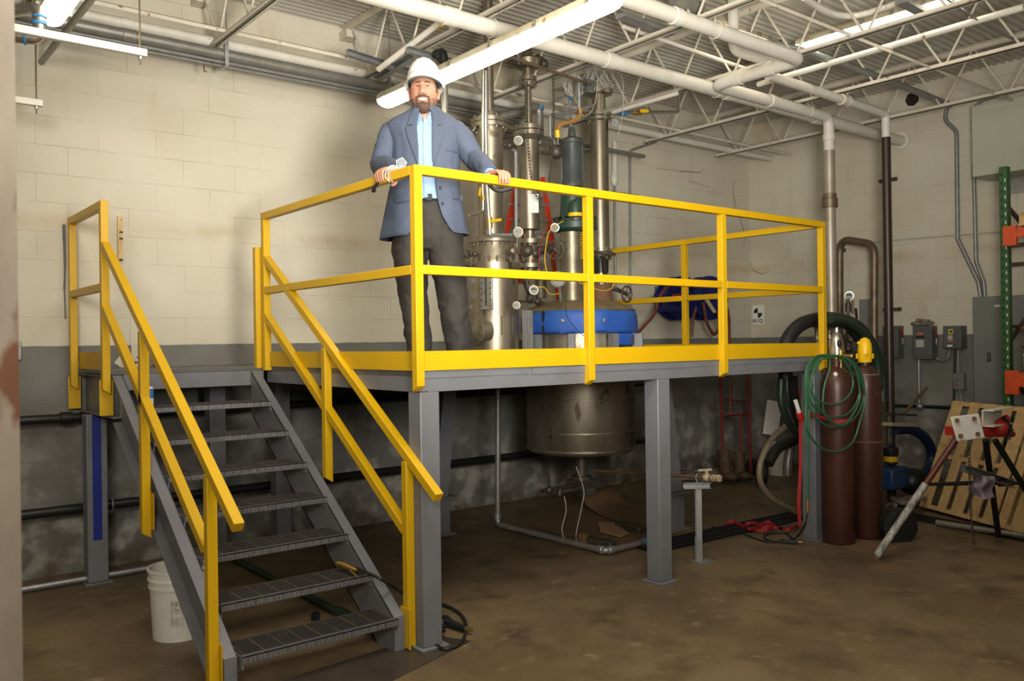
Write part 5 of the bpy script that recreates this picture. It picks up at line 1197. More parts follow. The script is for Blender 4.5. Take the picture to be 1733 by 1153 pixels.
# survey target sign
a_, c_ = A(1274, 517, 'x', XR), A(1294, 549, 'x', XR)
t = thing('survey_sign', 'white survey target sign reading 811Q on the right wall near the corner', 'sign', (XR, a_.y, c_.z))
MB().box(XR-.006, XR-.001, c_.y, a_.y, c_.z, a_.z).build('sheet', WHTSH, t)
cc = A(1283, 530, 'x', XR); R_ = .065; b = MB()
for a0 in (PI/2, -PI/2):
    b.prism([V((XR-.008, cc.y, cc.z))]+[V((XR-.008, cc.y-R_*math.cos(a0+PI/2*i/8), cc.z+R_*math.sin(a0+PI/2*i/8))) for i in range(9)], (.0015, 0, 0))
b.build('target_mark', INK, t)
def text(s, size, loc, xdir, ndir, m, par, name='lettering', ext=.0008, bold=0):
    cu = bpy.data.curves.new(name, 'FONT'); cu.body = s; cu.size = size; cu.extrude = ext; cu.align_x = 'CENTER'; cu.align_y = 'CENTER'; cu.offset = bold; cu.materials.append(m)
    tmp = bpy.data.objects.new(name, cu); C.objects.link(tmp); dg = bpy.context.evaluated_depsgraph_get(); me = bpy.data.meshes.new_from_object(tmp.evaluated_get(dg)); bpy.data.objects.remove(tmp)
    xd, zd = V(xdir).normalized(), V(ndir).normalized(); yd = zd.cross(xd); mt = Matrix((( xd.x, yd.x, zd.x, loc[0]), (xd.y, yd.y, zd.y, loc[1]), (xd.z, yd.z, zd.z, loc[2]), (0, 0, 0, 1))); me.transform(mt)
    me.materials.clear(); me.materials.append(m); o = bpy.data.objects.new(name, me); C.objects.link(o); o.parent = par; o.matrix_parent_inverse = ROOTINV(par); return o
qq = A(1283, 543.5, 'x', XR); text('811Q', .066, (XR-.008, cc.y, qq.z), (0, -1, 0), (-1, 0, 0), INK, t, bold=.001)

# ------------------------------------------------------------------ right wall equipment (plane x = XR)
X1 = XR
def rbox(name, px0, py0, px1, py1, depth, m, label, cat, bev=.004):
    """box standing out from the right wall: front face at x = XR-depth"""
    xf = XR-depth; a_, c_ = A(px0, py0, 'x', xf), A(px1, py1, 'x', xf)
    t = thing(name, label, cat, (XR, (a_.y+c_.y)/2, c_.z)); MB().box(xf, XR-.002, c_.y, a_.y, c_.z, a_.z).build('enclosure', m, t, bevel=bev)
    return t, xf, a_, c_
def onr(px, py, off): return A(px, py, 'x', off)
def rpatch(t, px0, py0, px1, py1, xf, m, name, th=.003):
    a_, c_ = A(px0, py0, 'x', xf), A(px1, py1, 'x', xf); return MB().box(xf-th, xf-.0002, c_.y, a_.y, c_.z, a_.z).build(name, m, t)
LBL = mat('orange_label', (.5, .14, .04), .6); LBY = mat('yellow_label', (.65, .45, .03), .6); LBW = mat('faded_label', (.42, .42, .38), .6); HRD = mat('red_switch_handle', (.16, .015, .012), .5)
def switchbox(px0, py0, px1, py1, label, kind):
    t, xf, a_, c_ = rbox('safety_switch', px0, py0, px1, py1, .14, BOX, label, 'electrical box')
    w = px1-px0; h = py1-py0
    if kind:
        rpatch(t, px0+w*.16, py0+h*.42, px0+w*.58, py0+h*.64, xf, LBW, 'label', .002); rpatch(t, px0+w*.22, py0+h*.20, px0+w*.55, py0+h*.27, xf, LBL, 'warning_label', .002); rpatch(t, px0+w*.14, py0+h*.30, px0+w*.60, py0+h*.37, xf, INK, 'black_label', .002)
        q = V((xf+.05, c_.y-.012, a_.z-.06)); b = MB().beam(q+V((0, .02, .03)), q+V((-.02, -.03, -.07)), .03, .02); b.build('switch_handle', HRD, t, bevel=.004)
        MB().beam(q+V((0, -.02, -.07)), q+V((0, -.02, -.15)), .03, .02).build('handle_guard', GRV, t, bevel=.004)
        MB().box(xf-.012, xf, c_.y+.02, a_.y-.02, c_.z+.03, c_.z+.05).build('door_lip', BOX, t)
    return t
switchbox(1494, 552, 1520, 606, 'grey safety switch with a red handle half hidden behind the dark riser', 1)
t = switchbox(1545, 552, 1577, 608, 'grey safety switch with gloves on top, middle of the wall boxes', 1)
t = switchbox(1596, 552, 1627, 590, 'smaller grey box with a square yellow label, right of the switches', 0)
xf = XR-.14; rpatch(t, 1605, 557, 1613, 566, xf, LBY, 'yellow_label', .002); rpatch(t, 1604, 568, 1612, 575, xf, LBW, 'label', .002); rpatch(t, 1604, 576, 1614, 579, xf, LBL, 'warning_label', .002); rpatch(t, 1603, 584, 1612, 587, xf, WHTSH, 'name_label', .002)
rpatch(t, 1607, 559.5, 1611, 563.5, xf-.001, INK, 'square_mark', .002)
# gloves
t0 = A(1562, 549, 'x', XR-.08); b = MB(); rr = random.Random(2)
for i in range(5): b.ball(t0+V((rr.uniform(-.02, .02), -.07+i*.04, .002+rr.uniform(0, .012))), (.045, .045, .022), 6)
b.tube([t0+V((-.02, -.08, .03)), t0+V((-.02, .06, .045))], .02, 8)
single(b, 'work_gloves', mat('dirty_glove', (.33, .28, .18), .9, 0, (.06, .05, .04), 14, .6, .4, 40), 'dirty work gloves lying on the middle safety switch', 'gloves', sharp=80)
t, xf, a_, c_ = rbox('push_button_station', 1613, 632, 1631, 660, .07, PANEL, 'small push button box with green and red buttons below the wall boxes', 'push button box')
for py_, m_, n_ in ((643, mat('green_button', (.02, .25, .08), .4), 'green_button'), (651, mat('red_button', (.5, .03, .03), .4), 'red_button')): q = A(1619, py_, 'x', xf); MB().lathe(q, [(.012, 0), (.012, .012), (.001, .013)], 14, (-1, 0, 0)).build(n_, m_, t)
# panel board
t, xf, a_, c_ = rbox('breaker_panel', 1646, 503, 1733+36, 690, .14, PANEL, 'large grey breaker panel on the right wall behind the green rack', 'electrical panel')
a2, c2 = A(1668, 526, 'x', xf), A(1733+30, 686, 'x', xf); MB().box(xf-.01, xf, c2.y, a2.y, c2.z, a2.z).build('panel_door', PANEL, t, bevel=.003)
rpatch(t, 1671, 597, 1677, 612, xf-.01, INK, 'door_latch', .006); rpatch(t, 1672.5, 599, 1675.5, 610, xf-.016, BRN, 'latch_insert', .002); rpatch(t, 1683, 516, 1693, 519.5, xf, WHTSH, 'paper_label', .002)
# pale cabinet high on the wall
t, xf, a_, c_ = rbox('wall_cabinet', 1644, 180, 1790, 278, .42, CABG, 'pale green metal cabinet high on the right wall', 'cabinet')
# grey plate under the cabinet
single(MB().box(XR-.03, XR-.002, A(1733, 350, 'x', XR).y-.3, A(1693, 300, 'x', XR).y, A(1700, 330, 'x', XR).z, A(1700, 268, 'x', XR).z), 'wall_plate', GRV, 'weathered metal plate on the wall under the pale cabinet', 'plate')
# conduits on the right wall
def rc(pts, r, label, m=CONDUIT, name='wall_conduit'): return pipe(name, [A(x, y, 'x', XR-.03) for x, y in pts], r, m, label, .12, n=10, group=None)
rc([(1604, 180), (1598, 203), (1619, 222), (1621, 405), (1656, 478), (1660, 503)], .022, 'grey conduit bending twice down the right wall to the breaker panel')
rc([(1648, 278), (1652, 442), (1665, 478), (1667, 503)], .020, 'grey conduit from the pale cabinet down to the breaker panel')
rc([(1555, 608), (1556, 690)], .016, 'galvanized conduit dropping from the middle safety switch', GRV); rc([(1503, 606), (1502, 690)], .014, 'thin galvanized conduit dropping from the left safety switch', GRV)
rc([(1500, 552), (1501, 400), (1498, 300)], .012, 'thin conduit rising beside the dark riser', GRV)
t = rc([(1500, 686), (1556, 688), (1612, 690)], .018, 'dark horizontal conduit low on the right wall', BLK)
MB().ball(A(1557, 688, 'x', XR-.04), .04, 6).build('junction_fitting', GRV, t); MB().ball(A(1505, 686, 'x', XR-.04), .035, 6).build('junction_fitting', GRV, t)
rc([(1580, 604), (1592, 611), (1605, 608), (1607, 592)], .016, 'grey flexible conduit between the two right wall boxes'); rc([(1622, 592), (1622, 633)], .012, 'thin conduit down to the push button box'); rc([(1616, 592), (1614, 690)], .011, 'black thin cable beside the push button box', BLK); rc([(1624, 660), (1630, 690)], .010, 'short conduit leaving the bottom of the push button box')
rc([(1650, 182), (1660, 170), (1733, 150), (1790, 135)], .018, 'conduit following the top edge of the pale cabinet')
# wall raceway line
rc([(1400, 415), (1640, 396), (1790, 384)], .008, 'thin line running level along the right wall', mat('painted_wall_line', (.5, .48, .42), .5), 'wall_line')
# hole in the wall
q = A(1544, 168, 'x', XR); single(MB().lathe(q-V((.0, 0, 0)), [(.07, .0), (.08, .004), (.001, .006)], 7, (-1, 0, 0)), 'wall_hole', DIRT, 'black broken hole high in the right wall', 'hole')
# small straps on the wall
for p_, l_ in (((1503, 305), 'small strut strap behind the dark riser, upper'), ((1510, 524), 'small strut strap behind the dark riser, lower'), ((1417, 425), 'small strut strap behind the bent brown pipe'), ((1722, 415), 'small strut strap on the wall behind the green rack, upper'), ((1716, 448), 'small strut strap on the wall behind the green rack, lower')):
    q = A(*p_, 'x', XR-.02); single(MB().box(XR-.04, XR-.002, q.y-.10, q.y+.10, q.z-.02, q.z+.02), 'strut_strap', IRON, l_, 'bracket', 'wall strut straps')
# dark grey rectangle box behind
t, xf, a_, c_ = rbox('junction_box', 1454, 507, 1474, 560, .05, PANEL, 'faded grey box on the right wall left of the bent pipe', 'electrical box')
# bent brown pipe (inverted U)
xb = 6.75
t = thing('bent_brown_pipe', 'brown pipe bent like an upside down U before the right wall', 'pipe', A(1420, 640, 'x', xb))
MB().tube(fillet([A(1421, 700, 'x', xb), A(1421, 404, 'x', xb), A(1480, 414, 'x', xb-.25), A(1479, 700, 'x', xb-.25)], .16, 8), .042, 16).build('pipe', BRN, t)
# pump and blue hose
t = thing('pump_motor', 'blue pump with a yellow banded black motor behind the right cylinder', 'pump', A(1508, 830, 'z', 0))
qp = A(1506, 862, 'z', 0); qp.z = 0; qx = V((6.3, .62, 0)); 
def at_(px, py, Y=.25): return A(px, py, 'y', Y)
b = MB(); p0, p1 = at_(1499, 830), at_(1527, 788); b.box(p0.x, p1.x, .18, .42, p0.z, p1.z); b.build('pump_block', BLUP, t, bevel=.02)
v, c = vessel(1508, .3, [(8, 786), (11, 784), (11, 772), (12, 770), (12, 758), (7, 755), (4, 752)]); v.build('motor', BLK, t)
v, c = vessel(1508, .3, [(11.4, 781), (11.4, 772)]); v.build('yellow_band', YEL, t)
b = MB(); q = at_(1545, 815, .3); b.ball(q, (.16, .14, .13), 10); b.build('motor_shell', BLK, t)
b = MB(); b.tube([at_(1505, 700, .35), at_(1506, 760, .35)], .03, 10); b.beam(at_(1497, 700, .35), at_(1545, 703, .35), .08, .02); b.build('stand_post', IRON, t)
b = MB(); b.beam(at_(1499, 718, .2), at_(1545, 719, .2), .12, .03); single(b, 'wood_board', mat('dull_board', (.28, .23, .16), .7), 'short board lying level behind the right gas cylinder', 'board')
hose([(1515, 727), (1545, 728), (1568, 745), (1577, 770), (1572, 792), (1560, 808)], .05, HBLU, 'blue_hose', 'thick dark blue hose curving behind the tripod', .35)
single(MB().tube([at_(1530, 700, .2), at_(1568, 656, .2)], .016, 8), 'iron_bar', BRN, 'brown iron bar leaning up in front of the wall conduits', 'bar')
b = MB(); rr = random.Random(6)
for i in range(7): b.tube(spline([A(1495+rr.uniform(0, 25), 852+rr.uniform(-14, 8), 'z', .03+.02*i), A(1530, 843+rr.uniform(-6, 10), 'z', .03+.02*i), A(1565+rr.uniform(-6, 16), 846+rr.uniform(-8, 8), 'z', .03+.015*i)], 6), .018, 8)
single(b, 'hose_heap', DPIPE, 'coiled grey hoses on the floor behind the tripod leg', 'hose heap')['kind'] = 'stuff'
q = A(1520, 890, 'z', .12); single(MB().lathe(q, [(.02, -.05), (.10, -.05), (.14, -.04), (.14, .04), (.10, .05), (.02, .05)], 24, (-.5, -.8, 0)), 'rubber_wheel', BLKR, 'black rubber wheel standing behind the right gas cylinder', 'wheel')

# ------------------------------------------------------------------ pallet leaning on the wall side
def P3(px, py, t_): 
    d = _f+CR*((px-866.5)/FPX)-CU*((py-576.5)/FPX); return CAM+d*t_
# pallet plane: bottom edge on the floor, top edge leaning back
Bl = A(1574, 862, 'z', .0); Br = A(1760, 912, 'z', .0); Bl.z = Br.z = .0
ub = (Br-Bl).normalized(); nb = V((ub.y, -ub.x, 0))   # horizontal normal
if nb.dot(CAM-Bl) < 0: nb = -nb
th = math.radians(17); upv = (V((0, 0, 1))*math.cos(th)-nb*math.sin(th)).normalized(); nn = (nb*math.cos(th)+V((0, 0, 1))*math.sin(th)).normalized()
# skew: the pallet is a rotated rectangle, its left side leans to the right
rot = math.radians(-4.5); U = (ub*math.cos(rot)+upv*math.sin(rot)*-1).normalized(); 
U = (ub*math.cos(rot)-upv*math.sin(rot)).normalized(); Wv = (ub*math.sin(rot)+upv*math.cos(rot)).normalized()
U = ub.copy(); Wv = (upv*1+ub*.10).normalized(); Wv = (Wv-U*Wv.dot(U)*0).normalized()
O = Bl+nn*.0
pl = thing('wooden_pallet', 'pine pallet leaning on its edge at the right, behind the pipe tripod', 'pallet', Bl)
Wp, Hp = 1.20, 1.02
def board(u0, u1, w0, w1, n0, n1, name):
    pts = [O+U*u0+Wv*w0+nn*n0, O+U*u1+Wv*w0+nn*n0, O+U*u1+Wv*w1+nn*n0, O+U*u0+Wv*w1+nn*n0]
    return MB().prism(pts, nn*(n1-n0)).build(name, WOOD, pl, bevel=.002)
for w0 in (.0, .48, Hp-.04): board(0, Wp, w0, w0+.04, .018, .108, 'stringer_board')
uu = 0; rr = random.Random(12)
for i, (a, w) in enumerate([(0, .125), (.225, .10), (.395, .13), (.60, .10), (.76, .13), (.92, .09), (1.06, .13)]): board(a, a+w, 0, Hp, .108, .124, 'deck_board')
for i, (a, w) in enumerate([(.10, .10), (.26, .10), (.46, .10), (.66, .09), (.85, .10), (1.02, .1)]): board(a, a+w, 0, Hp, .0, .018, 'rear_board')
single(MB().tube([A(1585, 885, 'z', .03), A(1760, 912, 'z', .03)], .025, 12), 'floor_pipe', DPIPE, 'grey pipe lying on the floor in front of the pallet', 'pipe')

# ------------------------------------------------------------------ tripod vise stand
F1 = A(1484, 948, 'z', .0); F2 = A(1690, 915, 'z', .0)
top = P3(1652, 735, 6.25); top.z = top.z
t = thing('pipe_tripod', 'red and black pipe vise tripod with a white square plate on top', 'tripod', (F1+F2)/2)
def leg(p, q, m, r=.022, name='leg', split=None, m2=None):
    l = MB().tube([p, q], r, 12).build(name, m, t)
    if split: MB().tube([q+(p-q)*.0, q+(p-q)*split], r*1.18, 12).build('leg_sleeve', m2, l)
    return l
head = top+V((0, 0, -.02))
h1_ = P3(1617, 745, 6.15); h2_ = P3(1668, 745, 6.3); h3_ = P3(1684, 745, 6.3)
F3 = A(1790, 925, 'z', 0)
leg(h1_, F1+V((0, 0, .03)), mat('worn_maroon_paint', (.15, .022, .018), .5, .1, (.07, .02, .015), 16, .6), .022, split=.62, m2=mat('chipped_white_paint', (.55, .53, .48), .6, 0, (.05, .05, .05), 30, .7, stretch=(1, 1, .4)))
leg(h2_, F2+V((0, 0, .03)), BLK, .022); leg(h3_, F3+V((0, 0, .03)), BLK, .022)
for F_ in (F1, F2, F3): MB().tube([F_+V((0, 0, 0)), F_+V((0, 0, .05))], .022, 8).build('foot', RUST, t)
k1 = h1_+(F1-h1_)*.37; k2 = h2_+(F2-h2_)*.40; k3 = h3_+(F3-h3_)*.40
for a, b_ in ((k1, k2), (k2, k3), (k3, k1)): MB().tube([a, b_], .012, 8).build('brace', BLK, t)
hc = P3(1668, 728, 6.25); b = MB(); b.beam(P3(1607, 730, 6.15), P3(1700, 722, 6.3), .09, .06); b.tube([P3(1660, 735, 6.2), P3(1705, 708, 6.25)], .03, 12); b.ball(P3(1693, 725, 6.2), .055, 8); b.tube([P3(1640, 735, 6.15), P3(1715, 735, 6.25)], .022, 10); b.build('vise_head', RED, t)
b = MB(); b.tube([P3(1698, 706, 6.2), P3(1712, 728, 6.2), P3(1706, 744, 6.2)], .014, 8); b.build('vise_hook', BLK, t)
# white plate: a square flange with four bolt holes
def quad_plate(ps, th_, name, m, par, bev=.01):
    n_ = (ps[1]-ps[0]).cross(ps[3]-ps[0]).normalized(); return MB().prism(ps, n_*th_).build(name, m, par, bevel=bev)
tp = 6.05
corners = [P3(1609, 706, tp), P3(1657, 700, tp), P3(1668, 742, tp), P3(1620, 748, tp)]
pw = thing('flange_plate', 'white square steel plate with four bolt holes resting on the tripod', 'plate', corners[3])
quad_plate(corners, .014, 'plate', WHTP, pw)
for x_, y_ in ((1620, 712), (1649, 709), (1626, 738), (1655, 735)): q = P3(x_, y_, tp-.02); MB().lathe(q, [(.016, 0), (.016, .01), (.011, .011), (.011, .004), (.001, .004)], 16, (CAM-q)).build('bolt', RUST, pw)
a_ = P3(1662, 708, 6.12); c_ = P3(1694, 703, 6.3); MB().chan(a_, c_, .08, .12, .008).build('white_channel', WHTP, pw)
chain([P3(1640, 748, 6.0), P3(1641, 800, 6.0), P3(1642, 850, 6.0), P3(1645, 893, 6.0), P3(1650, 928, 6.0)], .03, 'vise_chain', IRON, 'rusty chain hanging from the tripod head almost to the floor', 'chain')
# tray bits on the brace
single(MB().chan(P3(1627, 792, 6.2), P3(1704, 818, 6.3), .09, .05, .005), 'angle_scrap', GRV, 'galvanized angle piece lying across the tripod braces', 'angle iron'); single(MB().tube([P3(1690, 818, 6.25), P3(1714, 816, 6.25)], .028, 12), 'pipe_scrap', IRON, 'short black pipe end on the tripod brace', 'pipe')
b = MB(); g = []; N1, N2 = 12, 12
for i in range(N1+1):
    for j in range(N2+1):
        u, v_ = i/N1, j/N2; px_ = 1645+u*37; py_ = 806+v_*(40-12*abs(u-.6)); q = P3(px_+3*math.sin(v_*7), py_, 6.15+.03*math.sin(u*9)+.02*math.sin(v_*8+u*4)); g.append(q)
b.add(g+[q+_f*.004 for q in g], [(i*(N2+1)+j, i*(N2+1)+j+1, (i+1)*(N2+1)+j+1, (i+1)*(N2+1)+j) for i in range(N1) for j in range(N2)]+[((N1+1)*(N2+1)+i*(N2+1)+j, (N1+1)*(N2+1)+i*(N2+1)+j+1, (N1+1)*(N2+1)+(i+1)*(N2+1)+j+1, (N1+1)*(N2+1)+(i+1)*(N2+1)+j) for i in range(N1) for j in range(N2)])
single(b, 'shop_rag', CLOTH, 'mauve shop rag draped over the tripod brace', 'rag', sharp=80)

# ------------------------------------------------------------------ pallet rack at the right edge
xr_ = 5.95
a_ = A(1697, 282, 'x', xr_); zt = a_.z; y0 = a_.y
t = thing('pallet_rack', 'green pallet rack upright with orange beams at the right edge', 'rack', (xr_, y0, 0))
b = MB(); b.box(xr_, xr_+.075, y0-.035, y0+.035, .01, zt); up = b.build('upright', GRN, t, bevel=.004)
b = MB()
z_ = .15
while z_ < zt-.08:
    b.prism([(xr_-.002, y0+.020, z_), (xr_-.002, y0+.004, z_), (xr_-.002, y0+.008, z_+.028), (xr_-.002, y0+.018, z_+.028)], (.003, 0, 0)); 
    z_ += .0762
b.build('keyhole_slot', INK, up)
b = MB(); z_ = .17
while z_ < zt-.08: b.box(xr_-.003, xr_+.001, y0-.022, y0-.014, z_, z_+.03); z_ += .0762
b.build('beam_clip_slot', WHTSH, up)
b = MB().box(xr_+1.0, xr_+1.06, y0-.035, y0+.035, .01, zt-.1); b.build('rear_upright', GRN, t)
b = MB().box(xr_-.02, xr_+.10, y0-.07, y0+.07, 0, .01); b.build('foot_plate', GRN, t)
for p, q in (((zt-.35), (zt-.75)), ((zt-1.6), (zt-1.05)), ((zt-1.9), (zt-2.4))): MB().beam((xr_+.04, y0-.01, p), (xr_+1.03, y0-.01, q), .03, .03).build('diagonal_brace', IRON, t)
for zb_ in (zt-1.45, zt-2.6): MB().beam((xr_+.04, y0, zb_), (xr_+1.03, y0, zb_), .03, .03).build('horizontal_brace', IRON, t)
for pa, pb in ((385, 402), (631, 655)):
    za, zb2 = A(1720, pa, 'x', xr_-.03).z, A(1720, pb, 'x', xr_-.03).z
    MB().box(xr_-.035, xr_-.004, y0-2.4, y0-.04, zb2, za).build('beam', ORG, t, bevel=.004)
    MB().box(xr_-.045, xr_-.003, y0-.12, y0-.005, zb2-.07, za+.02).build('beam_connector', ORG, t, bevel=.004)
    MB().box(xr_-.037, xr_-.0352, y0-.45, y0-.22, (za+zb2)/2-.006, (za+zb2)/2+.006).build('white_label', WHTSH, t)
    zt2 = za+.01
    if pa < 500:
        p2 = thing('wooden_pallet', 'pine pallet resting on the upper orange rack beam', 'pallet', (xr_+.4, y0-.7, zt2))
        for i in range(3): MB().box(xr_-.03+i*.5, xr_+.01+i*.5, y0-1.4, y0-.14, zt2+.018, zt2+.10).build('stringer_board', WOOD, p2)
        for i in range(5): MB().box(xr_-.05, xr_+1.0, y0-.26-i*.26, y0-.14-i*.26, zt2+.10, zt2+.118).build('deck_board', WOOD, p2)
        for i in range(3): MB().box(xr_-.05, xr_+1.0, y0-.26-i*.5, y0-.14-i*.5, zt2, zt2+.018).build('bottom_board', WOOD, p2)
    else:
        p2 = thing('wooden_pallet', 'pine pallet on the lower orange rack beam under paper sacks', 'pallet', (xr_+.4, y0-.7, zt2))
        for i in range(3): MB().box(xr_-.03+i*.5, xr_+.06+i*.5, y0-1.4, y0-.16, zt2+.018, zt2+.14).build('stringer_board', WOOD, p2)
        for i in range(5): MB().box(xr_-.05, xr_+1.0, y0-.28-i*.26, y0-.16-i*.26, zt2+.14, zt2+.158).build('deck_board', WOOD, p2)
        for s_ in range(2):
            b = MB(); b.ball((xr_+.2, y0-.48, zt2+.158+.075+s_*.15), (.26, .42, .09), 12)
            o = b.build('paper_sack', PAPER, None, sharp=80); meta(o, ['lower tan paper sack on the orange rack shelf', 'upper tan paper sack on the orange rack shelf'][s_], 'sack', 'paper sacks on the rack')
# wall marks: cracks on the right part of the back wall
CRK = mat('crack_line', (.12, .10, .07), .8)
b = MB()
for pts in ([(1243, 305), (1240, 325), (1245, 350), (1253, 372), (1262, 400), (1258, 414), (1266, 435), (1275, 458), (1290, 464), (1302, 460)], [(1110, 285), (1150, 290), (1185, 292), (1190, 285)], [(1165, 305), (1200, 318)]):
    P_ = [A(x, y, 'y', W-.0015) if x < 1266 else A(x, y, 'x', XR-.0015) for x, y in pts]
    for i in range(len(P_)-1): b.beam(P_[i], P_[i+1], .008 if i % 2 else .004, .002, (0, 1, 0) if pts[i][0] < 1266 else (1, 0, 0))
single(b, 'wall_crack', CRK, 'thin dark cracks on the wall near the far corner', 'crack')
b = MB(); P_ = [A(x, y, 'y', W-.002) for x, y in ((108, 380), (109, 410), (110, 450), (109, 490), (111, 540))]
for i in range(4): b.beam(P_[i], P_[i+1], .022-.004*i, .003, (0, 1, 0))
single(b, 'wall_scuff', mat('scuff_grey', (.12, .12, .11), .8), 'dark vertical scuff on the wall beside the landing rail', 'scuff')
# ------------------------------------------------------------------ the man
SKIN = mat('skin', (.42, .205, .135), .55, 0, (.37, .165, .10), 9, .5, .03, 120, Subsurface_Weight=.08)
SUIT = mat('blue_grey_suit', (.062, .079, .122), .8, 0, (.050, .063, .098), 60, .5, .12, 350)
PANT = mat('charcoal_brown_trousers', (.028, .024, .020), .8, 0, (.020, .017, .014), 50, .6, .1, 300)
SHRT = mat('light_blue_shirt', (.25, .36, .56), .7, 0, (.17, .28, .50), 90, .5, .08, 200, stretch=(4, 4, .3))
BEARD = mat('dark_brown_beard', (.115, .062, .036), .85, 0, (.06, .034, .022), 180, .7, .4, 400)
STUB = mat('stubble_skin', (.27, .14, .085), .7, 0, (.17, .09, .055), 220, .7)
LIPM = mat('lips', (.33, .12, .09), .5); TEETH = mat('teeth', (.62, .58, .5), .35); EYEW = mat('eye_white', (.7, .66, .6), .25); IRIS = mat('iris_brown', (.03, .018, .012), .2)
MX = V((.45, .5, HD))
PM = Matrix.Translation(MX) @ Matrix(((_r.x, _f.x/math.cos(PITCH), 0), (_r.y, _f.y/math.cos(PITCH), 0), (0, 0, 1))).to_4x4()
PI_ = PM.inverted()
man = thing('person', 'man in blue grey blazer and white hard hat, hands on the yellow rail', 'person', MX)
def pb(mb, name, m, par=None, **k):
    mb.v = [tuple(PM @ V(p)) for p in mb.v]
    return mb.build(name, m, par or man, **k)
def remesh(o, vs, sm=6, f=.5):
    r = o.modifiers.new('remesh', 'REMESH'); r.mode = 'VOXEL'; r.voxel_size = vs; r.use_smooth_shade = True
    s = o.modifiers.new('smooth', 'SMOOTH'); s.iterations = sm; s.factor = f
def g(x, c, s): return math.exp(-((x-c)/s)**2/2)
def sst(x, a, b): t = max(0, min(1, (x-a)/(b-a))); return t*t*(3-2*t)
HC = V((-.052, -.03, 1.618)); HA, HB, HCc = .081, .098, .128
def hw_(z): return HA*(1-.24*sst(-z, .02, .125))*(1-.0*z)
def face(x, z):
    d = 0
    d += .020*g(x, 0, .0085+.004*sst(-z, -.03, .02))*sst(z, -.034, -.018)*(1-sst(z, -.016, .045))*1.15   # nose
    d += .006*g(x, 0, .009)*g(z, .02, .02)
    for s in (-1, 1):
        d += .008*g(x, s*.0145, .006)*g(z, -.020, .006)
        d -= .011*g(x, s*.031, .015)*g(z, .025, .010)
        d += .008*g(x, s*.043, .016)*g(z, -.012, .014)
        d -= .004*g(x, s*.030, .005)*g(z, -.035, .014)
    d += .006*g(z, .046, .008)*g(x, 0, .045)
    d += .004*g(x, 0, .022)*(g(z, -.043, .005)+g(z, -.063, .006))-.003*g(x, 0, .022)*g(z, -.052, .003)
    d += .012*g(x, 0, .024)*g(z, -.105, .016)
    d -= .004*g(x, 0, .03)*g(z, -.078, .006)
    return d
def headp(u, v):
    sx, cx2 = math.sin(u), math.cos(u); sv, cv = math.sin(v), math.cos(v); z = HCc*cv
    x = hw_(z)*sv*sx; y = -HB*sv*cx2
    if cx2 > 0: 
        y = -HB*sv*cx2**.85*(.97-.10*sst(-z, .03, .12)*0)
        y -= face(x, z)*sst(cx2, .1, .45)
    else: y *= 1.04
    return V((x, y, z))
def S(x, z):
    sv = math.sqrt(max(1e-6, 1-(z/HCc)**2)); sx = max(-.999, min(.999, x/(hw_(z)*sv))); return headp(math.asin(sx), math.acos(z/HCc)).y
def patch(surf, mask, xr, zr, step, off, name, m, thick=.003, cen=V((0, 0, 0)), rough=0, par=None):
    nx, nz = int((xr[1]-xr[0])/step), int((zr[1]-zr[0])/step); b = MB(); idx = {}
    def vid(i, j):
        if (i, j) not in idx:
            x, z = xr[0]+i*step, zr[0]+j*step; n_ = noise.noise(V((x*300, z*300, 1)))*rough
            idx[i, j] = len(b.v); b.v.append(tuple(cen+V((x, surf(x, z)-off-n_, z))))
        return idx[i, j]
    for i in range(nx):
        for j in range(nz):
            if mask(xr[0]+(i+.5)*step, zr[0]+(j+.5)*step): b.f.append((vid(i, j), vid(i+1, j), vid(i+1, j+1), vid(i, j+1)))
    b.v = [tuple(PM @ V(p)) for p in b.v]
    o = b.build(name, m, par or man, sharp=80); s = o.modifiers.new('thick', 'SOLIDIFY'); s.thickness = thick; s.offset = 0
    sm = o.modifiers.new('smooth', 'SMOOTH'); sm.iterations = 2; sm.factor = .5
    return o
def rings(b, R, n=36, cap=True, ex=1.0):
    """R: (centre, axis a vector, axis b vector)"""
    base = len(b.v)
    for c, a, d in R:
        c, a, d = V(c), V(a), V(d)
        for k in range(n):
            t = 2*PI*k/n; ct, st_ = math.cos(t), math.sin(t)
            b.v.append(tuple(c+a*(abs(ct)**ex*(1 if ct >= 0 else -1))+d*(abs(st_)**ex*(1 if st_ >= 0 else -1))))
    for i in range(len(R)-1):
        for k in range(n): b.f.append((base+i*n+k, base+i*n+(k+1) % n, base+(i+1)*n+(k+1) % n, base+(i+1)*n+k))
    if cap: b.f.append(tuple(base+k for k in range(n))[::-1]); b.f.append(tuple(base+(len(R)-1)*n+k for k in range(n)))
    return b
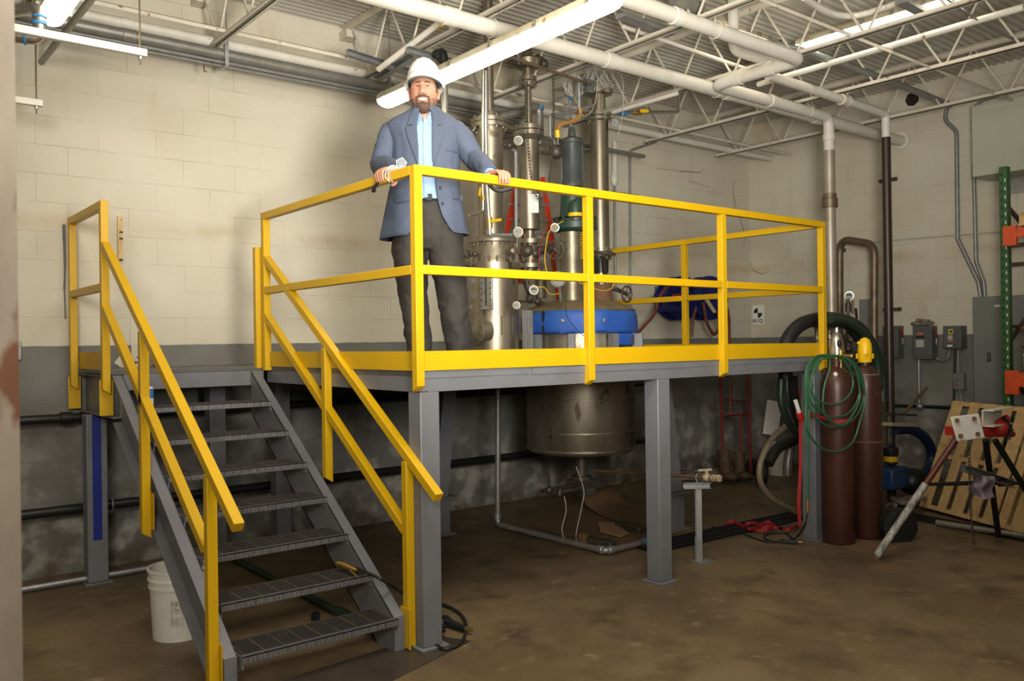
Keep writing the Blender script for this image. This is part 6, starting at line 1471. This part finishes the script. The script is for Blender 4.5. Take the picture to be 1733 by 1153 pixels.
# joints (local coordinates)
SHL, SHR = V((-.242, .010, 1.395)), V((.122, .010, 1.395))
def hand(u, v, o, side):
    """fingers over a square rail: u index->little finger, v over the rail, o rail axis point (world)"""
    u, v, o = V(u), V(v), V(o); w = V((0, 0, 1)); b = MB()
    P = lambda a, c, d: PI_ @ (o+u*a+v*c+w*d)
    us = (-.033, -.011, .011, .031); ln = (1.0, 1.06, 1.0, .84)
    wr = (0.0, -.085, .052)
    for a, l in zip(us, ln):
        ch = [P(a*1.0, -.012, .050), P(a*1.03, .020*l, .049), P(a*1.03, .041, .030), P(a*1.0, .043, .008), P(a*.95, .036, -.016*l)]
        ch = spline(ch, 3); n_ = len(ch); b.tube(ch, [.0118-.0042*i/(n_-1) for i in range(n_)], 10)
        b.ball(ch[-1], .0074, 6); b.ball(P(a*1.0, -.012, .050), .0125, 6)
        b.tube([P(a*.55, -.080, .054), P(a*.85, -.045, .054), P(a, -.012, .050)], [.015, .0145, .0125], 10)
    b.ball(P(0, -.050, .046), (.034, .034, .017), 8)
    th = spline([P(-.022, -.070, .046), P(-.050, -.048, .030), P(-.054, -.036, .0), P(-.044, -.030, -.028), P(-.030, -.020, -.036)], 3); n_ = len(th); b.tube(th, [.016-.0065*i/(n_-1) for i in range(n_)], 10); b.ball(th[-1], .0095, 6)
    return b, P(*wr)
RC = HD+RT-T/2
hL, wL = hand((1, 0, 0), (0, -1, 0), (.555, yc, RC), 1)
hR, wR = hand((0, 1, 0), (-1, 0, 0), (yc, .30, RC), -1)
EL = V((.238, -.03, 1.235)); ER = V((-.305, -.05, 1.20))
b = MB()
# head
nu, nv = 96, 72; base = len(b.v)
for j in range(nv+1):
    for i in range(nu): b.v.append(tuple(HC+headp(2*PI*i/nu-PI, max(.001, min(PI-.001, PI*j/nv)))))
b.f += [(base+j*nu+i, base+(j+1)*nu+i, base+(j+1)*nu+(i+1) % nu, base+j*nu+(i+1) % nu) for j in range(nv) for i in range(nu)]
b.f.append(tuple(base+i for i in range(nu))); b.f.append(tuple(base+nv*nu+i for i in range(nu))[::-1])
for s in (-1, 1):
    b.ball(HC+V((s*.083, .012, .005)), (.009, .018, .031), 8); b.ring(HC+V((s*.088, .012, .008)), .021, .005, (1, .3*s, 0), 18, 6); b.ball(HC+V((s*.086, .004, -.024)), (.007, .010, .010), 6)
rings(b, [((-.05, .0, 1.42), (.085, 0, 0), (0, .075, 0)), ((-.05, .0, 1.47), (.068, 0, 0), (0, .066, 0)), ((-.052, -.005, 1.52), (.063, 0, 0), (0, .063, 0)), ((-.052, -.008, 1.57), (.06, 0, 0), (0, .06, 0))], 24)
rings(b, [((-.05, .0, z_), (a_, 0, 0), (0, d_, 0)) for z_, a_, d_ in ((.80, .15, .10), (.92, .17, .11), (1.05, .165, .11), (1.2, .175, .115), (1.35, .19, .11), (1.43, .15, .085), (1.465, .08, .06))], 32)
for sh, el, wr_ in ((SHL, ER, wR), (SHR, EL, wL)):
    P_ = [sh+V((0, 0, -.01)), (sh+el)/2, el, (el+wr_)/2, wr_]; b.tube(spline(P_, 4), [.052-.026*i/16 for i in range(17)], 14)
for s, (fx, fy) in ((-1, (-.095, -.02)), (1, (.128, .02))):
    hp_ = V((-.05+s*.085, 0, .86)); b.tube(spline([hp_, V(((hp_.x+fx)/2+s*.01, -.01, .48)), V((fx, fy, .09))], 6), [.085-.045*i/12 for i in range(13)], 16)
n0 = len(b.v)
for h_ in (hL, hR): b.add(h_.v, h_.f)
body = pb(b, 'body', SKIN, sharp=80); remesh(body, .0034, 4)
# face details
A_ = man
def msk_beard(x, z):
    x = abs(x)
    mous = (-.043 < z < -.029-.22*max(0, x-.018)) and x < .036
    side = .030+.10*max(0, -.06-z) < x < .041 and -.112 < z < -.035
    chin = x < .041-.12*max(0, -.08-z) and z < -.068-.10*(.03-min(x, .03))*0 and (z/.127)**2+(x/.080)**2 < 1
    soul = x < .008 and -.072 < z < -.062
    return mous or side or chin or soul
patch(S, lambda x, z: msk_beard(x, z), (-.042, .042), (-.1235, -.026), .0012, .0022, 'beard', BEARD, .005, HC, .002)
def msk_st(x, z):
    x = abs(x); lim = hw_(z)*math.sqrt(max(0, 1-(z/HCc)**2))*.985
    return x < lim and (z < -.035-.35*(.07-x) and z > -.122) and not (x < .024 and -.064 < z < -.040)
patch(S, msk_st, (-.08, .08), (-.122, -.02), .0016, .0008, 'stubble', STUB, .0015, HC, .0008)
patch(S, lambda x, z: abs(x) < .0245 and -.0575+9*x*x*1.2 < z < -.0455+5*x*x, (-.026, .026), (-.06, -.040), .0008, .0010, 'teeth', TEETH, .002, HC)
def msk_lip(x, z):
    zz = z-6*x*x; e1 = (x/.031)**2+((zz+.0525)/.0115)**2; e2 = (x/.0265)**2+((zz+.0520)/.0062)**2
    return e1 < 1 and e2 > 1
patch(S, msk_lip, (-.032, .032), (-.068, -.034), .0008, .0024, 'lips', LIPM, .003, HC)
patch(S, lambda x, z: .013 < abs(x) < .046 and abs(z-(.0455+.004*g(abs(x), .030, .012)-.12*max(0, abs(x)-.034))) < .0046*(1-.5*sst(abs(x), .03, .046)), (-.048, .048), (.034, .060), .0010, .0022, 'eyebrows', BEARD, .003, HC, .001)
for s in (-1, 1):
    e = MB().ball(HC+V((s*.031, S(s*.031, .025)+.0022, .0235)), (.0120, .005, .0036), 10); eo = pb(e, 'eye', EYEW)
    pb(MB().ball(HC+V((s*.031, S(s*.031, .025)-.0016, .0248)), (.0055, .0026, .0042), 8), 'iris', IRIS, eo)
    lid = [HC+V((s*.031+dx, S(s*.031+dx, .0295)-.0012, .0292-(dx/.0145)**2*.0042)) for dx in [-.0145+.029*i/8 for i in range(9)]]
    pb(MB().tube(lid, .0019, 6), 'eyelid', BEARD, eo)
# hair at the sides under the hat
b = MB(); 
for s in (-1, 1):
    base = len(b.v); U_, V_ = 22, 14
    for i in range(U_+1):
        for j in range(V_+1):
            u = s*(1.12+(PI-1.12)*i/U_); v = .95+(.62+.45*sst(i/U_, .15, .4))*j/V_; p = headp(u, v); b.v.append(tuple(HC+p*1.035+V((0, 0, noise.noise(p*90)*.003))))
    b.f += [(base+i*(V_+1)+j, base+i*(V_+1)+j+1, base+(i+1)*(V_+1)+j+1, base+(i+1)*(V_+1)+j) for i in range(U_) for j in range(V_)]
h = pb(b, 'hair', BEARD, sharp=80); s_ = h.modifiers.new('t', 'SOLIDIFY'); s_.thickness = .006
# hard hat
b = MB(); HH = V((-.052, -.010, 1.687)); n = 64; rows = []
def hat(t, k, rim=0):
    a = 2*PI*k/n; sx, cy = math.sin(a), -math.cos(a)
    rx, ry = .102, .128
    r = math.sin(t)**.82; z = .144*math.cos(t)**.90 if t < PI/2 else 0
    x, y = rx*r*sx, ry*r*cy
    z += .007*g(x, 0, .016)*g(t, .45, .45)+ .004*(g(x, .035, .007)+g(x, -.035, .007))*g(t, .5, .4)
    return V((x, y, z))
for i in range(17):
    t = .02+(PI/2-.02)*i/16; rows.append([hat(t, k) for k in range(n)])
def rimrow(o_, z_): return [V(((.102+o_)*math.sin(2*PI*k/n), -(.128+o_+(.028*max(0, math.cos(2*PI*k/n))**2)*(o_/.012))*math.cos(2*PI*k/n), z_-.004*max(0, math.cos(2*PI*k/n))*(o_/.012))) for k in range(n)]
rows += [rimrow(.001, -.010), rimrow(.005, -.013), rimrow(.012, -.020), rimrow(.012, -.024), rimrow(.004, -.018), rimrow(-.003, -.012)]
rows += [[p*.955+V((0, 0, -.004)) for p in rows[16-i*2]] for i in range(0, 8)]
vs = [HH+p for r_ in rows for p in r_]
b.add(vs, [(i*n+k, i*n+(k+1) % n, (i+1)*n+(k+1) % n, (i+1)*n+k) for i in range(len(rows)-1) for k in range(n)]+[tuple(range(n))])
TILT = Matrix.Translation(HH) @ Matrix.Rotation(math.radians(-9), 4, 'X') @ Matrix.Translation(-HH)
def tl(b): b.v = [tuple(TILT @ V(p)) for p in b.v]; return b
hh = pb(tl(b), 'hard_hat', HAT, sharp=50)
b = MB(); rings(b, [(HH+V((0, .0, -.014)), (.090, 0, 0), (0, .110, 0)), (HH+V((0, 0, .01)), (.090, 0, 0), (0, .110, 0))], 40, cap=False); o = pb(tl(b), 'hat_headband', mat('grey_headband', (.12, .12, .12), .7), hh); s_ = o.modifiers.new('t', 'SOLIDIFY'); s_.thickness = .003
b = MB(); rings(b, [(HH+V((0, 0, .004)), (.1035, 0, 0), (0, .1295, 0)), (HH+V((0, 0, .010)), (.1038, 0, 0), (0, .1298, 0)), (HH+V((0, 0, .030)), (.1018, 0, 0), (0, .127, 0))], 48, cap=False); o = pb(tl(b), 'hat_band_ridge', HAT, hh); s_ = o.modifiers.new('t', 'SOLIDIFY'); s_.thickness = .004
for s in (-1, 1): pb(tl(MB().ball(HH+V((s*.113, .0, -.012)), (.008, .022, .016), 8)), 'accessory_slot', HAT, hh)

# torso surface for jacket / shirt
TR = [(.775, -.063, .262, .165), (.86, -.063, .245, .158), (.96, -.062, .224, .150), (1.06, -.058, .206, .146), (1.16, -.052, .198, .146), (1.26, -.050, .200, .148), (1.34, -.052, .208, .146), (1.40, -.058, .216, .132), (1.44, -.062, .218, .115), (1.47, -.062, .198, .098), (1.495, -.058, .155, .084), (1.52, -.054, .105, .078), (1.545, -.050, .080, .076)]
def tr(z):
    z = max(TR[0][0], min(TR[-1][0], z))
    for p, q in zip(TR, TR[1:]):
        if z <= q[0]: t = (z-p[0])/(q[0]-p[0]); return [p[i]+(q[i]-p[i])*t for i in (1, 2, 3)]
def TS(x, z):
    cx2, hw, hd = tr(z); u = max(-.995, min(.995, (x-cx2)/hw)); return -hd*(1-u*u)**.42
def interp(tab, z):
    for p, q in zip(tab, tab[1:]):
        if z <= q[0]: t = (z-p[0])/(q[0]-p[0]) if z > p[0] else 0; return p[1]+(q[1]-p[1])*t
    return tab[-1][1]
XLf = [(.775, -.150), (.80, -.115), (.88, -.090), (1.0, -.078), (1.15, -.078), (1.30, -.080), (1.42, -.088), (1.50, -.078), (1.545, -.066)]
XRt = [(.775, .130), (.80, .100), (.88, .055), (.97, .030), (1.05, .018), (1.2, .008), (1.35, .006), (1.45, .004), (1.50, -.004), (1.545, -.03)]
b = MB(); Zs = [.775+(1.545-.775)*j/44 for j in range(45)]; N = 80
for z_ in Zs:
    cx2, hw, hd = tr(z_); xl2, xr2 = interp(XLf, z_), interp(XRt, z_)
    a0 = math.asin(max(-.99, (xl2-cx2)/hw)); a1 = math.asin(min(.99, (xr2-cx2)/hw))
    # from left front edge round the back to right front edge
    for k in range(N+1):
        t = a0-(2*PI-(a1-a0))*k/N
        sx, cz = math.sin(t), math.cos(t); y = -hd*(abs(cz)**.84)*(1 if cz > 0 else -1)
        fold = .005*noise.noise(V((sx*4, cz*4, z_*7)))*(1 if z_ < 1.42 else .4)+.003*noise.noise(V((sx*9, cz*9, z_*16)))
        hem = -.012*math.sin(abs(t)) if z_ < .79 else 0
        b.v.append((cx2+(hw+fold)*sx, y-(fold if cz > 0 else -fold), z_+hem))
b.f = [(j*(N+1)+k, j*(N+1)+k+1, (j+1)*(N+1)+k+1, (j+1)*(N+1)+k) for j in range(44) for k in range(N)]
# sleeves
def sleeve(sh, el, wr_, s):
    n_ = 22; inn = sh+V((-s*.06, 0, .01)); P_ = spline([inn, sh+V((s*.008, -.005, .0)), sh*.5+el*.5+V((s*.006, 0, .004)), el+V((s*.004, .01, 0)), el*.45+wr_*.55+V((s*.006, 0, .006)), wr_+(wr_-el).normalized()*-.012], 8)
    rr_ = []
    for i, p in enumerate(P_):
        t = i/(len(P_)-1); r_ = [.056, .070, .067, .061, .053, .043]; q = t*5; k = min(4, int(q)); rr_.append(r_[k]+(r_[k+1]-r_[k])*(q-k))
    base = len(b.v); prev = None; m_ = len(P_)
    for i, p in enumerate(P_):
        d = (P_[min(i+1, m_-1)]-P_[max(i-1, 0)]).normalized()
        a_ = frame(d)[0] if prev is None else (prev-d*prev.dot(d)).normalized()
        c_ = d.cross(a_)
        prev = a_
        for k in range(n_):
            t = 2*PI*k/n_; n1 = noise.noise(V((math.cos(t)*1.6+s*5, math.sin(t)*1.6, i*.33)))*.008+noise.noise(V((math.cos(t)*3+s, math.sin(t)*3, i*.8)))*.004
            b.v.append(tuple(p+(a_*math.cos(t)+c_*math.sin(t))*(rr_[i]+n1)))
    b.f.extend([(base+i*n_+k, base+i*n_+(k+1) % n_, base+(i+1)*n_+(k+1) % n_, base+(i+1)*n_+k) for i in range(m_-1) for k in range(n_)])
sleeve(SHL, ER, wR, -1); sleeve(SHR, EL, wL, 1)
jk = pb(b, 'jacket', SUIT, sharp=70); s_ = jk.modifiers.new('t', 'SOLIDIFY'); s_.thickness = .006; s_.offset = 0
# lapels, pockets, shirt
def lap(x, z, s):
    e = interp(XLf, z) if s < 0 else interp(XRt, z); d = (e-x) if s < 0 else (x-e)
    wd = .066*sst(z, 1.12, 1.40) if z < 1.405 else (.052 if z > 1.418 else .030)
    if z > 1.418: wd *= 1-.25*sst(z, 1.45, 1.53)
    return -.002 < d < wd and z > 1.10
LAPM = mat('suit_lapel', (.058, .074, .115), .8, 0, (.047, .060, .092), 60, .5, .12, 350)
for s in (-1, 1):
    patch(TS, lambda x, z: lap(x, z, s), (-.18, .10), (1.08, 1.53), .004, .011, 'lapel', LAPM, .005, par=jk)
patch(TS, lambda x, z: -.225 < x < -.135 and .965+.10*(x+.18) < z < 1.005+.10*(x+.18), (-.24, -.12), (.93, 1.04), .004, .010, 'pocket_flap', LAPM, .005, par=jk)
patch(TS, lambda x, z: .115 < x < .170 and .985-.1*(x-.14) < z < 1.025-.1*(x-.14), (.1, .18), (.93, 1.06), .004, .010, 'pocket_flap', LAPM, .005, par=jk)
patch(TS, lambda x, z: .080 < x < .150 and 1.262 < z < 1.274, (.06, .16), (1.25, 1.29), .003, .008, 'breast_pocket', LAPM, .004, par=jk)
for z_, x_ in ((1.045, .045), (.955, .058)): pb(MB().ball(V((x_, TS(x_, z_)-.007, z_)), (.009, .003, .009), 8), 'jacket_button', INK, jk)
sh = patch(lambda x, z: TS(x, z)+.014+.002*noise.noise(V((x*40, z*9, 2))), lambda x, z: interp(XLf, z)-.03 < x < interp(XRt, z)+.03 and z < 1.425+abs(x+.046)*1.7, (-.15, .10), (.985, 1.49), .005, 0, 'shirt', SHRT, .003)
patch(lambda x, z: TS(x, z)+.012, lambda x, z: abs(x+.036) < .014, (-.06, -.01), (.99, 1.47), .004, .003, 'placket', SHRT, .002, par=sh)
for i in range(5): z_ = 1.06+.095*i; pb(MB().ball(V((-.036, TS(-.036, z_)+.0065, z_)), (.006, .003, .006), 8), 'shirt_button', WHTSH, sh)
for s in (-1, 1):   # collar wings
    c0 = -.045; pts = [V((c0+s*.010, -.080, 1.462)), V((c0+s*.034, -.092, 1.415)), V((c0+s*.060, -.078, 1.452)), V((c0+s*.070, -.040, 1.520)), V((c0+s*.055, -.050, 1.528))]
    pts = [V((c0+s*.014, -.104, 1.462)), V((c0+s*.036, -.118, 1.405)), V((c0+s*.062, -.098, 1.440)), V((c0+s*.074, -.036, 1.515)), V((c0+s*.062, -.048, 1.535)), V((c0+s*.030, -.086, 1.495))]
    pb(MB().prism(pts, (0, .005, 0)), 'collar', SHRT, sh, bevel=.0015)
b = MB(); rings(b, [((-.05, -.002, 1.44), (.078, 0, 0), (0, .074, 0)), ((-.05, -.002, 1.515), (.070, 0, 0), (0, .069, 0)), ((-.05, .004, 1.530), (.070, 0, 0), (0, .066, 0))], 40, cap=False)
kk = [f for f in b.f if not all(abs(b.v[i][0]+.048) < .034 and b.v[i][1] < 0 for i in f)]; b.f = kk
o = pb(b, 'collar_stand', SHRT, sh); s_ = o.modifiers.new('t', 'SOLIDIFY'); s_.thickness = .003
for wr_, el in ((wL, EL), (wR, ER)):
    d = (wr_-el).normalized(); o = pb(MB().tube([wr_-d*.03, wr_+d*.008], .036, 18), 'shirt_cuff', SHRT, sh)
# trousers and belt
b = MB()
rings(b, [((-.05, .0, z_), (a_, 0, 0), (0, d_, 0)) for z_, a_, d_ in ((.70, .12, .10), (.76, .185, .125), (.86, .195, .13), (.95, .185, .125), (1.0, .18, .122))], 36, ex=.9)
def leg_(s, pts, rx, ry):
    P_ = spline(pts, 8); R = []
    for i, p in enumerate(P_):
        t = i/(len(P_)-1)*(len(rx)-1); k = min(len(rx)-2, int(t)); a_, d_ = rx[k]+(rx[k+1]-rx[k])*(t-k), ry[k]+(ry[k+1]-ry[k])*(t-k)
        w_ = .006*noise.noise(V((s*3, 0, i*.7))); R.append((p+V((w_, 0, 0)), (a_, 0, 0), (0, d_, 0)))
    rings(b, R, 32)
leg_(-1, [V((-.145, 0, .84)), V((-.150, -.01, .62)), V((-.135, -.015, .42)), V((-.112, -.01, .20)), V((-.100, -.0, .055))], [.112, .100, .086, .076, .075], [.12, .11, .095, .088, .09])
leg_(1, [V((.052, 0, .84)), V((.072, -.01, .62)), V((.098, -.02, .42)), V((.122, .0, .20)), V((.140, .02, .055))], [.112, .104, .092, .082, .082], [.12, .11, .098, .092, .094])
def puck(vs):
    out = []
    for p in vs:
        q = V(p); n_ = noise.noise(V((q.x*9, q.y*9, q.z*11)))*.006+noise.noise(V((q.x*22, q.y*22, q.z*26)))*.004*(1+g(q.z, .15, .15)); d = V((q.x-(-.14 if q.x < -.03 else .09), q.y, 0)); out.append(tuple(q+(d.normalized()*n_ if d.length > .01 else d)))
    return out
b.v = puck(b.v)
tro = pb(b, 'trousers', PANT, sharp=80); remesh(tro, .009, 3)
dm = tro.modifiers.new('folds', 'DISPLACE'); tx = bpy.data.textures.new('folds', 'CLOUDS'); tx.noise_scale = .09; tx.noise_depth = 3; dm.texture = tx; dm.strength = .022; dm.mid_level = .5; dm.texture_coords = 'LOCAL'
b = MB(); rings(b, [((-.05, 0, .975), (.188, 0, 0), (0, .130, 0)), ((-.05, 0, 1.01), (.187, 0, 0), (0, .129, 0))], 48, cap=False, ex=.9); o = pb(b, 'belt', BLKR); s_ = o.modifiers.new('t', 'SOLIDIFY'); s_.thickness = .005
pb(MB().box(-.045, -.003, -.139, -.132, .972, 1.012), 'belt_buckle', BLK, o, bevel=.003)
for s, fx, fy in ((-1, -.100, .0), (1, .140, .02)):
    b = MB(); rings(b, [((fx, fy+y_, .03+h_*.5), (w2, 0, 0), (0, 0, .03+h_*.5)) for y_, w2, h_ in ((.10, .02, .02), (.09, .036, .05), (.03, .042, .07), (-.06, .040, .04), (-.13, .046, .015), (-.19, .036, .0), (-.21, .012, -.01))], 20); pb(b, 'shoe', BLKR)
# gold ring, wrist band
q = PI_ @ V((.555+.011, yc-.020, RC+.050)); pb(MB().ring(q, .0115, .0018, PI_.to_3x3() @ V((0, -1, -.05)), 18, 6), 'finger_ring', BRASS)
pb(MB().tube(spline([PI_ @ (V((.50, yc, RC))+V(d)) for d in ((-.0, .035, -.015), (.02, .0, -.052), (.06, -.03, -.055), (.10, -.04, -.040))], 4), .011, 8), 'wrist_strap', BLKR)
pb(MB().tube(spline([PI_ @ (V((yc, .33, RC))+V(d)) for d in ((-.036, -.0, -.020), (-.036, .04, -.045), (-.02, .08, -.050), (.0, .10, -.045))], 4), .010, 8), 'wrist_strap', BLKR)
# safety glasses in the right hand
CLR = mat('clear_plastic', (.9, .92, .93), .06, 0, Transmission_Weight=.85, IOR=1.15)
t = thing('safety_glasses', 'clear safety glasses held in the hand on the left rail', 'glasses', V((-.02, .27, RC+.04)))
def gp(px, py, dd=0): d = _f+CR*((px-866.5)/FPX)-CU*((py-576.5)/FPX); return CAM+d*(4.58+dd)
def lens(ps): 
    b = MB(); n_ = (CAM-ps[0]).normalized(); return b.prism(ps, n_*.0025)
o = lens([gp(671, 272, .0), gp(681, 267, -.01), gp(688, 275, -.02), gp(684, 286, -.02), gp(676, 284, -.01)]).build('lens', CLR, t, bevel=.001)
o = lens([gp(655, 285), gp(664, 279), gp(673, 285), (gp(672, 300)), gp(664, 308), gp(656, 303)]).build('lens', CLR, t, bevel=.001)
MB().tube([gp(671, 272), gp(681, 267, -.01), gp(688, 275, -.02), gp(684, 286, -.02), gp(672, 285, -.01), gp(671, 272)], .0022, 6).build('frame', WHTSH, t)
MB().tube(spline([gp(676, 285), gp(664, 280), gp(655, 287), gp(652, 299), gp(660, 308)], 5), .0025, 6).build('temple', WHTSH, t)
MB().tube(spline([gp(684, 286), gp(672, 292), gp(662, 300), gp(664, 309)], 5), .0022, 6).build('temple', WHTSH, t)
# ------------------------------------------------------------------ lights
def light(kind, name, loc, energy, color, **k):
    d = bpy.data.lights.new(name, kind); d.energy = energy; d.color = color
    for a, v in k.items(): setattr(d, a, v)
    o = bpy.data.objects.new(name, d); C.objects.link(o); o.location = loc; return o
def aim(o, tgt): o.rotation_euler = (V(tgt)-o.location).to_track_quat('-Z', 'Y').to_euler()
o = light('SPOT', 'flash', (-1.15, -3.5, 2.0), 1600, (1, .96, .88), spot_size=math.radians(96), spot_blend=1.0, shadow_soft_size=.42); aim(o, (2.8, 1.9, 4.9))
o = light('AREA', 'front_fill', (-3.4, -4.6, 2.9), 75, (1, .95, .86), shape='DISK', size=1.3); aim(o, (0, 1.4, 3.2)); o.data.spread = math.radians(100)  # added fill lamp out of view, softens flash shadows and brightens the near post
o = light('AREA', 'bounce_flash', (-.3, -1.5, 4.2), 165, (1, .94, .83), shape='RECTANGLE', size=2.6, size_y=2.0); aim(o, (-.8, .2, .4))
w_ = bpy.data.worlds.new('world'); bpy.context.scene.world = w_; w_.use_nodes = True; w_.node_tree.nodes['Background'].inputs[0].default_value = (.05, .05, .05, 1)
sc = bpy.context.scene
sc.view_settings.view_transform = 'Standard'; sc.view_settings.look = 'None'; sc.view_settings.exposure = 0; sc.view_settings.gamma = 1; sc.view_settings.use_curve_mapping = False
sc.cycles.max_bounces = 6; sc.cycles.diffuse_bounces = 3; sc.cycles.glossy_bounces = 3; sc.cycles.transmission_bounces = 4
sc.cycles.sample_clamp_indirect = 6; sc.cycles.use_denoising = True
